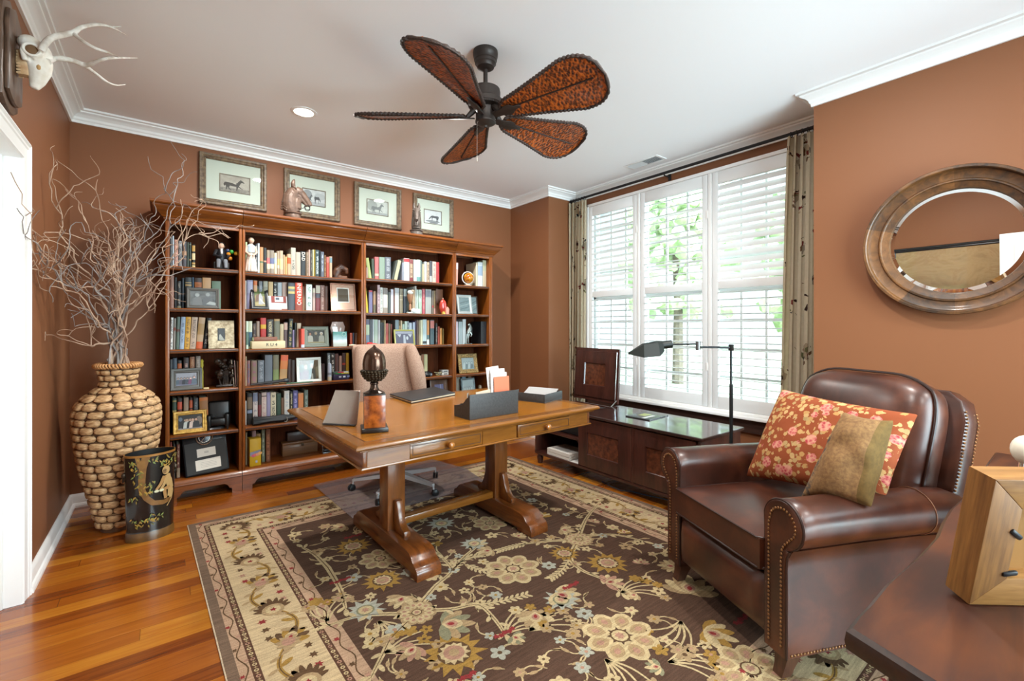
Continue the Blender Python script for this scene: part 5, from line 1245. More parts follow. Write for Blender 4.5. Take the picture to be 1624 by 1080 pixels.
MB().tube([(0, 0, .1), (0, 0, .125)], .0045, M_CHROME).build('cap', t_)

# letter tray
p0, p1, p2 = onz(864, 640, DT), onz(906, 628.5, DT), onz(825, 632, DT)
rz = math.atan2(p1.y - p0.y, p1.x - p0.x); wv = (p1 - p0).length
t_ = thing('letter_tray', 'black leather letter tray at the window end of the desk', 'tray', (p0.x, p0.y, ZD), (0, 0, rz))
dp = .27; wv = min(wv, .235)
MB().bb((0, 0, 0), (wv, dp, .006), BX).build('bottom', t_)
MB().bb((0, 0, .006), (wv, .007, .055), BX, bev=.002).build('near_wall', t_)
MB().bb((wv - .007, .007, .006), (wv, dp, .055), BX, bev=.002).build('right_wall', t_)
MB().bb((0, .007, .006), (.007, dp, .055), BX, bev=.002).build('left_wall', t_)
MB().bb((.007, dp - .007, .006), (wv * .4, dp, .06), BX, bev=.002).build('far_wall', t_)
TT = Matrix.Translation((p0.x, p0.y, ZD)) @ Matrix.Rotation(rz, 4, 'Z')
for k, (lab, rr, c) in enumerate((('white papers curling out of the black letter tray', 4, '#dcdad8'), ('grey sheet beneath the curling paper in the letter tray', -3, '#bfbdbc'))):
    b = MB()
    def sheet(i, j): 
        x, y = (i - .5) * .19, (j - .5) * .23
        return (x, y, .0 + (.075 - .03 * k) * max(0, i - .25) ** 1.6 * (1 if k == 0 else .6))
    b.grid(8, 4, sheet, flat(c, .7))
    for v in list(b.bm.verts): pass
    r_ = bmesh.ops.solidify(b.bm, geom=list(b.bm.faces), thickness=.001)
    tag(b.build('paper_sheet', None, TT @ Vector((.118, .13, .014 + .006 * (1 - k))), (0, 0, rz + R(rr))), lab, 'paper', 'papers in the letter tray')

# ------------------------------------------------------------------ swivel chair behind the desk
M_UPH = speck('#8f7160', '#a98a76', 130, .85, bump=.25)
M_BCH = flat('#e6e7ea', .34, .75)
ch = thing('swivel_chair', 'tan upholstered swivel chair with wings and chrome castors, behind the desk', 'chair', (1.425, 3.275, .006), (0, 0, R(4)))
b = MB()
b.lathe([(.045, .075), (.045, .1), (.03, .11), (.026, .2), (.02, .2), (.02, .40)], M_BCH, n=20); b.build('gas_column', ch)
for k in range(5):
    a = R(146 + 72 * k - 0)
    ca, sa = math.cos(a), math.sin(a); Rr = .335
    b = MB(); rg = []
    for t in (0, .5, 1):
        r_ = lerp(.03, Rr, t); zc = lerp(.115, .082, t); hw = lerp(.024, .014, t); hh = lerp(.018, .009, t)
        rg.append([(r_ * ca - sa * s * hw, r_ * sa + ca * s * hw, zc + q * hh) for s, q in ((-1, -1), (1, -1), (1, 1), (-1, 1))])
    b.rings(rg, M_BCH); b.build('base_arm', ch)
    cs = bpy.data.objects.new('castor', None); COL.objects.link(cs); cs.parent = ch; cs.location = (Rr * ca, Rr * sa, 0)
    b = MB(); b.tube([(0, 0, .05), (0, 0, .085)], .008, M_BCH)
    b.build('stem', cs)
    for s in (-1, 1):
        Mw = Matrix.Rotation(a + R(50), 4, 'Z') @ Matrix.Translation((.012, s * .011, .026)) @ Matrix.Rotation(R(90), 4, 'X')
        MB().lathe([(.0001, -.008), (.02, -.008), (.0255, -.004), (.0255, .004), (.02, .008), (.0001, .008)], flat('#141416', .4), Mw, 18).build('wheel', cs)
b = MB()
b.bb((-.26, -.27, .40), (.26, .24, .53), M_UPH, bev=.05, seg=4); b.build('seat', ch)
# back: curved shell with wings
def back(i, j):
    # i across, j up
    x = (i - .5) * 2
    z = .47 + .63 * j
    y = .22 + .10 * j + .0 - .10 * abs(x) ** 3 * (1 - .25 * j)
    hw = lerp(.285, .262, j)
    return Vector((x * hw, y, z))
b = MB(); N, Mv = 20, 12
F_, K_ = [], []
for (off, sg) in ((-.05, 1), (.05, -1)):
    pass
def thick(i, j, s):
    p = back(i, j); e = min(1, min(i, 1 - i) * 9, (1 - j) * 7) ; e = math.sqrt(max(0, e))
    puff = .012 * math.sin(PI * min(1, max(0, i))) if s < 0 else 0
    return p + Vector((0, s * (.05 * (.35 + .65 * e)) - (puff if s < 0 else 0), 0))
b.grid(N, Mv, lambda i, j: thick(i, j, -1), M_UPH); b.grid(N, Mv, lambda i, j: thick(i, j, 1), M_UPH)
bmesh.ops.remove_doubles(b.bm, verts=b.bm.verts, dist=.0001)
for seg in ([(0, j / Mv) for j in range(Mv + 1)] , [(1, j / Mv) for j in range(Mv + 1)], [(i / N, 1) for i in range(N + 1)], [(i / N, 0) for i in range(N + 1)]):
    b.rings([[thick(i, j, -1) for i, j in seg], [thick(i, j, 1) for i, j in seg]], M_UPH, closed=False, cap=False)
bmesh.ops.remove_doubles(b.bm, verts=b.bm.verts, dist=.0002)
bmesh.ops.recalc_face_normals(b.bm, faces=b.bm.faces)
b.build('backrest', ch, mods=subsurf(1), ang=80)
for s in (-1, 1):
    # padded wing running down the inner edge of the back
    b = MB()
    pts, rad = [], []
    for k in range(11):
        t = k / 10; p = back(.5 + s * lerp(.40, .455, t), .985 - t * .84)
        pts.append(p + Vector((0, -.062 - .05 * math.sin(PI * t) ** 1.0, .0))); rad.append(.034 + .03 * math.sin(PI * min(1, t * .9 + .1)))
    b.tube(pts, rad, M_UPH, 12); b.build('wing', ch, mods=subsurf(1))
    b = MB(); b.tube([(s * .275, .2, .60), (s * .29, .05, .64), (s * .295, -.12, .635), (s * .285, -.2, .61)], [.035, .044, .044, .034], M_UPH, 12); b.bb((s * .285 - .03, -.19, .44), (s * .285 + .03, .2, .62), M_UPH, bev=.02, seg=3)
    b.build('armrest', ch)
b = MB(); b.bb((-.1, -.1, .375), (.1, .12, .402), M_IRON, bev=.006); b.build('tilt_plate', ch)

# chair mat
t = NT('clear_mat_vinyl')
tr = t.n('ShaderNodeBsdfTransparent'); tr.inputs['Color'].default_value = (.93, .9, .92, 1)
mx = t.n('ShaderNodeMixShader'); mx.inputs[0].default_value = .30
t.base('#a39594'); t.props(.3); t.l(tr.outputs[0], mx.inputs[1]); t.l(t.b.outputs[0], mx.inputs[2]); t.l(mx.outputs[0], t.out.inputs['Surface'])
b = MB(); q = [onz(496, 770, .012), onz(567, 828, .012)]
pts = [(.926, 3.74), (.965, 2.90), (2.02, 2.93), (2.08, 3.36), (1.98, 3.78)]
b.prism([(p[0] - 1.45, p[1] - 3.3) for p in pts], .003, t.m, bev=.0008)
tag(b.build('chair_mat', None, (1.45, 3.3, .0115)), 'translucent plastic chair mat under the swivel chair', 'mat')

# ------------------------------------------------------------------ low cabinet under the window
CD, CL = '#2c1611', '#512a20'
M_CX = wood(CD, CL, 'X', rough=.3, coat=.3); M_CY = wood(CD, CL, 'Y', rough=.3, coat=.3); M_CZ = wood(CD, CL, 'Z', rough=.3, coat=.3)
M_CTOP = wood('#2a1a18', '#43302c', 'Y', rough=.14, coat=.6); M_CBURL = speck('#3a1c12', '#6b3a24', 30, .3, coat=.4, detail=6)
CX0, CX1, CY0, CY1, CTZ = 2.70, 3.22, 1.545, 3.165, .54
cab = thing('credenza', 'long low dark wood cabinet with panelled doors under the shuttered window', 'cabinet', (CX0, CY0, 0))
LY = 3.165 - CY0; W_ = CX1 - CX0; yo = 2.618 - CY0       # open section from yo to LY
b = MB()
b.rings([[(x0, y0, z), (x1, y0, z), (x1, y1, z), (x0, y1, z)] for x0, y0, x1, y1, z in ((-.012, -.012, W_ + .004, yo, .515), (-.022, -.022, W_ + .006, yo, .522), (-.022, -.022, W_ + .006, yo, .536), (-.017, -.017, W_ + .004, yo, .54))], M_CTOP); b.build('top', cab, ang=25)
for nm, y0, y1 in (('end_panel', 0, .025), ('end_panel', LY - .025, LY), ('divider', yo - .02, yo)):
    MB().bb((.002, y0, .10), (W_, y1, .515), M_CZ, bev=.003).build(nm, cab)
MB().bb((W_ - .012, .02, .1), (W_, LY - .02, .515), M_CY).build('back_panel', cab)
MB().bb((-.004, 0, .085), (W_, LY, .11), M_CY, bev=.004).build('bottom', cab)
MB().bb((.01, yo, .30), (W_ - .012, LY - .025, .32), M_CY, bev=.003).build('shelf', cab)
for yy in (.035, LY - .035):
    for xx in (.035, W_ - .035):
        MB().lathe([(.022, 0), (.024, .012), (.03, .05), (.03, .062), (.024, .07), (.024, .086)], M_CZ, Matrix.Translation((xx, yy, 0)), 16).build('leg', cab)
def door_panel(b, y0, y1, z0, z1, x):
    # raised frame with a sunk burl panel, facing -x
    def R_(e, p): return [(x - p, y0 + e, z0 + e), (x - p, y1 - e, z0 + e), (x - p, y1 - e, z1 - e), (x - p, y0 + e, z1 - e)]
    b.rings([R_(0, -.018), R_(0, 0), R_(.004, .003), R_(.03, .003), R_(.1, .012), R_(.108, .012), R_(.112, .003)], M_CZ, cap=False)
    b.rings([R_(.112, .003), R_(.1125, .0032)], M_CBURL, cap=False)
    b.face(R_(.112, .003), M_CBURL)
    b.face(R_(0, -.018), M_CZ)
for k, (y0, y1) in enumerate(((2.085 - CY0, yo - .004), (.03, 2.06 - CY0))):
    d_ = bpy.data.objects.new('door', None); COL.objects.link(d_); d_.parent = cab
    b = MB(); door_panel(b, y0, y1, .114, .508, -.003); b.build('door_panel', d_, ang=25)
MB().bb((-.002, 2.062 - CY0, .11), (.015, 2.083 - CY0, .514), M_CZ).build('mullion', cab)
# lifted lid over the open section
lid = bpy.data.objects.new('lid', None); COL.objects.link(lid); lid.parent = cab
lid.location = (W_ - .02, (yo + LY) / 2, .552); lid.rotation_euler = (0, R(4), 0)
wl = (LY - yo) - .01
b = MB()
def RL(e, p): return [(-p, -wl / 2 + e, e), (-p, wl / 2 - e, e), (-p, wl / 2 - e, .49 - e), (-p, -wl / 2 + e, .49 - e)]
b.rings([RL(0, -.022), RL(0, .0), RL(.03, .0), RL(.031, .012), RL(.1, .02), RL(.14, .02), RL(.146, .008)], M_CZ, cap=False); b.face(RL(.146, .008), M_CBURL); b.face(RL(0, -.022)[::-1], M_CZ)
b.build('lid_panel', lid, ang=25)
MB().tube([(-.006, -wl / 2 + .004, .03), (-.1, -wl / 2 + .006, -.03)], .005, M_CHROME, 8).build('stay', cab, loc=lid.location)
MB().bb((-.022, -wl / 2 + .012, .03), (-.012, -wl / 2 + .018, .46), M_CHROME).build('stay_track', lid)
# front rail and inner printer shelf of the open section
MB().bb((.005, yo, .47), (.022, LY - .025, .512), M_CY, bev=.003).build('rail', cab)
CB = Vector((CX0, CY0, 0))
t_ = thing('printer', 'black printer sunk in the open end of the cabinet, under the raised lid', 'printer', CB + Vector((.06, yo + .035, .3205)))
MB().bb((0, 0, 0), (.38, .42, .20), flat('#232426', .45), bev=.012, seg=3).build('body', t_)
MB().bb((-.03, .06, .2), (.25, .36, .215), flat('#2c2d30', .35), bev=.005).build('scanner_lid', t_)
MB().box((-.02, .2, .235), (.14, .26, .004), flat('#3a3b3e', .3), rot=(0, R(-12), 0)).build('paper_tray', t_)
for k, (lab, x0, y0, z0, dx, dy, dz, c) in enumerate((('thick stack of white paper on the lower shelf of the cabinet', .012, yo + .11, .1108, .22, .28, .055, '#cfc8bf'), ('loose printed sheet beside the paper stack, next to the cabinet door', .01, yo + .012, .1108, .21, .09, .004, '#d8d4cd'), ('grey plastic box on the upper cabinet shelf', .02, yo + .02, .321, .0, .0, .0, '#6f7276'))):
    if k == 2: continue
    b = MB()
    n = 6 if k == 0 else 1
    for j in range(n):
        o_ = (rng.random() - .5) * .006; b.bb((x0 + o_, y0 + o_, z0 + dz * j / n), (x0 + dx + o_, y0 + dy + o_, z0 + dz * (j + 1) / n - .0004), flat(c, .8))
    b.bb((x0 + .03, y0 + dy * .2, z0 + dz - .0003), (x0 + dx * .8, y0 + dy * .8, z0 + dz + .0003), flat('#a9a6a2', .8))
    tag(b.build('paper_stack', None, CB), lab, 'paper', 'papers in the cabinet')
# magazine on the cabinet top
p_ = [onz(u, v, CTZ) for u, v in ((992, 660.5), (1030, 667.5), (1060, 659.5), (1022, 653))]
c_ = sum(p_, Vector()) / 4
b = MB(); b.prism([(p.x - c_.x, p.y - c_.y) for p in p_], .007, speck('#26292b', '#4b4f50', 12, .25, coat=.3), bev=.001)
b.prism([((p.x - c_.x) * .35, (p.y - c_.y) * .3 + .02) for p in p_], .0004, flat('#97a05a', .4), Matrix.Translation((0, 0, .0071)))
b.prism([((p.x - c_.x) * .5 - .05, (p.y - c_.y) * .12 - .05) for p in p_], .0004, flat('#c9c9c6', .4), Matrix.Translation((0, 0, .0071)))
tag(b.build('magazine', None, (c_.x, c_.y, CTZ + .0008)), 'dark glossy magazine lying on the cabinet top', 'magazine')
# power cable on the floor in front of the cabinet
b = MB(); b.tube([onz(u, v, .006) for u, v in ((955, 764), (966, 770), (985, 778), (1000, 779), (1015, 783))] + [Vector((2.9, 1.75, .006))], .005, flat('#3a3a3c', .5), 6)
tag(b.build('power_cable', None), 'grey power cable on the floor under the cabinet', 'cable')

# ------------------------------------------------------------------ pharmacy floor lamp
lp = thing('floor_lamp', 'slender black pharmacy floor lamp with a green-black tent shade, behind the armchair', 'lamp', (2.52, 1.262, 0))
LM = flat('#2b2d2e', .35, .6)
MB().lathe([(.12, 0), (.12, .012), (.11, .02), (.02, .026), (.012, .035)], LM, n=28).build('base', lp)
MB().tube([(0, 0, .03), (0, 0, .92)], .0095, LM, 12).build('lower_pole', lp)
MB().tube([(0, 0, .92), (0, 0, .926), (0, 0, 1.125)], [.0095, .0065, .0065], LM, 10).build('upper_pole', lp)
ad = Vector((-_c, _s, 0)); ad = Vector((-.79, .61, 0)).normalized()
MB().tube([(0, 0, 1.128), Vector((0, 0, 1.13)) + ad * .185], .006, LM, 10).build('arm', lp)
MB().bb((-.011, -.011, 1.11), (.011, .011, 1.145), LM, bev=.003).build('pole_joint', lp)
j = ad * .185
b = MB(); b.tube([j + Vector((0, 0, 1.112)), j + Vector((0, 0, 1.162))], .012, flat('#77797a', .3, .8), 12); b.build('swivel_joint', lp)
MB().tube([j + Vector((0, 0, 1.148)), j + ad * .165 + Vector((0, 0, 1.144))], .005, LM, 8).build('front_arm', lp)
hd = bpy.data.objects.new('lamp_head', None); COL.objects.link(hd); hd.parent = lp
hd.location = j + ad * .16 + Vector((0, 0, 1.142)); hd.rotation_euler = (0, R(6), math.atan2(ad.y, ad.x))
SH_ = flat('#0a120d', .45, .0, .4)
MB().tube([(-.012, 0, .004), (.055, 0, .002)], .022, SH_, 16).build('socket', hd)
b = MB()
# tent shade: gabled, pointed towards +x
rg = [[(.04, -.028, -.03), (.04, -.022, .012), (.04, 0, .026), (.04, .022, .012), (.04, .028, -.03)], [(.075, -.055, -.052), (.07, -.03, .022), (.07, 0, .03), (.07, .03, .022), (.075, .055, -.052)], [(.165, -.06, -.05), (.15, -.028, .018), (.15, 0, .024), (.15, .028, .018), (.165, .06, -.05)], [(.235, -.004, -.028), (.235, -.003, -.02), (.235, 0, -.018), (.235, .003, -.02), (.235, .004, -.028)]]
b.rings(rg, SH_, closed=False, cap=False)
bmesh.ops.solidify(b.bm, geom=list(b.bm.faces), thickness=.002)
b.build('shade', hd, ang=20)
MB().ball((.03, -.03, -.016), .008, M_BRASS, 10, 8).build('switch_knob', hd)
MB().ball((.105, 0, -.018), (.03, .02, .02), flat('#e4ded2', .3), 12, 8).build('bulb', hd)
# ------------------------------------------------------------------ leather armchair
t = NT('brown_leather')
v = t.coord((1, 1, 1))
f = t.noise(v, 5, 4, .6, .4); g = t.noise(v, 160, 2, .6)
t.base(t.ramp(f, [(.3, '#2c150d'), (.5, '#412014'), (.72, '#5e321e')])); t.props(t.math('ADD', .27, t.math('MULTIPLY', f, .16)), coat=.25, coat_rough=.25); t.bump(g, .07, .0015)
M_LEA = t.m
M_WELT = flat('#2b1610', .4)
M_NAIL = flat('#9a7450', .3, .9)
M_LEG = wood('#3d241a', '#5f3d2c', 'Z', rough=.35)
AO, AR = Vector((1.869, .979, .0095)), R(245.7)
arm = thing('armchair', 'brown leather recliner armchair with rolled nailhead-trimmed arms, beside the dark side table', 'armchair', AO, (0, 0, AR))
AM = Matrix.Translation(AO) @ Matrix.Rotation(AR, 4, 'Z'); AMI = AM.inverted()
def rbox(lo, hi, m, bev, crown=None, seg=4, cuts=6):
    b = MB(); b.bb(lo, hi, m, bev=bev, seg=seg)
    return b
# seat cushion with crowned top
def cushion_grid(b, x0, x1, y0, y1, z0, z1, m, crown=.02, n=14, p=6):
    def sup(t): return (1 - abs(2 * t - 1) ** p) ** (1 / 2.2)
    for s in (1, -1):
        def fn(i, j):
            x = lerp(x0, x1, i); y = lerp(y0, y1, j); e = sup(i) * sup(j)
            zc = (z0 + z1) / 2; hh = (z1 - z0) / 2
            return (x, y, zc + s * (hh * (.78 + .22 * e) + (crown * math.sin(PI * i) * math.sin(PI * j) if s > 0 else 0)))
        b.grid(n, n, fn, m)
    def side(pts): 
        b.rings([[(x, y, (z0 + z1) / 2 + s * (z1 - z0) / 2 * .78) for x, y in pts] for s in (-1, 1)], m, closed=False, cap=False)
    ts = [k / n for k in range(n + 1)]
    side([(lerp(x0, x1, k), y0) for k in ts]); side([(lerp(x0, x1, k), y1) for k in ts]); side([(x0, lerp(y0, y1, k)) for k in ts]); side([(x1, lerp(y0, y1, k)) for k in ts])
    bmesh.ops.remove_doubles(b.bm, verts=b.bm.verts, dist=.0004); bmesh.ops.recalc_face_normals(b.bm, faces=b.bm.faces)
b = MB(); cushion_grid(b, -.264, .264, -.045, .60, .335, .478, M_LEA, .018)
b.build('seat_cushion', arm, ang=50)
b = MB()
for z in (.353, .463): b.tube([(-.262, .3, z), (-.2635, -.03, z), (-.25, -.046, z), (.25, -.046, z), (.2635, -.03, z), (.262, .3, z)], .0045, M_WELT, 6)
b.build('seat_welt', arm)
b = MB(); 
def panel(i, j): 
    x = lerp(-.262, .262, i); z = lerp(.118, .322, j); e = (1 - abs(2 * i - 1) ** 8) * (1 - abs(2 * j - 1) ** 4)
    return (x, -.012 - .03 * math.sqrt(max(0, e)), z)
b.grid(16, 10, panel, M_LEA); b.bb((-.262, -.012, .118), (.262, .05, .322), M_LEA, bev=.006)
b.build('footrest_panel', arm, ang=50)
MB().bb((-.264, .03, .13), (.264, .80, .34), flat('#1c0f0b', .5)).build('frame_base', arm)
def arm_outline(s):
    cx, cz, r = .345, .548, .083
    o = [(.265, .085), (.265, .50), (.264, .54)]
    o += [(cx + r * math.cos(a), cz + r * math.sin(a)) for a in [R(170 - 10 * k) for k in range(26)]]
    o += [(.372, .462), (.362, .44), (.358, .40), (.358, .085)]
    return [(s * x, z) for x, z in o]
for s in (-1, 1):
    o_ = arm_outline(s)
    b = MB(); rg = []
    for y, sc_ in ((-.012, .985), (-.004, 1.0), (.04, 1.0), (.3, 1.0), (.55, .99), (.70, .97), (.76, .93)):
        rg.append([(s * .31 + (x - s * .31) * (sc_ if y < .5 else 1.0), y, .085 + (z - .085) * sc_) for x, z in o_])
    b.rings(rg, M_LEA); b.build('arm', arm, ang=50)
    # front facing with raised welt and nail heads
    b = MB(); ins = [(s * .31 + (x - s * .31) * .9, z * .99 + .004) for x, z in o_]
    b.rings([[(x, -.012, z) for x, z in o_], [(x, -.022, z) for x, z in o_], [(s * .312 + (x - s * .312) * .93, -.026, .085 + (z - .085) * .985 + .002) for x, z in o_], [(s * .314 + (x - s * .314) * .5, -.022, .1 + (z - .085) * .93) for x, z in o_]], M_LEA, cap=False)
    b.face([(s * .314 + (x - s * .314) * .5, -.022, .1 + (z - .085) * .93) for x, z in o_], M_LEA)
    b.build('front_facing', arm, ang=60)
    b = MB(); b.tube([(x, -.02, z) for x, z in o_], .0045, M_WELT, 6); b.build('front_welt', arm)
    path = [(s * .284, .115), (s * .284, .53)]
    cx, cz, r = .345, .548, .055
    path += [(s * (cx + r * math.cos(a)), cz + r * math.sin(a)) for a in [R(165 - 9 * k) for k in range(22)]]
    path += [(s * .352, .478), (s * .342, .455), (s * .339, .42), (s * .339, .115)]
    b = MB(); acc = 0; st = .0125; last = None
    pts = []
    for a_, c_ in zip(path, path[1:]):
        L = math.dist(a_, c_); n = max(1, int(L / .002))
        for k in range(n): pts.append((lerp(a_[0], c_[0], k / n), lerp(a_[1], c_[1], k / n)))
    lastp = None
    for p in pts:
        if lastp is None or math.dist(p, lastp) >= st:
            b.ball((p[0], -.0255, p[1]), (.0048, .0032, .0048), M_NAIL, 8, 5); lastp = p
    b.build('nailhead_trim', arm)
    b = MB()
    for k in range(52): b.ball((s * .3595, .0 + .0135 * k, .095), (.003, .0048, .0048), M_NAIL, 6, 4)
    b.build('side_nailheads', arm)
    b = MB(); b.tube([(s * (.345 + .0845 * math.cos(R(a))), .56, .085 + (.548 + .0845 * math.sin(R(a)) - .085) * .99) for a in range(-70, 180, 10)], .002, flat('#8a5f45', .5), 6); b.build('arm_seam', arm)
# back
BT = R(15)
BMx = Matrix.Translation((0, .56, .40)) @ Matrix.Rotation(-BT, 4, 'X')
def bxf(b):
    for vv in b.bm.verts: vv.co = BMx @ vv.co
b = MB()
def bk(s):
    def fn(i, j):
        u = 2 * i - 1; x = u * .315; z = lerp(.0, .665, j)
        # rounded upper corners
        if j > .6: x *= 1 - .11 * ((j - .6) / .4) ** 3
        z -= .665 * .085 * j ** 6 * max(0, (abs(u) - .35) / .65) ** 2.6
        e = (1 - abs(u) ** 5) * (1 - max(0, (j - .5) / .5) ** 5) * (1 - max(0, (.2 - j) / .2) ** 3)
        return (x, .08 + s * (.035 + .075 * max(0, e) ** .55), z)
    return fn
b.grid(18, 18, bk(-1), M_LEA); b.grid(18, 18, bk(1), M_LEA)
ed = lambda i, j: [bk(-1)(i, j), bk(1)(i, j)]
for seg in ([(0, k / 18) for k in range(19)], [(1, k / 18) for k in range(19)], [(k / 18, 1) for k in range(19)], [(k / 18, 0) for k in range(19)]):
    q = [ed(*p) for p in seg]; b.rings([[a for a, c in q], [c for a, c in q]], M_LEA, closed=False, cap=False)
bmesh.ops.remove_doubles(b.bm, verts=b.bm.verts, dist=.0004); bmesh.ops.recalc_face_normals(b.bm, faces=b.bm.faces); bxf(b)
b.build('back_cushion', arm, ang=70, mods=subsurf(1))
b = MB()
seg = [(0, k / 18) for k in range(3, 19)] + [(k / 18, 1) for k in range(1, 18)] + [(1, k / 18) for k in range(18, 2, -1)]
b.tube([Vector(bk(-1)(*p)) + Vector((0, -.002, 0)) for p in seg], .0055, M_WELT, 6); bxf(b); b.build('back_welt', arm)
b = MB()
po = [(-.335, -.2), (.335, -.2), (.345, .3), (.34, .52), (.315, .6), (.26, .635), (-.26, .635), (-.315, .6), (-.34, .52), (-.345, .3)]
b.prism(po, .075, M_LEA, Matrix(((1, 0, 0, 0), (0, 0, 1, .155), (0, 1, 0, 0), (0, 0, 0, 1))), bev=.012); bxf(b); b.build('outer_back', arm)
for s in (-1, 1):
    for yy in (.163, .222):
        b = MB()
        for k in range(46):
            z = -.05 + .0135 * k; xx = .343 if z < .3 else lerp(.345, .341, (z - .3) / .22) if z < .52 else lerp(.34, .315, (z - .52) / .08)
            b.ball((s * (xx + .001), yy, z), (.0035, .0048, .0048), M_NAIL, 6, 4)
        bxf(b); b.build('back_nailheads', arm)
for s in (-1, 1):
    for y0, fr in ((.015, 1), (.72, -1)):
        b = MB(); rg = []
        for z, w_, off in ((.0, .020, .03), (.03, .022, .018), (.06, .027, .008), (.09, .033, .0), (.125, .036, .0)):
            cx_, cy_ = s * .312 , y0 - fr * off + (.02 if fr > 0 else 0)
            rg.append([(cx_ - w_, cy_ - w_, z), (cx_ + w_, cy_ - w_, z), (cx_ + w_, cy_ + w_, z), (cx_ - w_, cy_ + w_, z)])
        b.rings(rg, M_LEG); b.build('leg', arm)

# ---------------- cushions
def floral():
    t = NT('floral_cotton')
    v = t.coord((1, 1, 1), kind='UV')
    base = t.mix(t.noise(v, 9, 3), '#8a4429', '#97502f')
    wob = t.n('ShaderNodeVectorMath', operation='ADD')
    nz = t.n('ShaderNodeTexNoise'); nz.inputs['Scale'].default_value = 60; t.l(v, nz.inputs['Vector'])
    sc = t.n('ShaderNodeVectorMath', operation='SCALE'); sc.inputs['Scale'].default_value = .022
    t.l(nz.outputs['Color'], sc.inputs[0]); t.l(v, wob.inputs[0]); t.l(sc.outputs[0], wob.inputs[1])
    l1 = t.voro(wob.outputs[0], 17); leaf = t.math('LESS_THAN', l1.outputs['Distance'], .47)
    big = t.noise(v, 5.5, 2, .5, .5); leaf = t.math('MULTIPLY', leaf, t.math('GREATER_THAN', big, .40))
    leafc = t.ramp(l1.outputs['Color'], [(.2, '#b98f58'), (.5, '#c6a470'), (.8, '#a3895c')])
    c = t.mix(leaf, base, leafc)
    r1 = t.voro(wob.outputs[0], 5.6); rose = t.math('LESS_THAN', r1.outputs['Distance'], .34)
    rc = t.voro(wob.outputs[0], 30)
    rosec = t.ramp(rc.outputs['Distance'], [(.15, '#a83a42'), (.42, '#c66e68'), (.7, '#d09880')])
    sel = t.math('GREATER_THAN', t.sep(r1.outputs['Color'])[0], .12)
    c = t.mix(t.math('MULTIPLY', rose, sel), c, rosec)
    t.base(c); t.props(.85, spec=.2); t.bump(t.noise(v, 240, 2), .1, .002)
    return t.m

def pillow(name, label, corners, nrm, th, mfn, n=18, wrinkle=.004, sag=.0):
    """corners TL, TR, BR, BL in world space; both faces bulge by th/2"""
    TL, TR, BR, BL = [Vector(c) for c in corners]; nrm = Vector(nrm).normalized()
    ctr = (TL + TR + BR + BL) / 4
    b = MB(); uvl = b.bm.loops.layers.uv.new('uv')
    W, Hh = (TR - TL).length, (TL - BL).length
    V = {}
    for s in (1, -1):
        for i in range(n + 1):
            for j in range(n + 1):
                u, w_ = i / n, j / n
                p = TL * (1 - u) * w_ + TR * u * w_ + BR * u * (1 - w_) + BL * (1 - u) * (1 - w_)
                eu, ew = 4 * u * (1 - u), 4 * w_ * (1 - w_)
                # pinched corners: edges bow inwards a little
                p += (ctr - p) * (.07 * (eu * (1 - ew) + ew * (1 - eu)))
                e = (eu * ew) ** .42
                p += nrm * (s * th / 2 * e)
                q = noise.noise(p * 14) * wrinkle * (e ** .5) * 2
                p += nrm * (s * q)
                if i in (0, n) or j in (0, n):
                    if s == 1: V[s, i, j] = b.bm.verts.new(p - ctr)
                    else: V[s, i, j] = V[1, i, j]
                else: V[s, i, j] = b.bm.verts.new(p - ctr)
        for i in range(n):
            for j in range(n):
                ks = [(i, j), (i + 1, j), (i + 1, j + 1), (i, j + 1)]
                fc = b.bm.faces.new([V[s, a, c] for a, c in (ks if s == 1 else ks[::-1])])
                fc.material_index = b.mi(mfn(s, (i + .5) / n, (j + .5) / n))
                for lp, (a, c) in zip(fc.loops, ks if s == 1 else ks[::-1]): lp[uvl].uv = (a / n * W / .45, c / n * Hh / .45)
    return tag(b.build(name, None, ctr, ang=80, mods=subsurf(1)), label, 'cushion'), V, ctr
nl = AM.to_3x3() @ Vector((0, -math.cos(R(24)), math.sin(R(24))))
P0 = AM @ Vector((0, .335, .485))
FM = floral(); FB = speck('#8b5a34', '#a06a3e', 30, .9)
cs = [onp(u, v, P0, nl) for u, v in ((1237, 613), (1465, 655), (1408, 806), (1178, 757))]
o, _, _ = pillow('cushion', 'large orange floral cushion leaning in the leather armchair', cs, nl, .17, lambda s, u, v: FM, wrinkle=.003)
n2 = (AM.to_3x3() @ Vector((.30, -.88, .36))).normalized()
P1 = AM @ Vector((.13, .16, .60))
MBR = speck('#6f5030', '#8a6840', 90, .95, bump=.3); MOL = speck('#5e471e', '#6d5426', 60, .9); MDK = speck('#4a3f36', '#8c6a44', 60, .9, lo=.42, hi=.58)
cs2 = [onp(u, v, P1, n2) for u, v in ((1338, 650), (1420, 664), (1384, 808), (1266, 792))]
o, _, _ = pillow('cushion', 'small tan wool cushion with an olive edge, in front of the floral cushion', cs2, n2, .165, lambda s, u, v: (MOL if s < 0 or u > .84 else MDK if (u < .16 and v < .75) else MBR), wrinkle=.011)

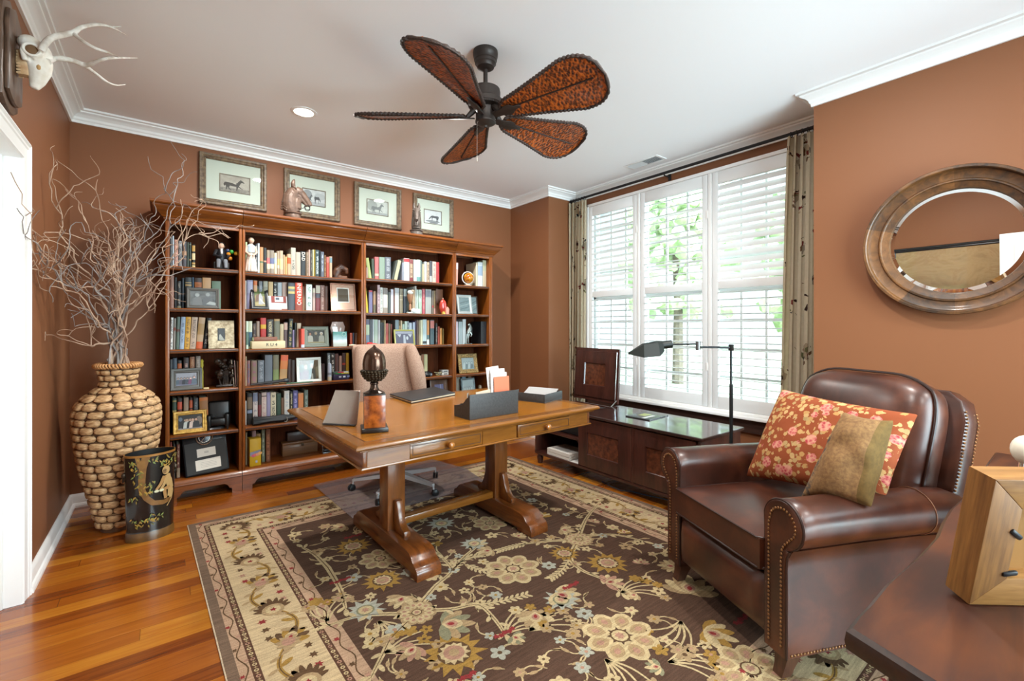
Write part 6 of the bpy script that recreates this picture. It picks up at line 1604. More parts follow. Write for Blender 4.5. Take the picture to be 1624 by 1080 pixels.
# ------------------------------------------------------------------ dark side table in the foreground and the frame on it
ZT = .77
t = NT('dark_waxed_tabletop')
v = t.coord((1.2, 9, 9)); f = t.noise(v, 1.6, 5, .6, 1.2); g = t.noise(t.coord((1, 1, 1)), 5, 3); h_ = t.math('ADD', t.math('MULTIPLY', f, .5), t.math('MULTIPLY', g, .5))
wn = t.noise(t.coord((5, 18, 5)), 2.2, 3, .7); mark = t.math('GREATER_THAN', wn, .74)
t.base(t.mix(mark, t.ramp(h_, [(.3, '#1f0e09'), (.48, '#371a0e'), (.68, '#5a2f14')]), '#1c0f0b')); t.props(.42, spec=.3, coat=.08, coat_rough=.3); t.bump(f, .08, .003)
M_TAB = t.m; M_TEDGE = wood('#1e120e', '#3a2318', 'X', rough=.35)
tb = thing('side_table', 'dark brown waxed wooden table with a wavy edge, in the near corner', 'table', (1.5, 0, 0))
edge = [(.853, .247), (.90, .248), (.955, .246), (1.055, .246), (1.15, .240), (1.25, .234), (1.384, .231), (1.5, .239), (1.633, .243), (1.8, .236), (2.0, .244), (2.179, .243), (2.5, .247)]
out = edge + [(2.5, -.5), (.585, -.5), (.70, -.17), (.814, .142)]
b = MB(); rg = []
from mathutils.geometry import tessellate_polygon
c0 = Vector((1.6, -.1))
for e, z in ((.012, ZT - .038), (.002, ZT - .034), (0, ZT - .02), (.002, ZT - .006), (.009, ZT)):
    rg.append([(x - 1.5 - (x - c0.x) / max(.2, abs(x - c0.x)) * e * .8, y - (y - c0.y) / max(.1, abs(y - c0.y)) * e, z) for x, y in out])
b.rings(rg, M_TAB, mats=[M_TEDGE, M_TEDGE, M_TEDGE, M_TEDGE, M_TAB]); b.build('top', tb, ang=30)
b = MB()
q = [(x - 1.5, y) for x, y in ((.89, .20), (2.44, .20), (2.44, -.46), (.645, -.46))]
b.prism(q, .11, wood('#2b140c', '#4a2415', 'X', rough=.4), Matrix.Translation((0, 0, ZT - .148)), bev=.003); b.build('apron', tb)
for x, y in ((.93, .155), (2.39, .155), (2.39, -.41), (.74, -.41)):
    MB().box((x - 1.5, y, (ZT - .038) / 2), (.075, .075, ZT - .038), wood('#2b140c', '#4a2415', 'Z', rough=.4), bev=.005).build('leg', tb)

f0, f1, f2 = onz(1537, 960, ZT), onz(1520, 938, ZT), onz(1624, 962, ZT)
fd = (f2 - f0).normalized(); rz = math.atan2(fd.y, fd.x)
AWd = wood('#5e3a18', '#a06f36', 'Z', rough=.55, coat=0); AWx = wood('#704818', '#b08044', 'X', rough=.55, coat=0)
fr = thing('photo_frame', 'chunky light wood picture frame seen from behind, on the dark side table', 'photo frame', (f0.x, f0.y, ZT + .001), (R(11), 0, rz))
w_, h_, d_, bw = .30, .232, .046, .052
def bar(q0, q1, q2, q3, m):
    b = MB(); b.prism([q0, q1, q2, q3], d_, m, MXZ, bev=.0015); return b
bar((0, 0), (w_, 0), (w_ - bw, bw), (bw, bw), AWx).build('frame_bar', fr); bar((0, h_), (bw, h_ - bw), (w_ - bw, h_ - bw), (w_, h_), AWx).build('frame_bar', fr)
bar((0, 0), (bw, bw), (bw, h_ - bw), (0, h_), AWd).build('frame_bar', fr); bar((w_, 0), (w_, h_), (w_ - bw, h_ - bw), (w_ - bw, bw), AWd).build('frame_bar', fr)
b = MB(); b.bb((bw - .004, .026, bw - .004), (w_ - bw + .004, .03, h_ - bw + .004), flat('#96682c', .7)); b.build('backing_board', fr)
for px, pz, rr in ((bw - .002, .135, 40), (bw + .002, .062, -10)):
    b = MB(); b.box((px, .0, pz), (.024, .006, .009), M_BLACK, rot=(0, R(rr), 0), bev=.003); b.build('turn_button', fr)
pz = Vector((1.93, .125, ZT + .001))
t_ = thing('ornament', 'white-topped chrome ornament at the photo edge, behind the light wood frame', 'ornament', pz)
MB().lathe([(.04, 0), (.038, .01), (.022, .05), (.018, .09)], M_CHROME, n=20).build('stand', t_)
MB().ball((0, 0, .125), (.035, .035, .042), flat('#e2ddcc', .4), 18, 12).build('top', t_)
# ------------------------------------------------------------------ ceiling fan
FX, FYc = 1.388, 2.04
fan = thing('ceiling_fan', 'dark bronze ceiling fan with five woven wicker leaf blades', 'ceiling fan', (FX, FYc, ZC))
M_FANM = flat('#332b27', .5, .4)
MB().lathe([(.0665, -.0005), (.068, -.012), (.066, -.03), (.063, -.034), (.062, -.05), (.058, -.054), (.057, -.068), (.05, -.074), (.046, -.088), (.03, -.097), (.016, -.099)], M_FANM, n=36).build('canopy', fan)
MB().tube([(0, 0, -.09), (0, 0, -.195)], .012, M_FANM, 14).build('downrod', fan)
MB().lathe([(.014, -.178), (.024, -.182), (.026, -.192), (.06, -.198), (.078, -.208), (.081, -.222), (.08, -.255), (.082, -.262), (.094, -.27), (.096, -.295), (.088, -.305), (.06, -.31)], M_FANM, n=40).build('motor', fan)
b = MB(); b.lathe([(.055, -.31), (.054, -.322), (.052, -.33), (.053, -.375), (.056, -.38), (.055, -.388), (.042, -.396), (.02, -.402), (.012, -.404), (.008, -.412), (.0001, -.413)], M_FANM, n=32)
b.build('switch_housing', fan)
b = MB()
for k in range(26):
    a = 2 * PI * k / 26; b.box((.089 * math.cos(a), .089 * math.sin(a), -.3), (.006, .003, .012), M_BLACK, rot=(0, 0, a))
b.build('motor_vents', fan)
pc = Vector((-.045, .0, -.385))
b = MB(); b.tube([pc, pc + Vector((-.01, 0, -.02)), pc + Vector((-.01, 0, -.2))], .0011, flat('#b9ada0', .4, .5), 5); b.tube([pc + Vector((-.01, 0, -.2)), pc + Vector((-.01, 0, -.225))], .003, flat('#cbbfb0', .4), 6); b.build('pull_chain', fan)
# woven blade material
t = NT('woven_wicker'); v = t.coord((1, 1, 1))
wv1 = t.n('ShaderNodeTexWave'); wv1.bands_direction = 'DIAGONAL'; wv1.inputs['Scale'].default_value = 26; wv1.inputs['Distortion'].default_value = 3.5; wv1.inputs['Detail'].default_value = 2; t.l(v, wv1.inputs['Vector'])
vr = t.voro(t.coord((85, 55, 55)), 1.0)
mixf = t.math('ADD', t.math('MULTIPLY', wv1.outputs['Fac'], .2), t.math('MULTIPLY', vr.outputs['Distance'], .9))
t.base(t.ramp(mixf, [(.16, '#1d0b05'), (.45, '#5c2810'), (.8, '#b0581e')])); t.props(.38, coat=.2); t.bump(mixf, .8, .006)
M_WICK = t.m; M_ROPE = speck('#140c0a', '#3a261c', 160, .55, bump=.8)
def bw_(tt):
    # half width along the blade, leaf outline with blunt rounded tip
    a = .052 + .10 * min(1, tt / .72) ** 1.15
    if tt < .08: a *= .55 + .45 * math.sqrt(tt / .08)
    if tt > .72: a *= max(0, 1 - ((tt - .72) / .28) ** 3) ** .5
    return a
R0, R1 = .115, .70
for k in range(5):
    bl = bpy.data.objects.new('blade', None); COL.objects.link(bl); bl.parent = fan
    bl.location = (0, 0, -.352); bl.rotation_euler = (0, 0, R(214.5 + 72 * k))
    PM = Matrix.Rotation(R(-20), 4, 'X')
    def pt(tt, u, dz=0): return PM @ Vector((lerp(R0, R1, tt), u * bw_(tt), .008 * (1 - u * u) + dz))
    b = MB()
    n, mm = 30, 12
    for s in (-.0025, .0025): b.grid(n, mm, lambda i, j: pt(i, 2 * j - 1, s), M_WICK)
    bmesh.ops.recalc_face_normals(b.bm, faces=b.bm.faces)
    b.build('woven_leaf', bl)
    ol = [pt(i / 40, 1) for i in range(41)] + [pt(1 - i / 40, -1) for i in range(1, 41)]
    b = MB(); ol2 = []
    for a_, c_ in zip(ol, ol[1:] + ol[:1]):
        for q in range(3): ol2.append(a_.lerp(c_, q / 3))
    b.tube(ol2 + ol2[:1], [.0082 + .0022 * math.sin(i * 1.5) for i in range(len(ol2) + 1)], M_ROPE, 8); b.build('braided_rim', bl)
    b = MB(); b.tube([pt(i / 10, 0, -.004) for i in range(10)], .0045, M_ROPE, 6); b.build('midrib', bl)
    b = MB()
    pr = [(q_[0] * .8, q_[1] * .62) for q_ in [(-.02, -.03), (.05, -.034), (.09, -.05), (.125, -.046), (.15, -.02), (.19, -.014), (.20, 0), (.19, .014), (.15, .02), (.125, .046), (.09, .05), (.05, .034), (-.02, .03)]]
    b.prism([(x + .075, y) for x, y in pr], .006, M_FANM, PM @ Matrix.Translation((0, 0, -.014)), bev=.0015)
    b.tube([(.05, 0, .045), (.075, 0, .02), (.1, 0, -.004)], [.018, .016, .012], M_FANM, 8)
    b.build('blade_iron', bl)

# ------------------------------------------------------------------ curtain rod and curtains
rod = thing('curtain_rod', 'long black curtain rod above the shuttered window', 'curtain rod', (3.62, 2.38, 2.645))
MB().tube([(0, -1.25, 0), (0, 1.25, 0)], .0125, M_IRON, 14).build('rod', rod)
for yy in (-1.235, .05, 1.235):
    b = MB(); b.tube([(0, yy, -.0125), (.012, yy, -.02), (.088, yy, -.02)], .006, M_IRON, 8); b.bb((.084, yy - .014, -.05), (.0945, yy + .014, .012), M_IRON, bev=.002); b.build('bracket', rod)
t = NT('printed_curtain_linen'); v = t.coord((1, 1, 1), kind='UV')
bs = t.mix(t.noise(v, 30, 3), '#d2c4a8', '#e2d6bd')
wob = t.n('ShaderNodeVectorMath', operation='ADD'); nz = t.n('ShaderNodeTexNoise'); nz.inputs['Scale'].default_value = 14; nz.inputs['Detail'].default_value = 4; t.l(v, nz.inputs['Vector'])
sc_ = t.n('ShaderNodeVectorMath', operation='SCALE'); sc_.inputs['Scale'].default_value = .11; t.l(nz.outputs['Color'], sc_.inputs[0]); t.l(v, wob.inputs[0]); t.l(sc_.outputs[0], wob.inputs[1])
a1 = t.voro(wob.outputs[0], 4.6); m1 = t.math('LESS_THAN', a1.outputs['Distance'], .26)
a2 = t.voro(wob.outputs[0], 21); m2 = t.math('MULTIPLY', t.math('LESS_THAN', a2.outputs['Distance'], .37), t.math('LESS_THAN', a1.outputs['Distance'], .40))
c_ = t.ramp(t.sep(a2.outputs['Color'])[0], [(.0, '#3a241c'), (.3, '#6b4a2c'), (.55, '#7a2f28'), (.75, '#23262a'), (.9, '#6d6a48')], 'CONSTANT')
cc = t.mix(t.math('MULTIPLY', m1, .6), bs, t.ramp(t.sep(a1.outputs['Color'])[1], [(0, '#8a6a48'), (.35, '#4c3426'), (.6, '#a9875e'), (.8, '#6e5a44')], 'CONSTANT')); cc = t.mix(m2, cc, c_)
t.base(cc); t.props(.85, spec=.2); t.bump(t.noise(v, 260, 2), .1, .002)
M_CURT = t.m
def curtain(label, y0, y1, yb0, yb1, xc, folds, seed):
    t_ = thing('curtain', label, 'curtain', (xc, (y0 + y1) / 2, 0), group='printed curtains of the window')
    q = random.Random(seed); ph = [q.uniform(-.6, .6) for _ in range(folds + 2)]
    n, m = 20 * folds, 26
    b = MB(); uvl = b.bm.loops.layers.uv.new('uv')
    def P(i, j):
        z = lerp(.015, 2.62, j); e = (1 - j)
        ya, yb = lerp(y0, yb0, e ** .8), lerp(y1, yb1, e ** .8)
        a = i * folds; k = int(min(a, folds - .001)); w_ = .030 + .014 * math.sin(3 * ph[k] + 1.2)
        x = w_ * math.sin(2 * PI * a + .5 * ph[k] + .35 * math.sin(2.2 * e + k)) * (.75 + .25 * math.sin(3 * j + k)) 
        y = lerp(ya, yb, i) + .008 * math.cos(2 * PI * a * 2)
        return Vector((x, y - (y0 + y1) / 2, z))
    V = [[b.bm.verts.new(P(i / n, j / m)) for j in range(m + 1)] for i in range(n + 1)]
    for i in range(n):
        for j in range(m):
            f_ = b.bm.faces.new((V[i][j], V[i + 1][j], V[i + 1][j + 1], V[i][j + 1])); f_.material_index = b.mi(M_CURT)
            for lp, (a_, c_) in zip(f_.loops, ((i, j), (i + 1, j), (i + 1, j + 1), (i, j + 1))): lp[uvl].uv = (a_ / n * folds * .16 + seed * .37, c_ / m * 2.6)
    bmesh.ops.solidify(b.bm, geom=list(b.bm.faces), thickness=.0025)
    b.build('cloth', t_, ang=80)
    for k in range(folds + 1):
        yy = lerp(y0 + .012, y1 - .012, k / folds) - (y0 + y1) / 2
        MB().torus(.0185, .0035, M_IRON, Matrix.Translation((3.62 - xc, yy, 2.639)) @ Matrix.Rotation(R(90), 4, 'X'), 20, 6).build('ring', t_)
curtain('long cream printed curtain at the end of the window nearest the bookcases', 3.40, 3.628, 3.43, 3.632, 3.62, 5, 1)
curtain('long cream printed curtain between the window and the round mirror wall', 1.14, 1.385, 1.13, 1.455, 3.62, 6, 2)

# ------------------------------------------------------------------ round mirror
mr = thing('round_mirror', 'round wall mirror in a deep stained wood frame', 'mirror', (XR - .012, .462, 1.691), (0, R(-91.6), 0))
t = NT('stained_mirror_wood'); v = t.coord((1, 1, 1)); s_ = t.sep(v)
ang_ = t.math('ARCTAN2', s_[1], s_[0]); st_ = t.math('FLOOR', t.math('MULTIPLY', ang_, 10 / (2 * PI)))
wn_ = t.n('ShaderNodeTexWhiteNoise', noise_dimensions='1D'); t.l(st_, wn_.inputs['W'])
f = t.noise(t.coord((9, 9, 20)), 1.6, 5, .65, 1.5)
t.base(t.ramp(t.math('ADD', t.math('MULTIPLY', f, .75), t.math('MULTIPLY', wn_.outputs['Value'], .25)), [(.28, '#29190c'), (.5, '#573719'), (.72, '#7a5029')])); t.props(.45, coat=.1); t.bump(f, .12, .003)
MB().lathe([(.382, 0), (.382, .062), (.379, .068), (.368, .068), (.364, .064), (.36, .044), (.345, .036), (.318, .034), (.312, .04), (.306, .040), (.302, .032), (.28, .024), (.272, .022), (.270, .010)], t.m, n=96, cap=False).build('frame', mr, ang=30)
M_MIR = flat('#f2f4f3', .0, 1.0)
MB().lathe([(.272, .0112), (.250, .0155), (.2499, .0155), (.0001, .0155)], M_MIR, n=96, cap=False).build('mirror_glass', mr, ang=3)
MB().lathe([(.0001, .002), (.38, .002)], flat('#2a1b10', .7), n=64, cap=False).build('backing_board', mr)

# large framed map on the left wall behind the camera (seen in the mirror)
picture('framed_map', 'large black-framed antique map, seen only in the round mirror', 'picture', 1.25, .98, .045, .03, flat('#15171a', .3), 'map', (XL + .002, .93, .985), R(90), stand=False, inner='map_print')

# ------------------------------------------------------------------ deer skull on a wall plaque
sk = thing('skull_mount', 'white deer skull with antlers on a dark wall plaque near the door', 'trophy', (XL, 2.675, 2.34))
WP = wood('#3f2c20', '#6d5341', 'Z', rough=.4)
pl = [(-.115, -.20), (-.06, -.225), (0, -.235), (.06, -.225), (.115, -.20), (.125, -.1), (.11, 0), (.125, .1), (.10, .17), (.05, .19), (0, .215), (-.05, .19), (-.10, .17), (-.125, .1), (-.11, 0), (-.125, -.1)]
PMx = Matrix(((0, 0, 1, .001), (1, 0, 0, 0), (0, 1, 0, 0), (0, 0, 0, 1)))
b = MB(); b.prism(pl, .022, WP, PMx, bev=.006); b.prism([(y * .86, z * .86) for y, z in pl], .016, WP, Matrix.Translation((.022, 0, 0)) @ PMx, bev=.006); b.build('plaque', sk)
BONE = speck('#cfc4b4', '#e6e2da', 14, .6, bump=.1); BONT = speck('#a47648', '#d0b48e', 14, .65); BDK = flat('#6f5236', .8)
b = MB()
# skull hangs nose down: cranium up and outwards, snout down and outwards
b.ball((.105, 0, .035), (.055, .058, .06), BONE, 18, 12); b.ball((.085, 0, .07), (.042, .05, .04), BONE, 16, 10)
b.tube([(.11, 0, .0), (.115, 0, -.05), (.108, 0, -.1), (.098, 0, -.135)], [.052, .042, .028, .016], BONE, 14)
for s in (-1, 1):
    b.tube([(.12, s * .03, .07), (.135, s * .05, .045), (.125, s * .058, .012), (.1, s * .05, -.01)], [.014, .012, .012, .012], BONE, 8)
    b.tube([(.075, s * .055, .045), (.07, s * .06, .01), (.078, s * .05, -.03)], [.009, .010, .012], BONE, 8)
[setattr(v_, 'co', Vector((v_.co.x * .9, v_.co.y * .82, v_.co.z * .86))) for v_ in b.bm.verts]; b.build('skull', sk, mods=remesh(.0042, 1))
b = MB()
for s in (-1, 1):
    b.ball((.1, s * .058, .022), (.024, .012, .026), BDK, 14, 10); b.torus(.027, .006, BONE, Matrix.Translation((.1, s * .066, .022)) @ Matrix.Rotation(R(90), 4, 'X'), 22, 8)
    b.ball((.118, s * .03, -.04), (.012, .016, .02), flat('#b08a58', .8), 10, 8)
[setattr(v_, 'co', Vector((v_.co.x * .9, v_.co.y * .82, v_.co.z * .86))) for v_ in b.bm.verts]; b.build('eye_socket', sk)
b = MB()
b.tube([(.075, 0, .02), (.066, 0, -.03), (.07, 0, -.085)], [.036, .034, .022], BONT, 12)
for s in (-1, 1):
    for k in range(8): b.tube([(.06, s * .024, .015 - .014 * k), (.046, s * .026, .012 - .014 * k)], [.0065, .004], BONT, 6)
b.tube([(.06, .02, .07), (.05, .03, .095), (.056, .05, .105)], [.014, .012, .006], BONT, 8); b.tube([(.07, .0, .08), (.05, .0, .09)], [.02, .012], BONT, 8)
[setattr(v_, 'co', Vector((v_.co.x * .9, v_.co.y * .82, v_.co.z * .86))) for v_ in b.bm.verts]; b.build('upper_jaw', sk)
t = NT('antler'); f = t.noise(t.coord((8, 8, 8)), 3, 3); t.base(t.ramp(f, [(.35, '#b5a89a'), (.65, '#dcd8d0')])); t.props(.5)
M_ANT = t.m
def pxx(u, v, x): p = onx(u, v, x); return (p - Vector((XL, 2.675, 2.34)))
def antler(lst):
    b = MB()
    for pts in lst:
        P_ = [pxx(u, v, x) for u, v, x, r in pts]; rr = [r for *_, r in pts]
        PP, RR = [], []
        for i in range(len(P_) - 1):
            for q in range(4): 
                tt = q / 4
                p0, p1, p2, p3 = P_[max(i - 1, 0)], P_[i], P_[i + 1], P_[min(i + 2, len(P_) - 1)]
                PP.append(.5 * ((2 * p1) + (p2 - p0) * tt + (2 * p0 - 5 * p1 + 4 * p2 - p3) * tt ** 2 + (3 * p1 - p0 - 3 * p2 + p3) * tt ** 3)); RR.append(lerp(rr[i], rr[i + 1], tt))
        PP.append(P_[-1]); RR.append(rr[-1]); b.tube(PP, RR, M_ANT, 10)
    b.build('antler', sk)
antler([[(66, 80, -.39, .013), (71, 70, -.38, .012), (82, 60, -.36, .0115), (105, 54, -.32, .0115), (116, 52, -.30, .011), (130, 43, -.275, .008), (155, 39, -.23, .007), (176, 43, -.19, .005), (201, 56, -.14, .0015)], [(116, 53, -.30, .009), (130, 64, -.27, .007), (150, 76, -.23, .0065), (170, 83, -.19, .005), (188, 91, -.15, .002)], [(174, 43, -.195, .004), (192, 42, -.16, .0015)]])
antler([[(75, 98, -.38, .013), (85, 93, -.37, .011), (100, 93, -.34, .011), (118, 97, -.31, .010), (136, 103, -.275, .011), (155, 97, -.23, .007), (176, 92, -.185, .006), (218, 92, -.10, .0015)], [(134, 104, -.28, .009), (150, 115, -.25, .0065), (170, 130, -.21, .005), (185, 135, -.18, .0035), (199, 134, -.15, .0012)]])

# ------------------------------------------------------------------ woven floor vase
VC = Vector((-.222, 3.722, 0))
vs = thing('woven_vase', 'tall woven seagrass floor vase in the corner beside the bookcases', 'vase', VC)
VP = [(0.0, 0.0954), (0.05, 0.1006), (0.1, 0.1132), (0.243, 0.1438), (0.395, 0.1773), (0.52, 0.1952), (0.64, 0.2056), (0.72, 0.2064), (0.775, 0.1922), (0.815, 0.1654), (0.85, 0.1267), (0.875, 0.0954), (0.9, 0.0819), (0.94, 0.0879), (0.98, 0.0983), (1.0, 0.1028)]
def vr_(z):
    for (z0, r0), (z1, r1) in zip(VP, VP[1:]):
        if z0 <= z <= z1: 
            u = (z - z0) / (z1 - z0); return lerp(r0, r1, u)
    return VP[-1][1]
M_SG = speck('#9a6f45', '#d3ae80', 7, .6, bump=.25, stretch=(6, 6, 26)); M_SGD = speck('#4a2f1c', '#6d4a2e', 40, .8)
b = MB()
b.lathe([(.0001, .004)] + [(r_ - .012, z) for z, r_ in VP] + [(.088, .99), (.066, .9), (.09, .85), (.15, .7), (.15, .3), (.0001, .1)], M_SGD, n=48, cap=False)
rows = []
z = .022; k = 0
while z < .99:
    hgt = .047 if z < .84 else .036
    rows.append((z + hgt / 2, hgt)); z += hgt * .97; k += 1
q = random.Random(5)
for k, (zc, hgt) in enumerate(rows):
    r_ = vr_(zc); n = max(9, int(2 * PI * r_ / (.086 if zc < .84 else .055)))
    off = (k % 2) * .5 + q.uniform(-.08, .08)
    sl = (vr_(min(1, zc + .01)) - vr_(max(0, zc - .01))) / .02
    for i in range(n):
        a0 = 2 * PI * (i + off) / n; aw = PI / n * (.98 + q.uniform(-.06, .04)); hh = hgt * .54 * (1 + q.uniform(-.1, .08))
        nu, nv = 8, 5
        def fn(u, v):
            U, V_ = 2 * u - 1, 2 * v - 1
            pin = 1 - .45 * abs(U) ** 3
            z_ = zc + V_ * hh * pin; a = a0 + U * aw * (1 - .12 * V_ * V_)
            bul = (1 - U ** 4) * (1 - V_ ** 4)
            rr = vr_(zc) + sl * (z_ - zc) - .008 + .019 * max(0, bul) ** .6
            return (rr * math.cos(a), rr * math.sin(a), max(z_, .003))
        b.grid(nu, nv, fn, M_SG)
for k in range(len(rows) - 1):
    # dark crossing strands between the pads
    zc = (rows[k][0] + rows[k + 1][0]) / 2; r_ = vr_(zc) + .001; n = max(9, int(2 * PI * r_ / .088))
    b.torus(r_, .0026, M_SGD, Matrix.Translation((0, 0, zc)), 60, 5)
b.build('woven_body', vs, ang=80)
b = MB()
b.torus(.104, .011, M_SGD, Matrix.Translation((0, 0, 1.004)), 40, 8)
for k in range(44):
    a = 2 * PI * k / 44
    Mk = Matrix.Translation((.104 * math.cos(a), .104 * math.sin(a), 1.004)) @ Matrix.Rotation(a, 4, 'Z') @ Matrix.Rotation(R(25), 4, 'X') @ Matrix.Rotation(R(90), 4, 'X')
    b.torus(.0135, .0055, speck('#a8713e', '#cf9a62', 20, .6), Mk, 12, 6)
b.build('braided_rim', vs, ang=80)

# ------------------------------------------------------------------ curly willow branches
M_TWIG = speck('#8d6a54', '#c4a890', 9, .7, bump=.15); M_TWIGD = speck('#6d625d', '#a39a94', 9, .7, bump=.15)
BR = []
def branch(lst, seed, base, r0=.0075, m=None, twigs=3):
    """lst: pixel waypoints with a depth (world y) each; the stem starts inside the vase mouth"""
    q = random.Random(seed)
    P_ = [Vector(base), Vector(base) + Vector((q.uniform(-.02, .02), q.uniform(-.02, .02), .28))]
    P_[1] = P_[0].lerp(Vector((VC.x, VC.y, 1.0)), .0) + Vector((0, 0, 0)) if False else P_[1]
    for u, v, y in lst:
        p = ony(u, v, y); p.x = max(p.x, XL + .03); p.y = min(p.y, YB - .03); P_.append(p)
    def curl(P_, r0, r1, amp, wl, m, b):
        PP = []
        for i in range(len(P_) - 1):
            for s in range(7):
                tt = s / 7; p0, p1, p2, p3 = P_[max(i - 1, 0)], P_[i], P_[i + 1], P_[min(i + 2, len(P_) - 1)]
                PP.append(.5 * ((2 * p1) + (p2 - p0) * tt + (2 * p0 - 5 * p1 + 4 * p2 - p3) * tt ** 2 + (3 * p1 - p0 - 3 * p2 + p3) * tt ** 3))
        PP.append(P_[-1]); n = len(PP); o_ = Vector((q.uniform(0, 50), q.uniform(0, 50), 0)); L = 0; out = []
        for i, p in enumerate(PP):
            if i: L += (PP[i] - PP[i - 1]).length
            w_ = min(1, L / .25)
            d_ = noise.noise_vector(Vector((L * wl, 0, 0)) + o_) * amp * w_
            pp = p + d_; pp.x = max(pp.x, XL + .012); pp.y = min(pp.y, YB - .012)
            out.append(pp)
        b.tube(out, [lerp(r0, r1, (i / (n - 1)) ** .8) for i in range(n)], m, 6)
        return out
    b = MB(); m = m or (M_TWIG if seed % 3 else M_TWIGD)
    main = curl(P_, r0, .0016, .05, 9, m, b)
    for k in range(twigs):
        i = int(len(main) * q.uniform(.38, .9)); p0 = main[min(i, len(main) - 2)]
        dr_ = (main[min(i + 2, len(main) - 1)] - main[max(i - 2, 0)]).normalized()
        d2 = (dr_ + Vector((q.uniform(-1, 1), q.uniform(-1, .4), q.uniform(-.3, .9)))).normalized()
        L = q.uniform(.14, .34); curl([p0, p0 + d2 * L * .4, p0 + d2 * L * .75 + Vector((q.uniform(-.06, .06), q.uniform(-.05, .05), q.uniform(-.04, .07))), p0 + d2 * L + Vector((q.uniform(-.08, .08), q.uniform(-.06, .06), q.uniform(-.08, .08)))], .0034, .0012, .045, 13, m, b)
    tag(b.build('willow_branch', None), 'curly dried willow branch standing in the woven floor vase', 'branch', 'willow branches in the woven vase')
q = random.Random(21)
WPS = [
    [(176, 470, 3.70), (120, 420, 3.55), (85, 330, 3.45), (62, 243, 3.40)], [(170, 480, 3.68), (110, 440, 3.4), (60, 385, 3.15), (0, 320, 2.9)], [(165, 500, 3.6), (110, 450, 3.3), (50, 405, 3.1), (-12, 335, 2.8)],
    [(165, 520, 3.55), (120, 470, 3.35), (70, 440, 3.2), (0, 400, 3.0), (-20, 270, 2.75)], [(180, 460, 3.75), (175, 390, 3.75), (160, 330, 3.8), (150, 288, 3.8)], [(200, 480, 3.72), (225, 430, 3.7), (262, 380, 3.72), (270, 310, 3.75), (238, 252, 3.8)],
    [(205, 490, 3.7), (240, 440, 3.65), (285, 400, 3.62), (300, 350, 3.65), (330, 372, 3.68), (368, 377, 3.7)], [(205, 500, 3.68), (240, 450, 3.62), (275, 425, 3.6), (300, 385, 3.6), (334, 378, 3.62), (322, 396, 3.62)], [(195, 470, 3.74), (205, 400, 3.8), (185, 350, 3.85), (120, 320, 3.9)],
    [(190, 490, 3.8), (195, 430, 3.9), (220, 380, 3.92), (250, 345, 3.92)], [(175, 500, 3.75), (140, 470, 3.85), (120, 410, 3.95), (100, 390, 4.0)], [(180, 500, 3.65), (160, 470, 3.5), (150, 420, 3.45), (100, 430, 3.3), (80, 480, 3.3)],
    [(190, 480, 3.7), (200, 440, 3.65), (230, 430, 3.6), (245, 490, 3.62)], [(185, 470, 3.62), (180, 420, 3.5), (200, 370, 3.5), (180, 330, 3.5)], [(175, 520, 3.7), (150, 520, 3.6), (140, 490, 3.55), (115, 505, 3.5)], [(200, 520, 3.7), (225, 500, 3.66), (240, 470, 3.66), (232, 420, 3.7)],
    [(170, 540, 3.66), (140, 545, 3.6), (140, 520, 3.58), (165, 505, 3.58)], [(195, 450, 3.78), (215, 400, 3.85), (240, 370, 3.85), (225, 340, 3.85)], [(183, 455, 3.7), (150, 400, 3.7), (130, 350, 3.72), (110, 300, 3.75)], [(186, 470, 3.58), (170, 420, 3.4), (120, 370, 3.3), (70, 360, 3.2)], [(200, 480, 3.66), (215, 450, 3.6), (260, 440, 3.58), (300, 430, 3.62)],
    [(182, 480, 3.8), (168, 440, 3.85), (175, 400, 3.9), (160, 360, 3.9)], [(192, 500, 3.6), (210, 470, 3.5), (205, 430, 3.45), (230, 400, 3.45)], [(178, 490, 3.7), (150, 450, 3.6), (130, 460, 3.5), (105, 430, 3.45)]]
for k, lst in enumerate(WPS):
    a = 2 * PI * k / len(WPS) * 2.4; rr = .02 + .03 * ((k * 7) % 5) / 5
    branch(lst, 100 + k, (VC.x + rr * math.cos(a), VC.y + rr * math.sin(a), .80), .009 if k % 4 == 0 else .0062, twigs=5)

# ------------------------------------------------------------------ painted oval waste bin
wb = thing('waste_bin', 'black oval waste bin painted with a monkey, before the woven vase', 'bin', (-.062, 3.452, .001), (0, 0, R(10)))
BA, BB_, BH = .122, .088, .50
M_BINB = speck('#100e0d', '#1e1a17', 6, .25, coat=.4); M_GOLDW = speck('#4d3416', '#6b4a20', 12, .35, coat=.2)
def bs_(a, z, o=0): 
    k = 1 - .10 * (1 - z / BH) + (.02 if z < .03 else 0)
    return Vector(((BA * k + o) * math.cos(a), (BB_ * k + o) * math.sin(a), z))
ns = 56
b = MB(); zs = [0, .012, .045, .05, .06, .15, .25, .35, .44, .488, .494, .5, .5]
rg = [[bs_(2 * PI * k / ns, z, .003 if z < .046 else 0) for k in range(ns)] for z in zs[:-1]] + [[bs_(2 * PI * k / ns, z, -.004) for k in range(ns)] for z in (.5, .45, .2, .02)]
mats = [M_GOLDW, M_GOLDW, M_GOLDW, M_BINB, M_BINB, M_BINB, M_BINB, M_BINB, M_BINB, flat('#a06f34', .35, .3), flat('#a06f34', .35, .3), flat('#a06f34', .35, .3)] + [flat('#0d0c0b', .5)] * 3
b.rings(rg, M_BINB, cap=False, mats=mats); b.face([tuple(p) for p in rg[-1]], flat('#0d0c0b', .5)); b.face([tuple(p) for p in rg[0][::-1]], M_BINB)
b.build('body', wb, ang=50)
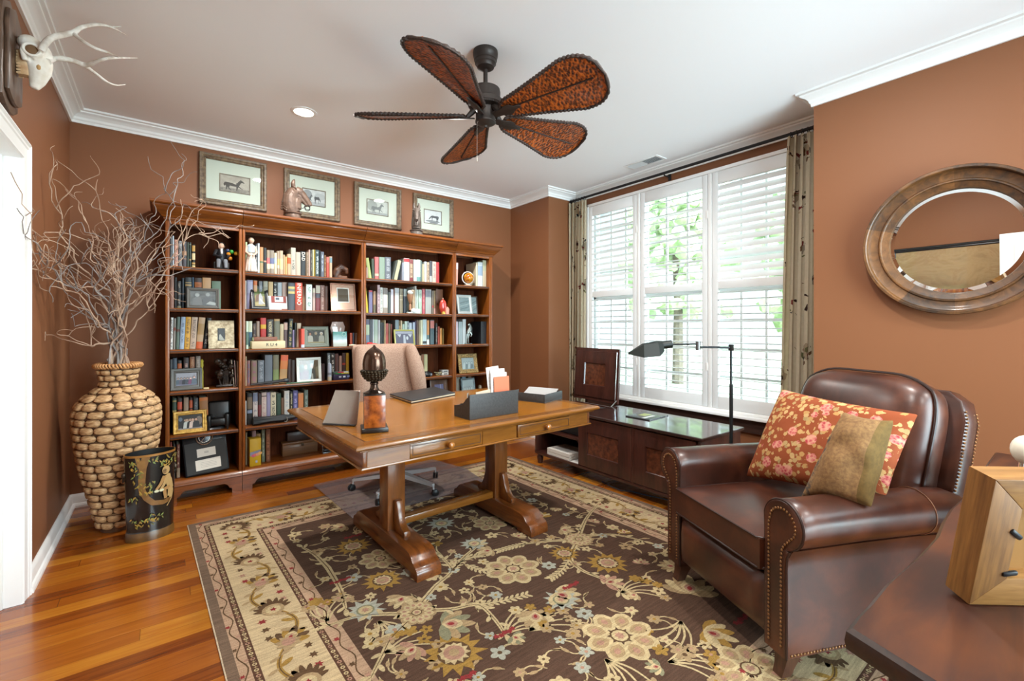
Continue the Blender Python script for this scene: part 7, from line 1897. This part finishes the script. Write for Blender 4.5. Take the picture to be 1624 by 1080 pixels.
for z in (.44,):
    for s in (-1, 1):
        a = PI if s < 0 else 0
        b = MB(); b.torus(.014, .004, flat('#3a3128', .35, .8), Matrix.Translation(bs_(a, .36, .006)) @ Matrix.Rotation(R(90), 4, 'Y'), 20, 6); b.ball(bs_(a, .385, .002), (.012, .014, .016), flat('#4a4034', .4, .7), 12, 8); b.build('ring_handle', wb)
# painting: outlines in (u across the front in metres, z), wrapped onto the oval
def wrap(u, z, o): 
    # u measured along the front arc from its middle
    a = -PI / 2; st = .002; s_ = 0; sg = 1 if u > 0 else -1
    a = -PI / 2 + u / .112
    return bs_(a, z, o)
b = MB(); lay = [0]
def paint(pts, m):
    lay[0] += 1; o = .0006 + .00006 * lay[0]
    cx = sum(p[0] for p in pts) / len(pts); cz = sum(p[1] for p in pts) / len(pts)
    n = len(pts)
    for k in range(n):
        p, q_ = pts[k], pts[(k + 1) % n]
        b.face([wrap(cx, cz, o), wrap(p[0], p[1], o), wrap((p[0] + q_[0]) / 2, (p[1] + q_[1]) / 2, o), wrap(q_[0], q_[1], o)], m)
def stroke(pts, w0, w1, m):
    n = len(pts)
    for k in range(n - 1):
        (x0, z0), (x1, z1) = pts[k], pts[k + 1]; dx, dz = x1 - x0, z1 - z0; L = math.hypot(dx, dz) or 1; nx, nz = -dz / L, dx / L
        a_, c_ = lerp(w0, w1, k / (n - 1)), lerp(w0, w1, (k + 1) / (n - 1))
        paint([(x0 + nx * a_, z0 + nz * a_), (x0 - nx * a_, z0 - nz * a_), (x1 - nx * c_, z1 - nz * c_), (x1 + nx * c_, z1 + nz * c_)], m)
        if k < n - 2 and c_ > .004: paint([(x1 + c_ * math.cos(2 * PI * j / 10), z1 + c_ * math.sin(2 * PI * j / 10)) for j in range(10)], m)
BRK = speck('#6d4a26', '#8d6636', 20, .4); TAN = flat('#b08f5c', .45); TAN2 = flat('#a37a48', .45)
stroke([(-.03, .49), (-.045, .43), (-.05, .36), (-.05, .30), (-.03, .25), (.0, .215), (.05, .205), (.10, .215)], .018, .012, BRK); stroke([(-.07, .49), (-.055, .43)], .010, .012, BRK)
q = random.Random(3)
for cx, cz, n, rx, rz_ in ((-.09, .45, 16, .03, .035), (-.04, .37, 30, .05, .05), (.02, .475, 18, .045, .018), (.065, .445, 16, .035, .02), (.125, .46, 12, .018, .03), (-.05, .115, 24, .05, .025), (.02, .14, 12, .035, .02), (-.085, .26, 8, .02, .02), (-.03, .30, 12, .03, .02)):
    for k in range(n):
        x, z_ = cx + q.uniform(-rx, rx), cz + q.uniform(-rz_, rz_); a = q.uniform(-.9, .9) - PI / 2; l_ = .026
        if z_ > .487: continue
        dx, dz = math.cos(a) * l_, math.sin(a) * l_ * .8
        paint([(x, z_), (x + dx * .4 - dz * .18, z_ + dz * .4 + dx * .18), (x + dx, z_ + dz), (x + dx * .4 + dz * .18, z_ + dz * .4 - dx * .18)], flat(q.choice(('#8a7230', '#a3853a', '#6d6a34', '#b08a3c', '#7d8a48')), .45))
b.build('painted_tree', wb, smooth=False); b = MB()
mk = lambda x, z: (x * .9 + .058, z)
stroke([mk(.02, .235), mk(.026, .28), mk(.012, .33), mk(-.0, .365)], .012, .02, TAN); stroke([mk(-.01, .36), mk(.014, .33), mk(.03, .28)], .022, .016, TAN)
stroke([mk(-.012, .362), mk(-.03, .32), mk(-.052, .29)], .009, .006, TAN2); stroke([mk(.0, .35), mk(-.012, .315), mk(-.032, .285)], .008, .006, TAN)
stroke([mk(.022, .29), mk(-.012, .285), mk(-.004, .228)], .011, .007, TAN2); stroke([mk(.028, .285), mk(.026, .225)], .012, .008, TAN)
stroke([mk(.034, .30), mk(.044, .26), mk(.034, .22), mk(.004, .18)], .003, .0025, TAN)
paint([mk(-.004 + .021 * math.cos(2 * PI * k / 14), .395 + .026 * math.sin(2 * PI * k / 14)) for k in range(14)], TAN); paint([mk(-.011 + .012 * math.cos(2 * PI * k / 10), .39 + .014 * math.sin(2 * PI * k / 10)) for k in range(10)], flat('#7d5f3c', .5))
for dx in (-.016, -.007): paint([mk(dx + .0025 * math.cos(2 * PI * k / 8), .394 + .0025 * math.sin(2 * PI * k / 8)) for k in range(8)], flat('#1a120c', .5))
for x, z_ in ((-.05, .282), (-.026, .282)): paint([mk(x + .012 * math.cos(2 * PI * k / 10), z_ + .008 * math.sin(2 * PI * k / 10)) for k in range(10)], flat('#c9c9a8', .5))
b.build('painted_monkey', wb, smooth=False)
# ------------------------------------------------------------------ the rug
RC = [(.121, 3.468), (2.622, 3.443), (2.742, .42), (.228, .42)]          # back-left, back-right, front-right, front-left
RW, RL_ = 2.51, 3.04
def rp(a, b_, z):
    u, v = a / RW, b_ / RL_
    x = lerp(lerp(RC[0][0], RC[1][0], u), lerp(RC[3][0], RC[2][0], u), v); y = lerp(lerp(RC[0][1], RC[1][1], u), lerp(RC[3][1], RC[2][1], u), v)
    return (x, y, z)
def rinv(x, y):
    u, v = .5, .5
    for _ in range(12):
        p = rp(u * RW, v * RL_, 0); u += (x - p[0]) / RW; v -= (y - p[1]) / RL_
    return u * RW, v * RL_
def wool(c, c2=None, rough=.95):
    k = ('wool', c)
    if k not in _M:
        t = NT('wool_' + c.strip('#'))
        f = t.noise(t.coord((9, 110, 1)), 1.0, 3, .6); g = t.noise(t.coord((1, 1, 1)), 260, 1, .5)
        h_ = t.math('ADD', t.math('MULTIPLY', f, .6), t.math('MULTIPLY', g, .4))
        L = lin(c)
        dk = tuple(q * .66 for q in L[:3]) + (1,); lt = tuple(min(1, q * 1.3) for q in L[:3]) + (1,)
        t.base(t.ramp(h_, [(.34, dk), (.66, lt)])); t.props(rough, spec=.1); t.bump(g, .25, .003)
        _M[k] = t.m
    return _M[k]
FIELD, TAUPE, CREAM, PINK, GUARD = wool('#523d31'), wool('#6d5949'), wool('#b6a07c'), wool('#a88a70'), wool('#543a2d')
C_CR, C_BE, C_MU, C_ROSE, C_RED, C_PALE, C_SAGE, C_BR = wool('#b5a17a'), wool('#9c8462'), wool('#94733a'), wool('#a07a66'), wool('#823232'), wool('#9c9b8c'), wool('#7e7a60'), wool('#59432f')
b = MB()
rz0 = .0082
def quadband(e0, e1, m, z=None):
    z = z or rz0
    o_ = [(e0, e0), (RW - e0, e0), (RW - e0, RL_ - e0), (e0, RL_ - e0)]; i_ = [(e1, e1), (RW - e1, e1), (RW - e1, RL_ - e1), (e1, RL_ - e1)]
    N = 12
    for k in range(4):
        A, B_, C_, D_ = o_[k], o_[(k + 1) % 4], i_[(k + 1) % 4], i_[k]
        b.face([rp(*A, z), rp(*B_, z), rp(*C_, z), rp(*D_, z)][::-1], m)
ED = .408
quadband(.0, .036, TAUPE); quadband(.036, .074, PINK); quadband(.074, .102, GUARD); quadband(.102, .112, CREAM); quadband(.112, .318, CREAM); quadband(.318, .346, GUARD); quadband(.346, ED, PINK)
b.face([rp(ED, ED, rz0), rp(ED, RL_ - ED, rz0), rp(RW - ED, RL_ - ED, rz0), rp(RW - ED, ED, rz0)], FIELD)
# pile edge and binding
ring = lambda e, z: [rp(e, e, z), rp(RW - e, e, z), rp(RW - e, RL_ - e, z), rp(e, RL_ - e, z)]
b.rings([ring(0, rz0), ring(-.004, .006), ring(-.004, .0008), ring(.0, .0004)], wool('#cbbba0'), cap=False)
b.face(ring(0, .0004), TAUPE)
lay = [0]
def patch(pts, m, dz=None):
    lay[0] = (lay[0] + 1) % 9
    z = rz0 + .0003 + (dz if dz is not None else 0) * .00028 + lay[0] * .00002
    # fan about the centroid keeps star shapes clean
    cx = sum(p[0] for p in pts) / len(pts); cy = sum(p[1] for p in pts) / len(pts); n = len(pts)
    for k in range(n): b.face([rp(cx, cy, z), rp(*pts[(k + 1) % n], z), rp(*pts[k], z)], m)
def strip(pts, w0, w1, m, dz=0, taper=True):
    n = len(pts); 
    L_, R_ = [], []
    for k, p in enumerate(pts):
        a_, c_ = pts[max(k - 1, 0)], pts[min(k + 1, n - 1)]; dx, dy = c_[0] - a_[0], c_[1] - a_[1]; q = math.hypot(dx, dy) or 1; w_ = lerp(w0, w1, k / (n - 1)) / 2
        L_.append((p[0] - dy / q * w_, p[1] + dx / q * w_)); R_.append((p[0] + dy / q * w_, p[1] - dx / q * w_))
    z = rz0 + .0003 + dz * .00028
    for k in range(n - 1): b.face([rp(*L_[k], z), rp(*L_[k + 1], z), rp(*R_[k + 1], z), rp(*R_[k], z)], m)
def smooth(P_, n=6):
    out = []
    for i in range(len(P_) - 1):
        p0, p1, p2, p3 = P_[max(i - 1, 0)], P_[i], P_[i + 1], P_[min(i + 2, len(P_) - 1)]
        for s in range(n):
            t_ = s / n; out.append(tuple(.5 * ((2 * p1[c]) + (p2[c] - p0[c]) * t_ + (2 * p0[c] - 5 * p1[c] + 4 * p2[c] - p3[c]) * t_ ** 2 + (3 * p1[c] - p0[c] - 3 * p2[c] + p3[c]) * t_ ** 3) for c in (0, 1)))
    out.append(P_[-1]); return out
q = random.Random(8)
def star(cx, cy, r, n, inner, m, a0=0, dz=0, sx=1, sy=1, rot=0):
    pts = []
    for k in range(2 * n):
        a = PI * k / n + a0; rr = (r if k % 2 == 0 else r * inner) * q.uniform(.9, 1.08)
        x, y = rr * math.cos(a) * sx, rr * math.sin(a) * sy; pts.append((cx + x * math.cos(rot) - y * math.sin(rot), cy + x * math.sin(rot) + y * math.cos(rot)))
    patch(pts, m, dz)
def disc(cx, cy, r, m, dz=0, n=12, sx=1, sy=1, rot=0): 
    patch([(cx + r * sx * math.cos(2 * PI * k / n) * math.cos(rot) - r * sy * math.sin(2 * PI * k / n) * math.sin(rot), cy + r * sx * math.cos(2 * PI * k / n) * math.sin(rot) + r * sy * math.sin(2 * PI * k / n) * math.cos(rot)) for k in range(n)], m, dz)
def petal(cx, cy, a, r0, r1, w_, m, dz):
    ca, sa = math.cos(a), math.sin(a)
    P_ = [(r0, 0), (lerp(r0, r1, .3), w_ * .8), (lerp(r0, r1, .62), w_), (lerp(r0, r1, .9), w_ * .6), (r1, w_ * .12), (r1, -w_ * .12), (lerp(r0, r1, .9), -w_ * .6), (lerp(r0, r1, .62), -w_), (lerp(r0, r1, .3), -w_ * .8)]
    patch([(cx + x * ca - y * sa, cy + x * sa + y * ca) for x, y in P_], m, dz)
def rosette(cx, cy, r, c1=None, c2=None, n=8):
    c1, c2 = c1 or C_CR, c2 or C_BE
    for k in range(n):
        a = 2 * PI * k / n + .2; petal(cx, cy, a, r * .2, r, r * .31, c1, 1); petal(cx, cy, a, r * .34, r * .86, r * .2, c2, 2); petal(cx, cy, a, r * .5, r * .74, r * .09, C_ROSE, 3)
    disc(cx, cy, r * .27, C_BR, 2); disc(cx, cy, r * .22, C_CR, 3); star(cx, cy, r * .16, 7, .6, C_ROSE, 0, 4)
def sun(cx, cy, r, c=None):
    star(cx, cy, r, 13, .66, c or C_MU, 0, 1); disc(cx, cy, r * .52, C_BR, 2); star(cx, cy, r * .48, 12, .8, C_CR, 0, 3); disc(cx, cy, r * .32, C_ROSE, 4); disc(cx, cy, r * .16, C_BE, 5)
def palmette(cx, cy, r, a, c=None, c2=None):
    c = c or C_BE
    for k in range(-3, 4): petal(cx, cy, a + k * .42, -.0, r * (1 - .08 * abs(k)), r * .17, c if k % 2 else (c2 or C_CR), 1)
    petal(cx, cy, a, 0, r * .62, r * .24, C_CR, 3); petal(cx, cy, a, r * .1, r * .48, r * .15, C_ROSE, 4); petal(cx, cy, a, r * .16, r * .38, r * .07, C_RED, 5)
def pale(cx, cy, r):
    star(cx, cy, r, 11, .62, C_PALE, 0, 1); disc(cx, cy, r * .45, C_SAGE, 2); disc(cx, cy, r * .36, C_CR, 3); star(cx, cy, r * .22, 6, .6, C_ROSE, 0, 4)
def daisy(cx, cy, r, c=None):
    c = c or q.choice((C_CR, C_BE, C_PALE, C_CR)); n = q.choice((5, 6))
    a0 = q.uniform(0, 1)
    for k in range(n): petal(cx, cy, a0 + 2 * PI * k / n, 0, r, r * .34, c, 1)
    disc(cx, cy, r * .24, q.choice((C_ROSE, C_BR, C_MU)), 2, 8)
def leaf(cx, cy, a, L, m=None, dz=1): petal(cx, cy, a, 0, L, L * .2, m or C_CR, dz)
def spray(x, y, a, L, n=4, spread=1.1):
    for k in range(n):
        aa = a + spread * (k / (n - 1) - .5); l_ = L * q.uniform(.75, 1.05)
        ex, ey = x + l_ * math.cos(aa + .12), y + l_ * math.sin(aa + .12); strip(smooth([(x, y), (x + l_ * .5 * math.cos(aa - .08), y + l_ * .5 * math.sin(aa - .08)), (ex, ey)], 4), .011, .006, C_CR, 1); daisy(ex, ey, q.uniform(.026, .036), q.choice((C_CR, C_BE, C_MU)))
def feather(P_, n=9):
    P_ = smooth(P_, 5); strip(P_, .012, .005, C_CR, 1)
    for k in range(1, len(P_) - 1):
        a = math.atan2(P_[k + 1][1] - P_[k - 1][1], P_[k + 1][0] - P_[k - 1][0])
        for s in (-1, 1): leaf(P_[k][0], P_[k][1], a + s * .75, .036, C_CR, 1)
def vine(P_, w0=.03, w1=.014, leaves=True):
    P_ = smooth(P_, 6); strip(P_, w0 * 1.0, w1, C_CR, 1); strip(P_, w0 * .16, w1 * .16, C_BR, 2)
    if leaves:
        for k in range(2, len(P_) - 1, 3):
            a = math.atan2(P_[k + 1][1] - P_[k - 1][1], P_[k + 1][0] - P_[k - 1][0]); s = 1 if k % 2 else -1
            leaf(P_[k][0], P_[k][1], a + s * .8, .05, C_CR, 1)
        leaf(P_[-1][0], P_[-1][1], math.atan2(P_[-1][1] - P_[-3][1], P_[-1][0] - P_[-3][0]), .06)
px = lambda *l: [rinv(*onz(u, v, .009)[:2]) for u, v in l]
# motifs read off the photograph, turned into rug coordinates
hubA = px((661, 971))[0]; hubB = px((918, 856))[0]
placed = []
def put(fn, u, v, r, *a):
    p = px((u, v))[0]; fn(p[0], p[1], r, *a); placed.append((p[0], p[1], r))
for l in (((661, 965), (690, 930), (716, 905), (703, 886)), ((716, 905), (740, 880), (762, 862)), ((665, 968), (715, 966), (757, 959), (782, 979), (801, 1005)), ((655, 973), (599, 974), (560, 979), (520, 992)), ((655, 978), (622, 1010), (606, 1040), (588, 1075)), ((918, 850), (930, 822), (948, 800)), ((915, 860), (905, 885), (923, 904), (960, 920), (985, 940)), ((910, 856), (870, 858), (835, 862)), ((922, 850), (975, 848), (1020, 858)), ((520, 900), (500, 880), (480, 868)), ((520, 900), (540, 935), (548, 965))):
    vine(px(*l))
feather(px((716, 905), (740, 885), (765, 880))); feather(px((905, 885), (890, 905), (872, 918))); feather(px((835, 862), (810, 868), (788, 874))); feather(px((757, 959), (800, 952), (838, 942))); feather(px((740, 895), (765, 905), (790, 900)))
put(rosette, 814, 902, .145); put(rosette, 983, 1008, .15); put(sun, 607, 920, .095); put(sun, 720, 1035, .125); put(sun, 560, 866, .10); put(rosette, 661, 971, .085, C_BE, C_CR, 12); put(rosette, 918, 855, .085, C_BE, C_CR, 12)
put(pale, 752, 862, .08); put(pale, 890, 951, .085); put(palmette, 848, 970, .12, 2.2); put(palmette, 700, 990, .14, .6, C_SAGE, C_BE); put(palmette, 1095, 942, .17, -.6, C_BE, C_CR); put(palmette, 1115, 1000, .13, 1.2, C_MU, C_CR); put(palmette, 780, 872, .09, 3.4); put(palmette, 660, 1025, .09, 2.8, C_ROSE, C_BE); put(palmette, 820, 852, .07, -.4); put(palmette, 640, 945, .10, 2.4, C_BE); put(palmette, 960, 925, .10, .3, C_ROSE); put(palmette, 880, 940, .13, 1.2, C_CR, C_BE); put(pale, 700, 830, .09); put(palmette, 860, 820, .09, -1, C_MU); put(rosette, 1190, 1060, .13)
for u, v, a, L in ((801, 1005, -.2, .2), (840, 1000, .1, .22), (985, 940, .2, .2), (1080, 985, 2.8, .22), (610, 1035, .3, .2), (520, 985, -1.4, .18), (935, 800, -1.0, .2), (700, 880, -1.9, .14), (600, 985, 1.5, .16), (960, 1045, 1.8, .18), (1060, 1050, .6, .2)):
    p = px((u, v))[0]; spray(p[0], p[1], a, L, 5)
for u, v in ((800, 1003), (905, 928), (1175, 982), (560, 850), (540, 920), (735, 1075)):
    p = px((u, v))[0]
    for k in range(5): star(p[0] + .02 * (k - 2), p[1] + .006 * (k % 2), .016, 5, .6, C_RED, k, 2)
# the unseen part of the field repeats the same kinds of motifs
def free(x, y, r): return all(math.hypot(x - a, y - c) > (r + s) * .92 for a, c, s in placed)
tries = 0
while tries < 900:
    tries += 1
    x, y = q.uniform(ED + .05, RW - ED - .05), q.uniform(ED + .05, RL_ - ED - .05)
    r = q.choice((.11, .085, .06, .045, .035, .03, .028))
    if not (ED + r < x < RW - ED - r and ED + r < y < RL_ - ED - r) or not free(x, y, r): continue
    placed.append((x, y, r))
    if r > .1: q.choice((rosette, sun, lambda a, c, s: palmette(a, c, s, q.uniform(0, 6))))(x, y, r)
    elif r > .08: q.choice((sun, pale, lambda a, c, s: palmette(a, c, s * 1.1, q.uniform(0, 6))))(x, y, r)
    elif r > .05: palmette(x, y, r, q.uniform(0, 6), q.choice((C_BE, C_ROSE, C_MU, C_SAGE)))
    else:
        daisy(x, y, r * .9)
        for k in range(2):
            a = q.uniform(0, 6.28); strip(smooth([(x, y), (x + .05 * math.cos(a), y + .05 * math.sin(a)), (x + .1 * math.cos(a + .5), y + .1 * math.sin(a + .5))], 4), .008, .004, C_CR, 0); leaf(x + .06 * math.cos(a + .1), y + .06 * math.sin(a + .1), a + .9, .04, C_BE, 0)
# borders: walk along the four sides
def side(k, s, e):
    """point at distance s along side k, e in from the edge; also the side's direction"""
    if k == 0: return (s, e), 0
    if k == 1: return (RW - e, s), PI / 2
    if k == 2: return (RW - s, RL_ - e), PI
    return (e, RL_ - s), -PI / 2
for k in range(4):
    Ls = RW if k in (0, 2) else RL_
    n = int((Ls - .2) / .27)
    for i in range(n + 1):
        s = .215 + (Ls - .43) * i / n
        (x, y), a = side(k, s, .215); inn = a + PI / 2; sg = 1 if i % 2 else -1
        if i % 2: 
            palmette(x + .0 * math.cos(inn), y, .10, a + .5 * sg, C_MU, C_BR)
            star(x, y, .05, 9, .7, C_BE, 0, 4); disc(x, y, .025, C_ROSE, 5)
        else:
            for j in range(-4, 5): petal(x, y, a + j * .34, 0, .10 - .006 * abs(j), .012, C_BR, 1)
            disc(x, y, .045, C_BE, 3); disc(x, y, .03, C_CR, 4); star(x, y, .016, 5, .5, C_RED, 0, 5)
        if i < n:
            s2 = s + (Ls - .43) / n
            m_ = [side(k, lerp(s, s2, t_), .215 + .06 * sg * math.sin(PI * t_))[0] for t_ in (0, .17, .33, .5, .67, .83, 1)]
            strip(smooth(m_, 4), .016, .016, C_MU, 0); strip(smooth(m_, 4), .004, .004, C_BR, 1)
            for t_ in (.25, .5, .75):
                p, _ = side(k, lerp(s, s2, t_), .215 + .06 * sg * math.sin(PI * t_)); leaf(p[0], p[1], a - sg * 1.0, .06, C_MU if t_ == .5 else C_BE, 1); leaf(p[0], p[1], a + sg * 2.0, .045, C_BE, 1)
                p, _ = side(k, lerp(s, s2, t_), .215 - .055 * sg); star(p[0], p[1], .02, 6, .5, q.choice((C_ROSE, C_RED, C_BR)), 0, 1)
    for e, wd in ((.088, .028), (.332, .028)):
        s = .1
        while s < Ls - .1:
            if e < s < Ls - e:
                (x, y), a = side(k, s, e); i = int(s / .035)
                disc(x, y, .0085, C_CR if i % 3 else C_ROSE, 1, 8); disc(x, y, .004, GUARD, 2, 6)
                (x, y), a = side(k, s + .0175, e); star(x, y, .008, 4, .4, C_BE, 0, 1)
            s += .035
    for e in (.055, .377):
        s = .06; i = 0; pts = []
        while s < Ls - .05:
            if e <= s <= Ls - e:
                (x, y), a = side(k, s, e + .012 * (1 if i % 2 else -1)); star(x, y, .015 if e > .1 else .012, 6, .5, (C_RED if i % 4 == 0 else C_ROSE if i % 2 else C_BR), 0, 2)
                pts.append(side(k, s + .04, e - .012 * (1 if i % 2 else -1))[0])
            s += .085; i += 1
        if len(pts) > 2: strip(smooth(pts, 4), .0045, .0045, C_BR, 1)
o = b.build('area_rug', None, smooth=False)
tag(o, 'large brown and cream floral oriental rug under the desk and armchair', 'rug')
# ------------------------------------------------------------------ light, world, camera
w = bpy.data.worlds.new('sky'); bpy.context.scene.world = w; w.use_nodes = True
nt = w.node_tree; bg = nt.nodes['Background']
bg.inputs['Color'].default_value = (.80, .92, 1.08, 1)
# made-up sky gradient: dimmed beyond the shutters, raised behind the camera for fill
tcw = nt.nodes.new('ShaderNodeTexCoord'); spw = nt.nodes.new('ShaderNodeSeparateXYZ'); nt.links.new(tcw.outputs['Generated'], spw.inputs[0])
mrw = nt.nodes.new('ShaderNodeMapRange'); mrw.interpolation_type = 'SMOOTHSTEP'
mrw.inputs['From Min'].default_value = .05; mrw.inputs['From Max'].default_value = -.45; mrw.inputs['To Min'].default_value = SKY_FRONT_DIMMED; mrw.inputs['To Max'].default_value = WORLD
nt.links.new(spw.outputs[1], mrw.inputs['Value']); nt.links.new(mrw.outputs[0], bg.inputs['Strength'])
def portal(name, loc, rot, sx, sy):
    L = bpy.data.lights.new(name, 'AREA'); L.shape = 'RECTANGLE'; L.size = sx; L.size_y = sy
    L.cycles.is_portal = True
    o = bpy.data.objects.new(name, L); COL.objects.link(o); o.location = loc; o.rotation_euler = rot
portal('window_portal', (XA + .12, (WY0 + WY1) / 2, (WZ0 + WZ1) / 2), (0, R(90), 0), WZ1 - WZ0, WY1 - WY0)
portal('added_rear_window_portal', ((RX0 + RX1) / 2, YR - .12, (RZ0 + RZ1) / 2), (R(90), 0, 0), RX1 - RX0, RZ1 - RZ0)  # sampling portal of the added rear window

cam = bpy.data.cameras.new('camera'); co = bpy.data.objects.new('camera', cam); COL.objects.link(co)
cam.sensor_fit = 'HORIZONTAL'; cam.sensor_width = 36.0; cam.lens = FPX / 1624 * 36
cam.shift_x = 0; cam.shift_y = (HZ - 540) / 1624
cam.clip_start = .02; cam.clip_end = 200
co.location = (0, 0, CAMZ); co.rotation_euler = (R(90), 0, -YAW)
sc = bpy.context.scene
sc.camera = co
sc.view_settings.view_transform = 'Standard'; sc.view_settings.look = 'None'
sc.view_settings.gamma = 1.0; sc.view_settings.use_curve_mapping = False
sc.view_settings.exposure = EXPO
sc.cycles.use_denoising = True
sc.cycles.max_bounces = 10; sc.cycles.diffuse_bounces = 6; sc.cycles.glossy_bounces = 5; sc.cycles.transparent_max_bounces = 12
sc.cycles.sample_clamp_indirect = 6.0
sc.cycles.caustics_reflective = False; sc.cycles.caustics_refractive = False
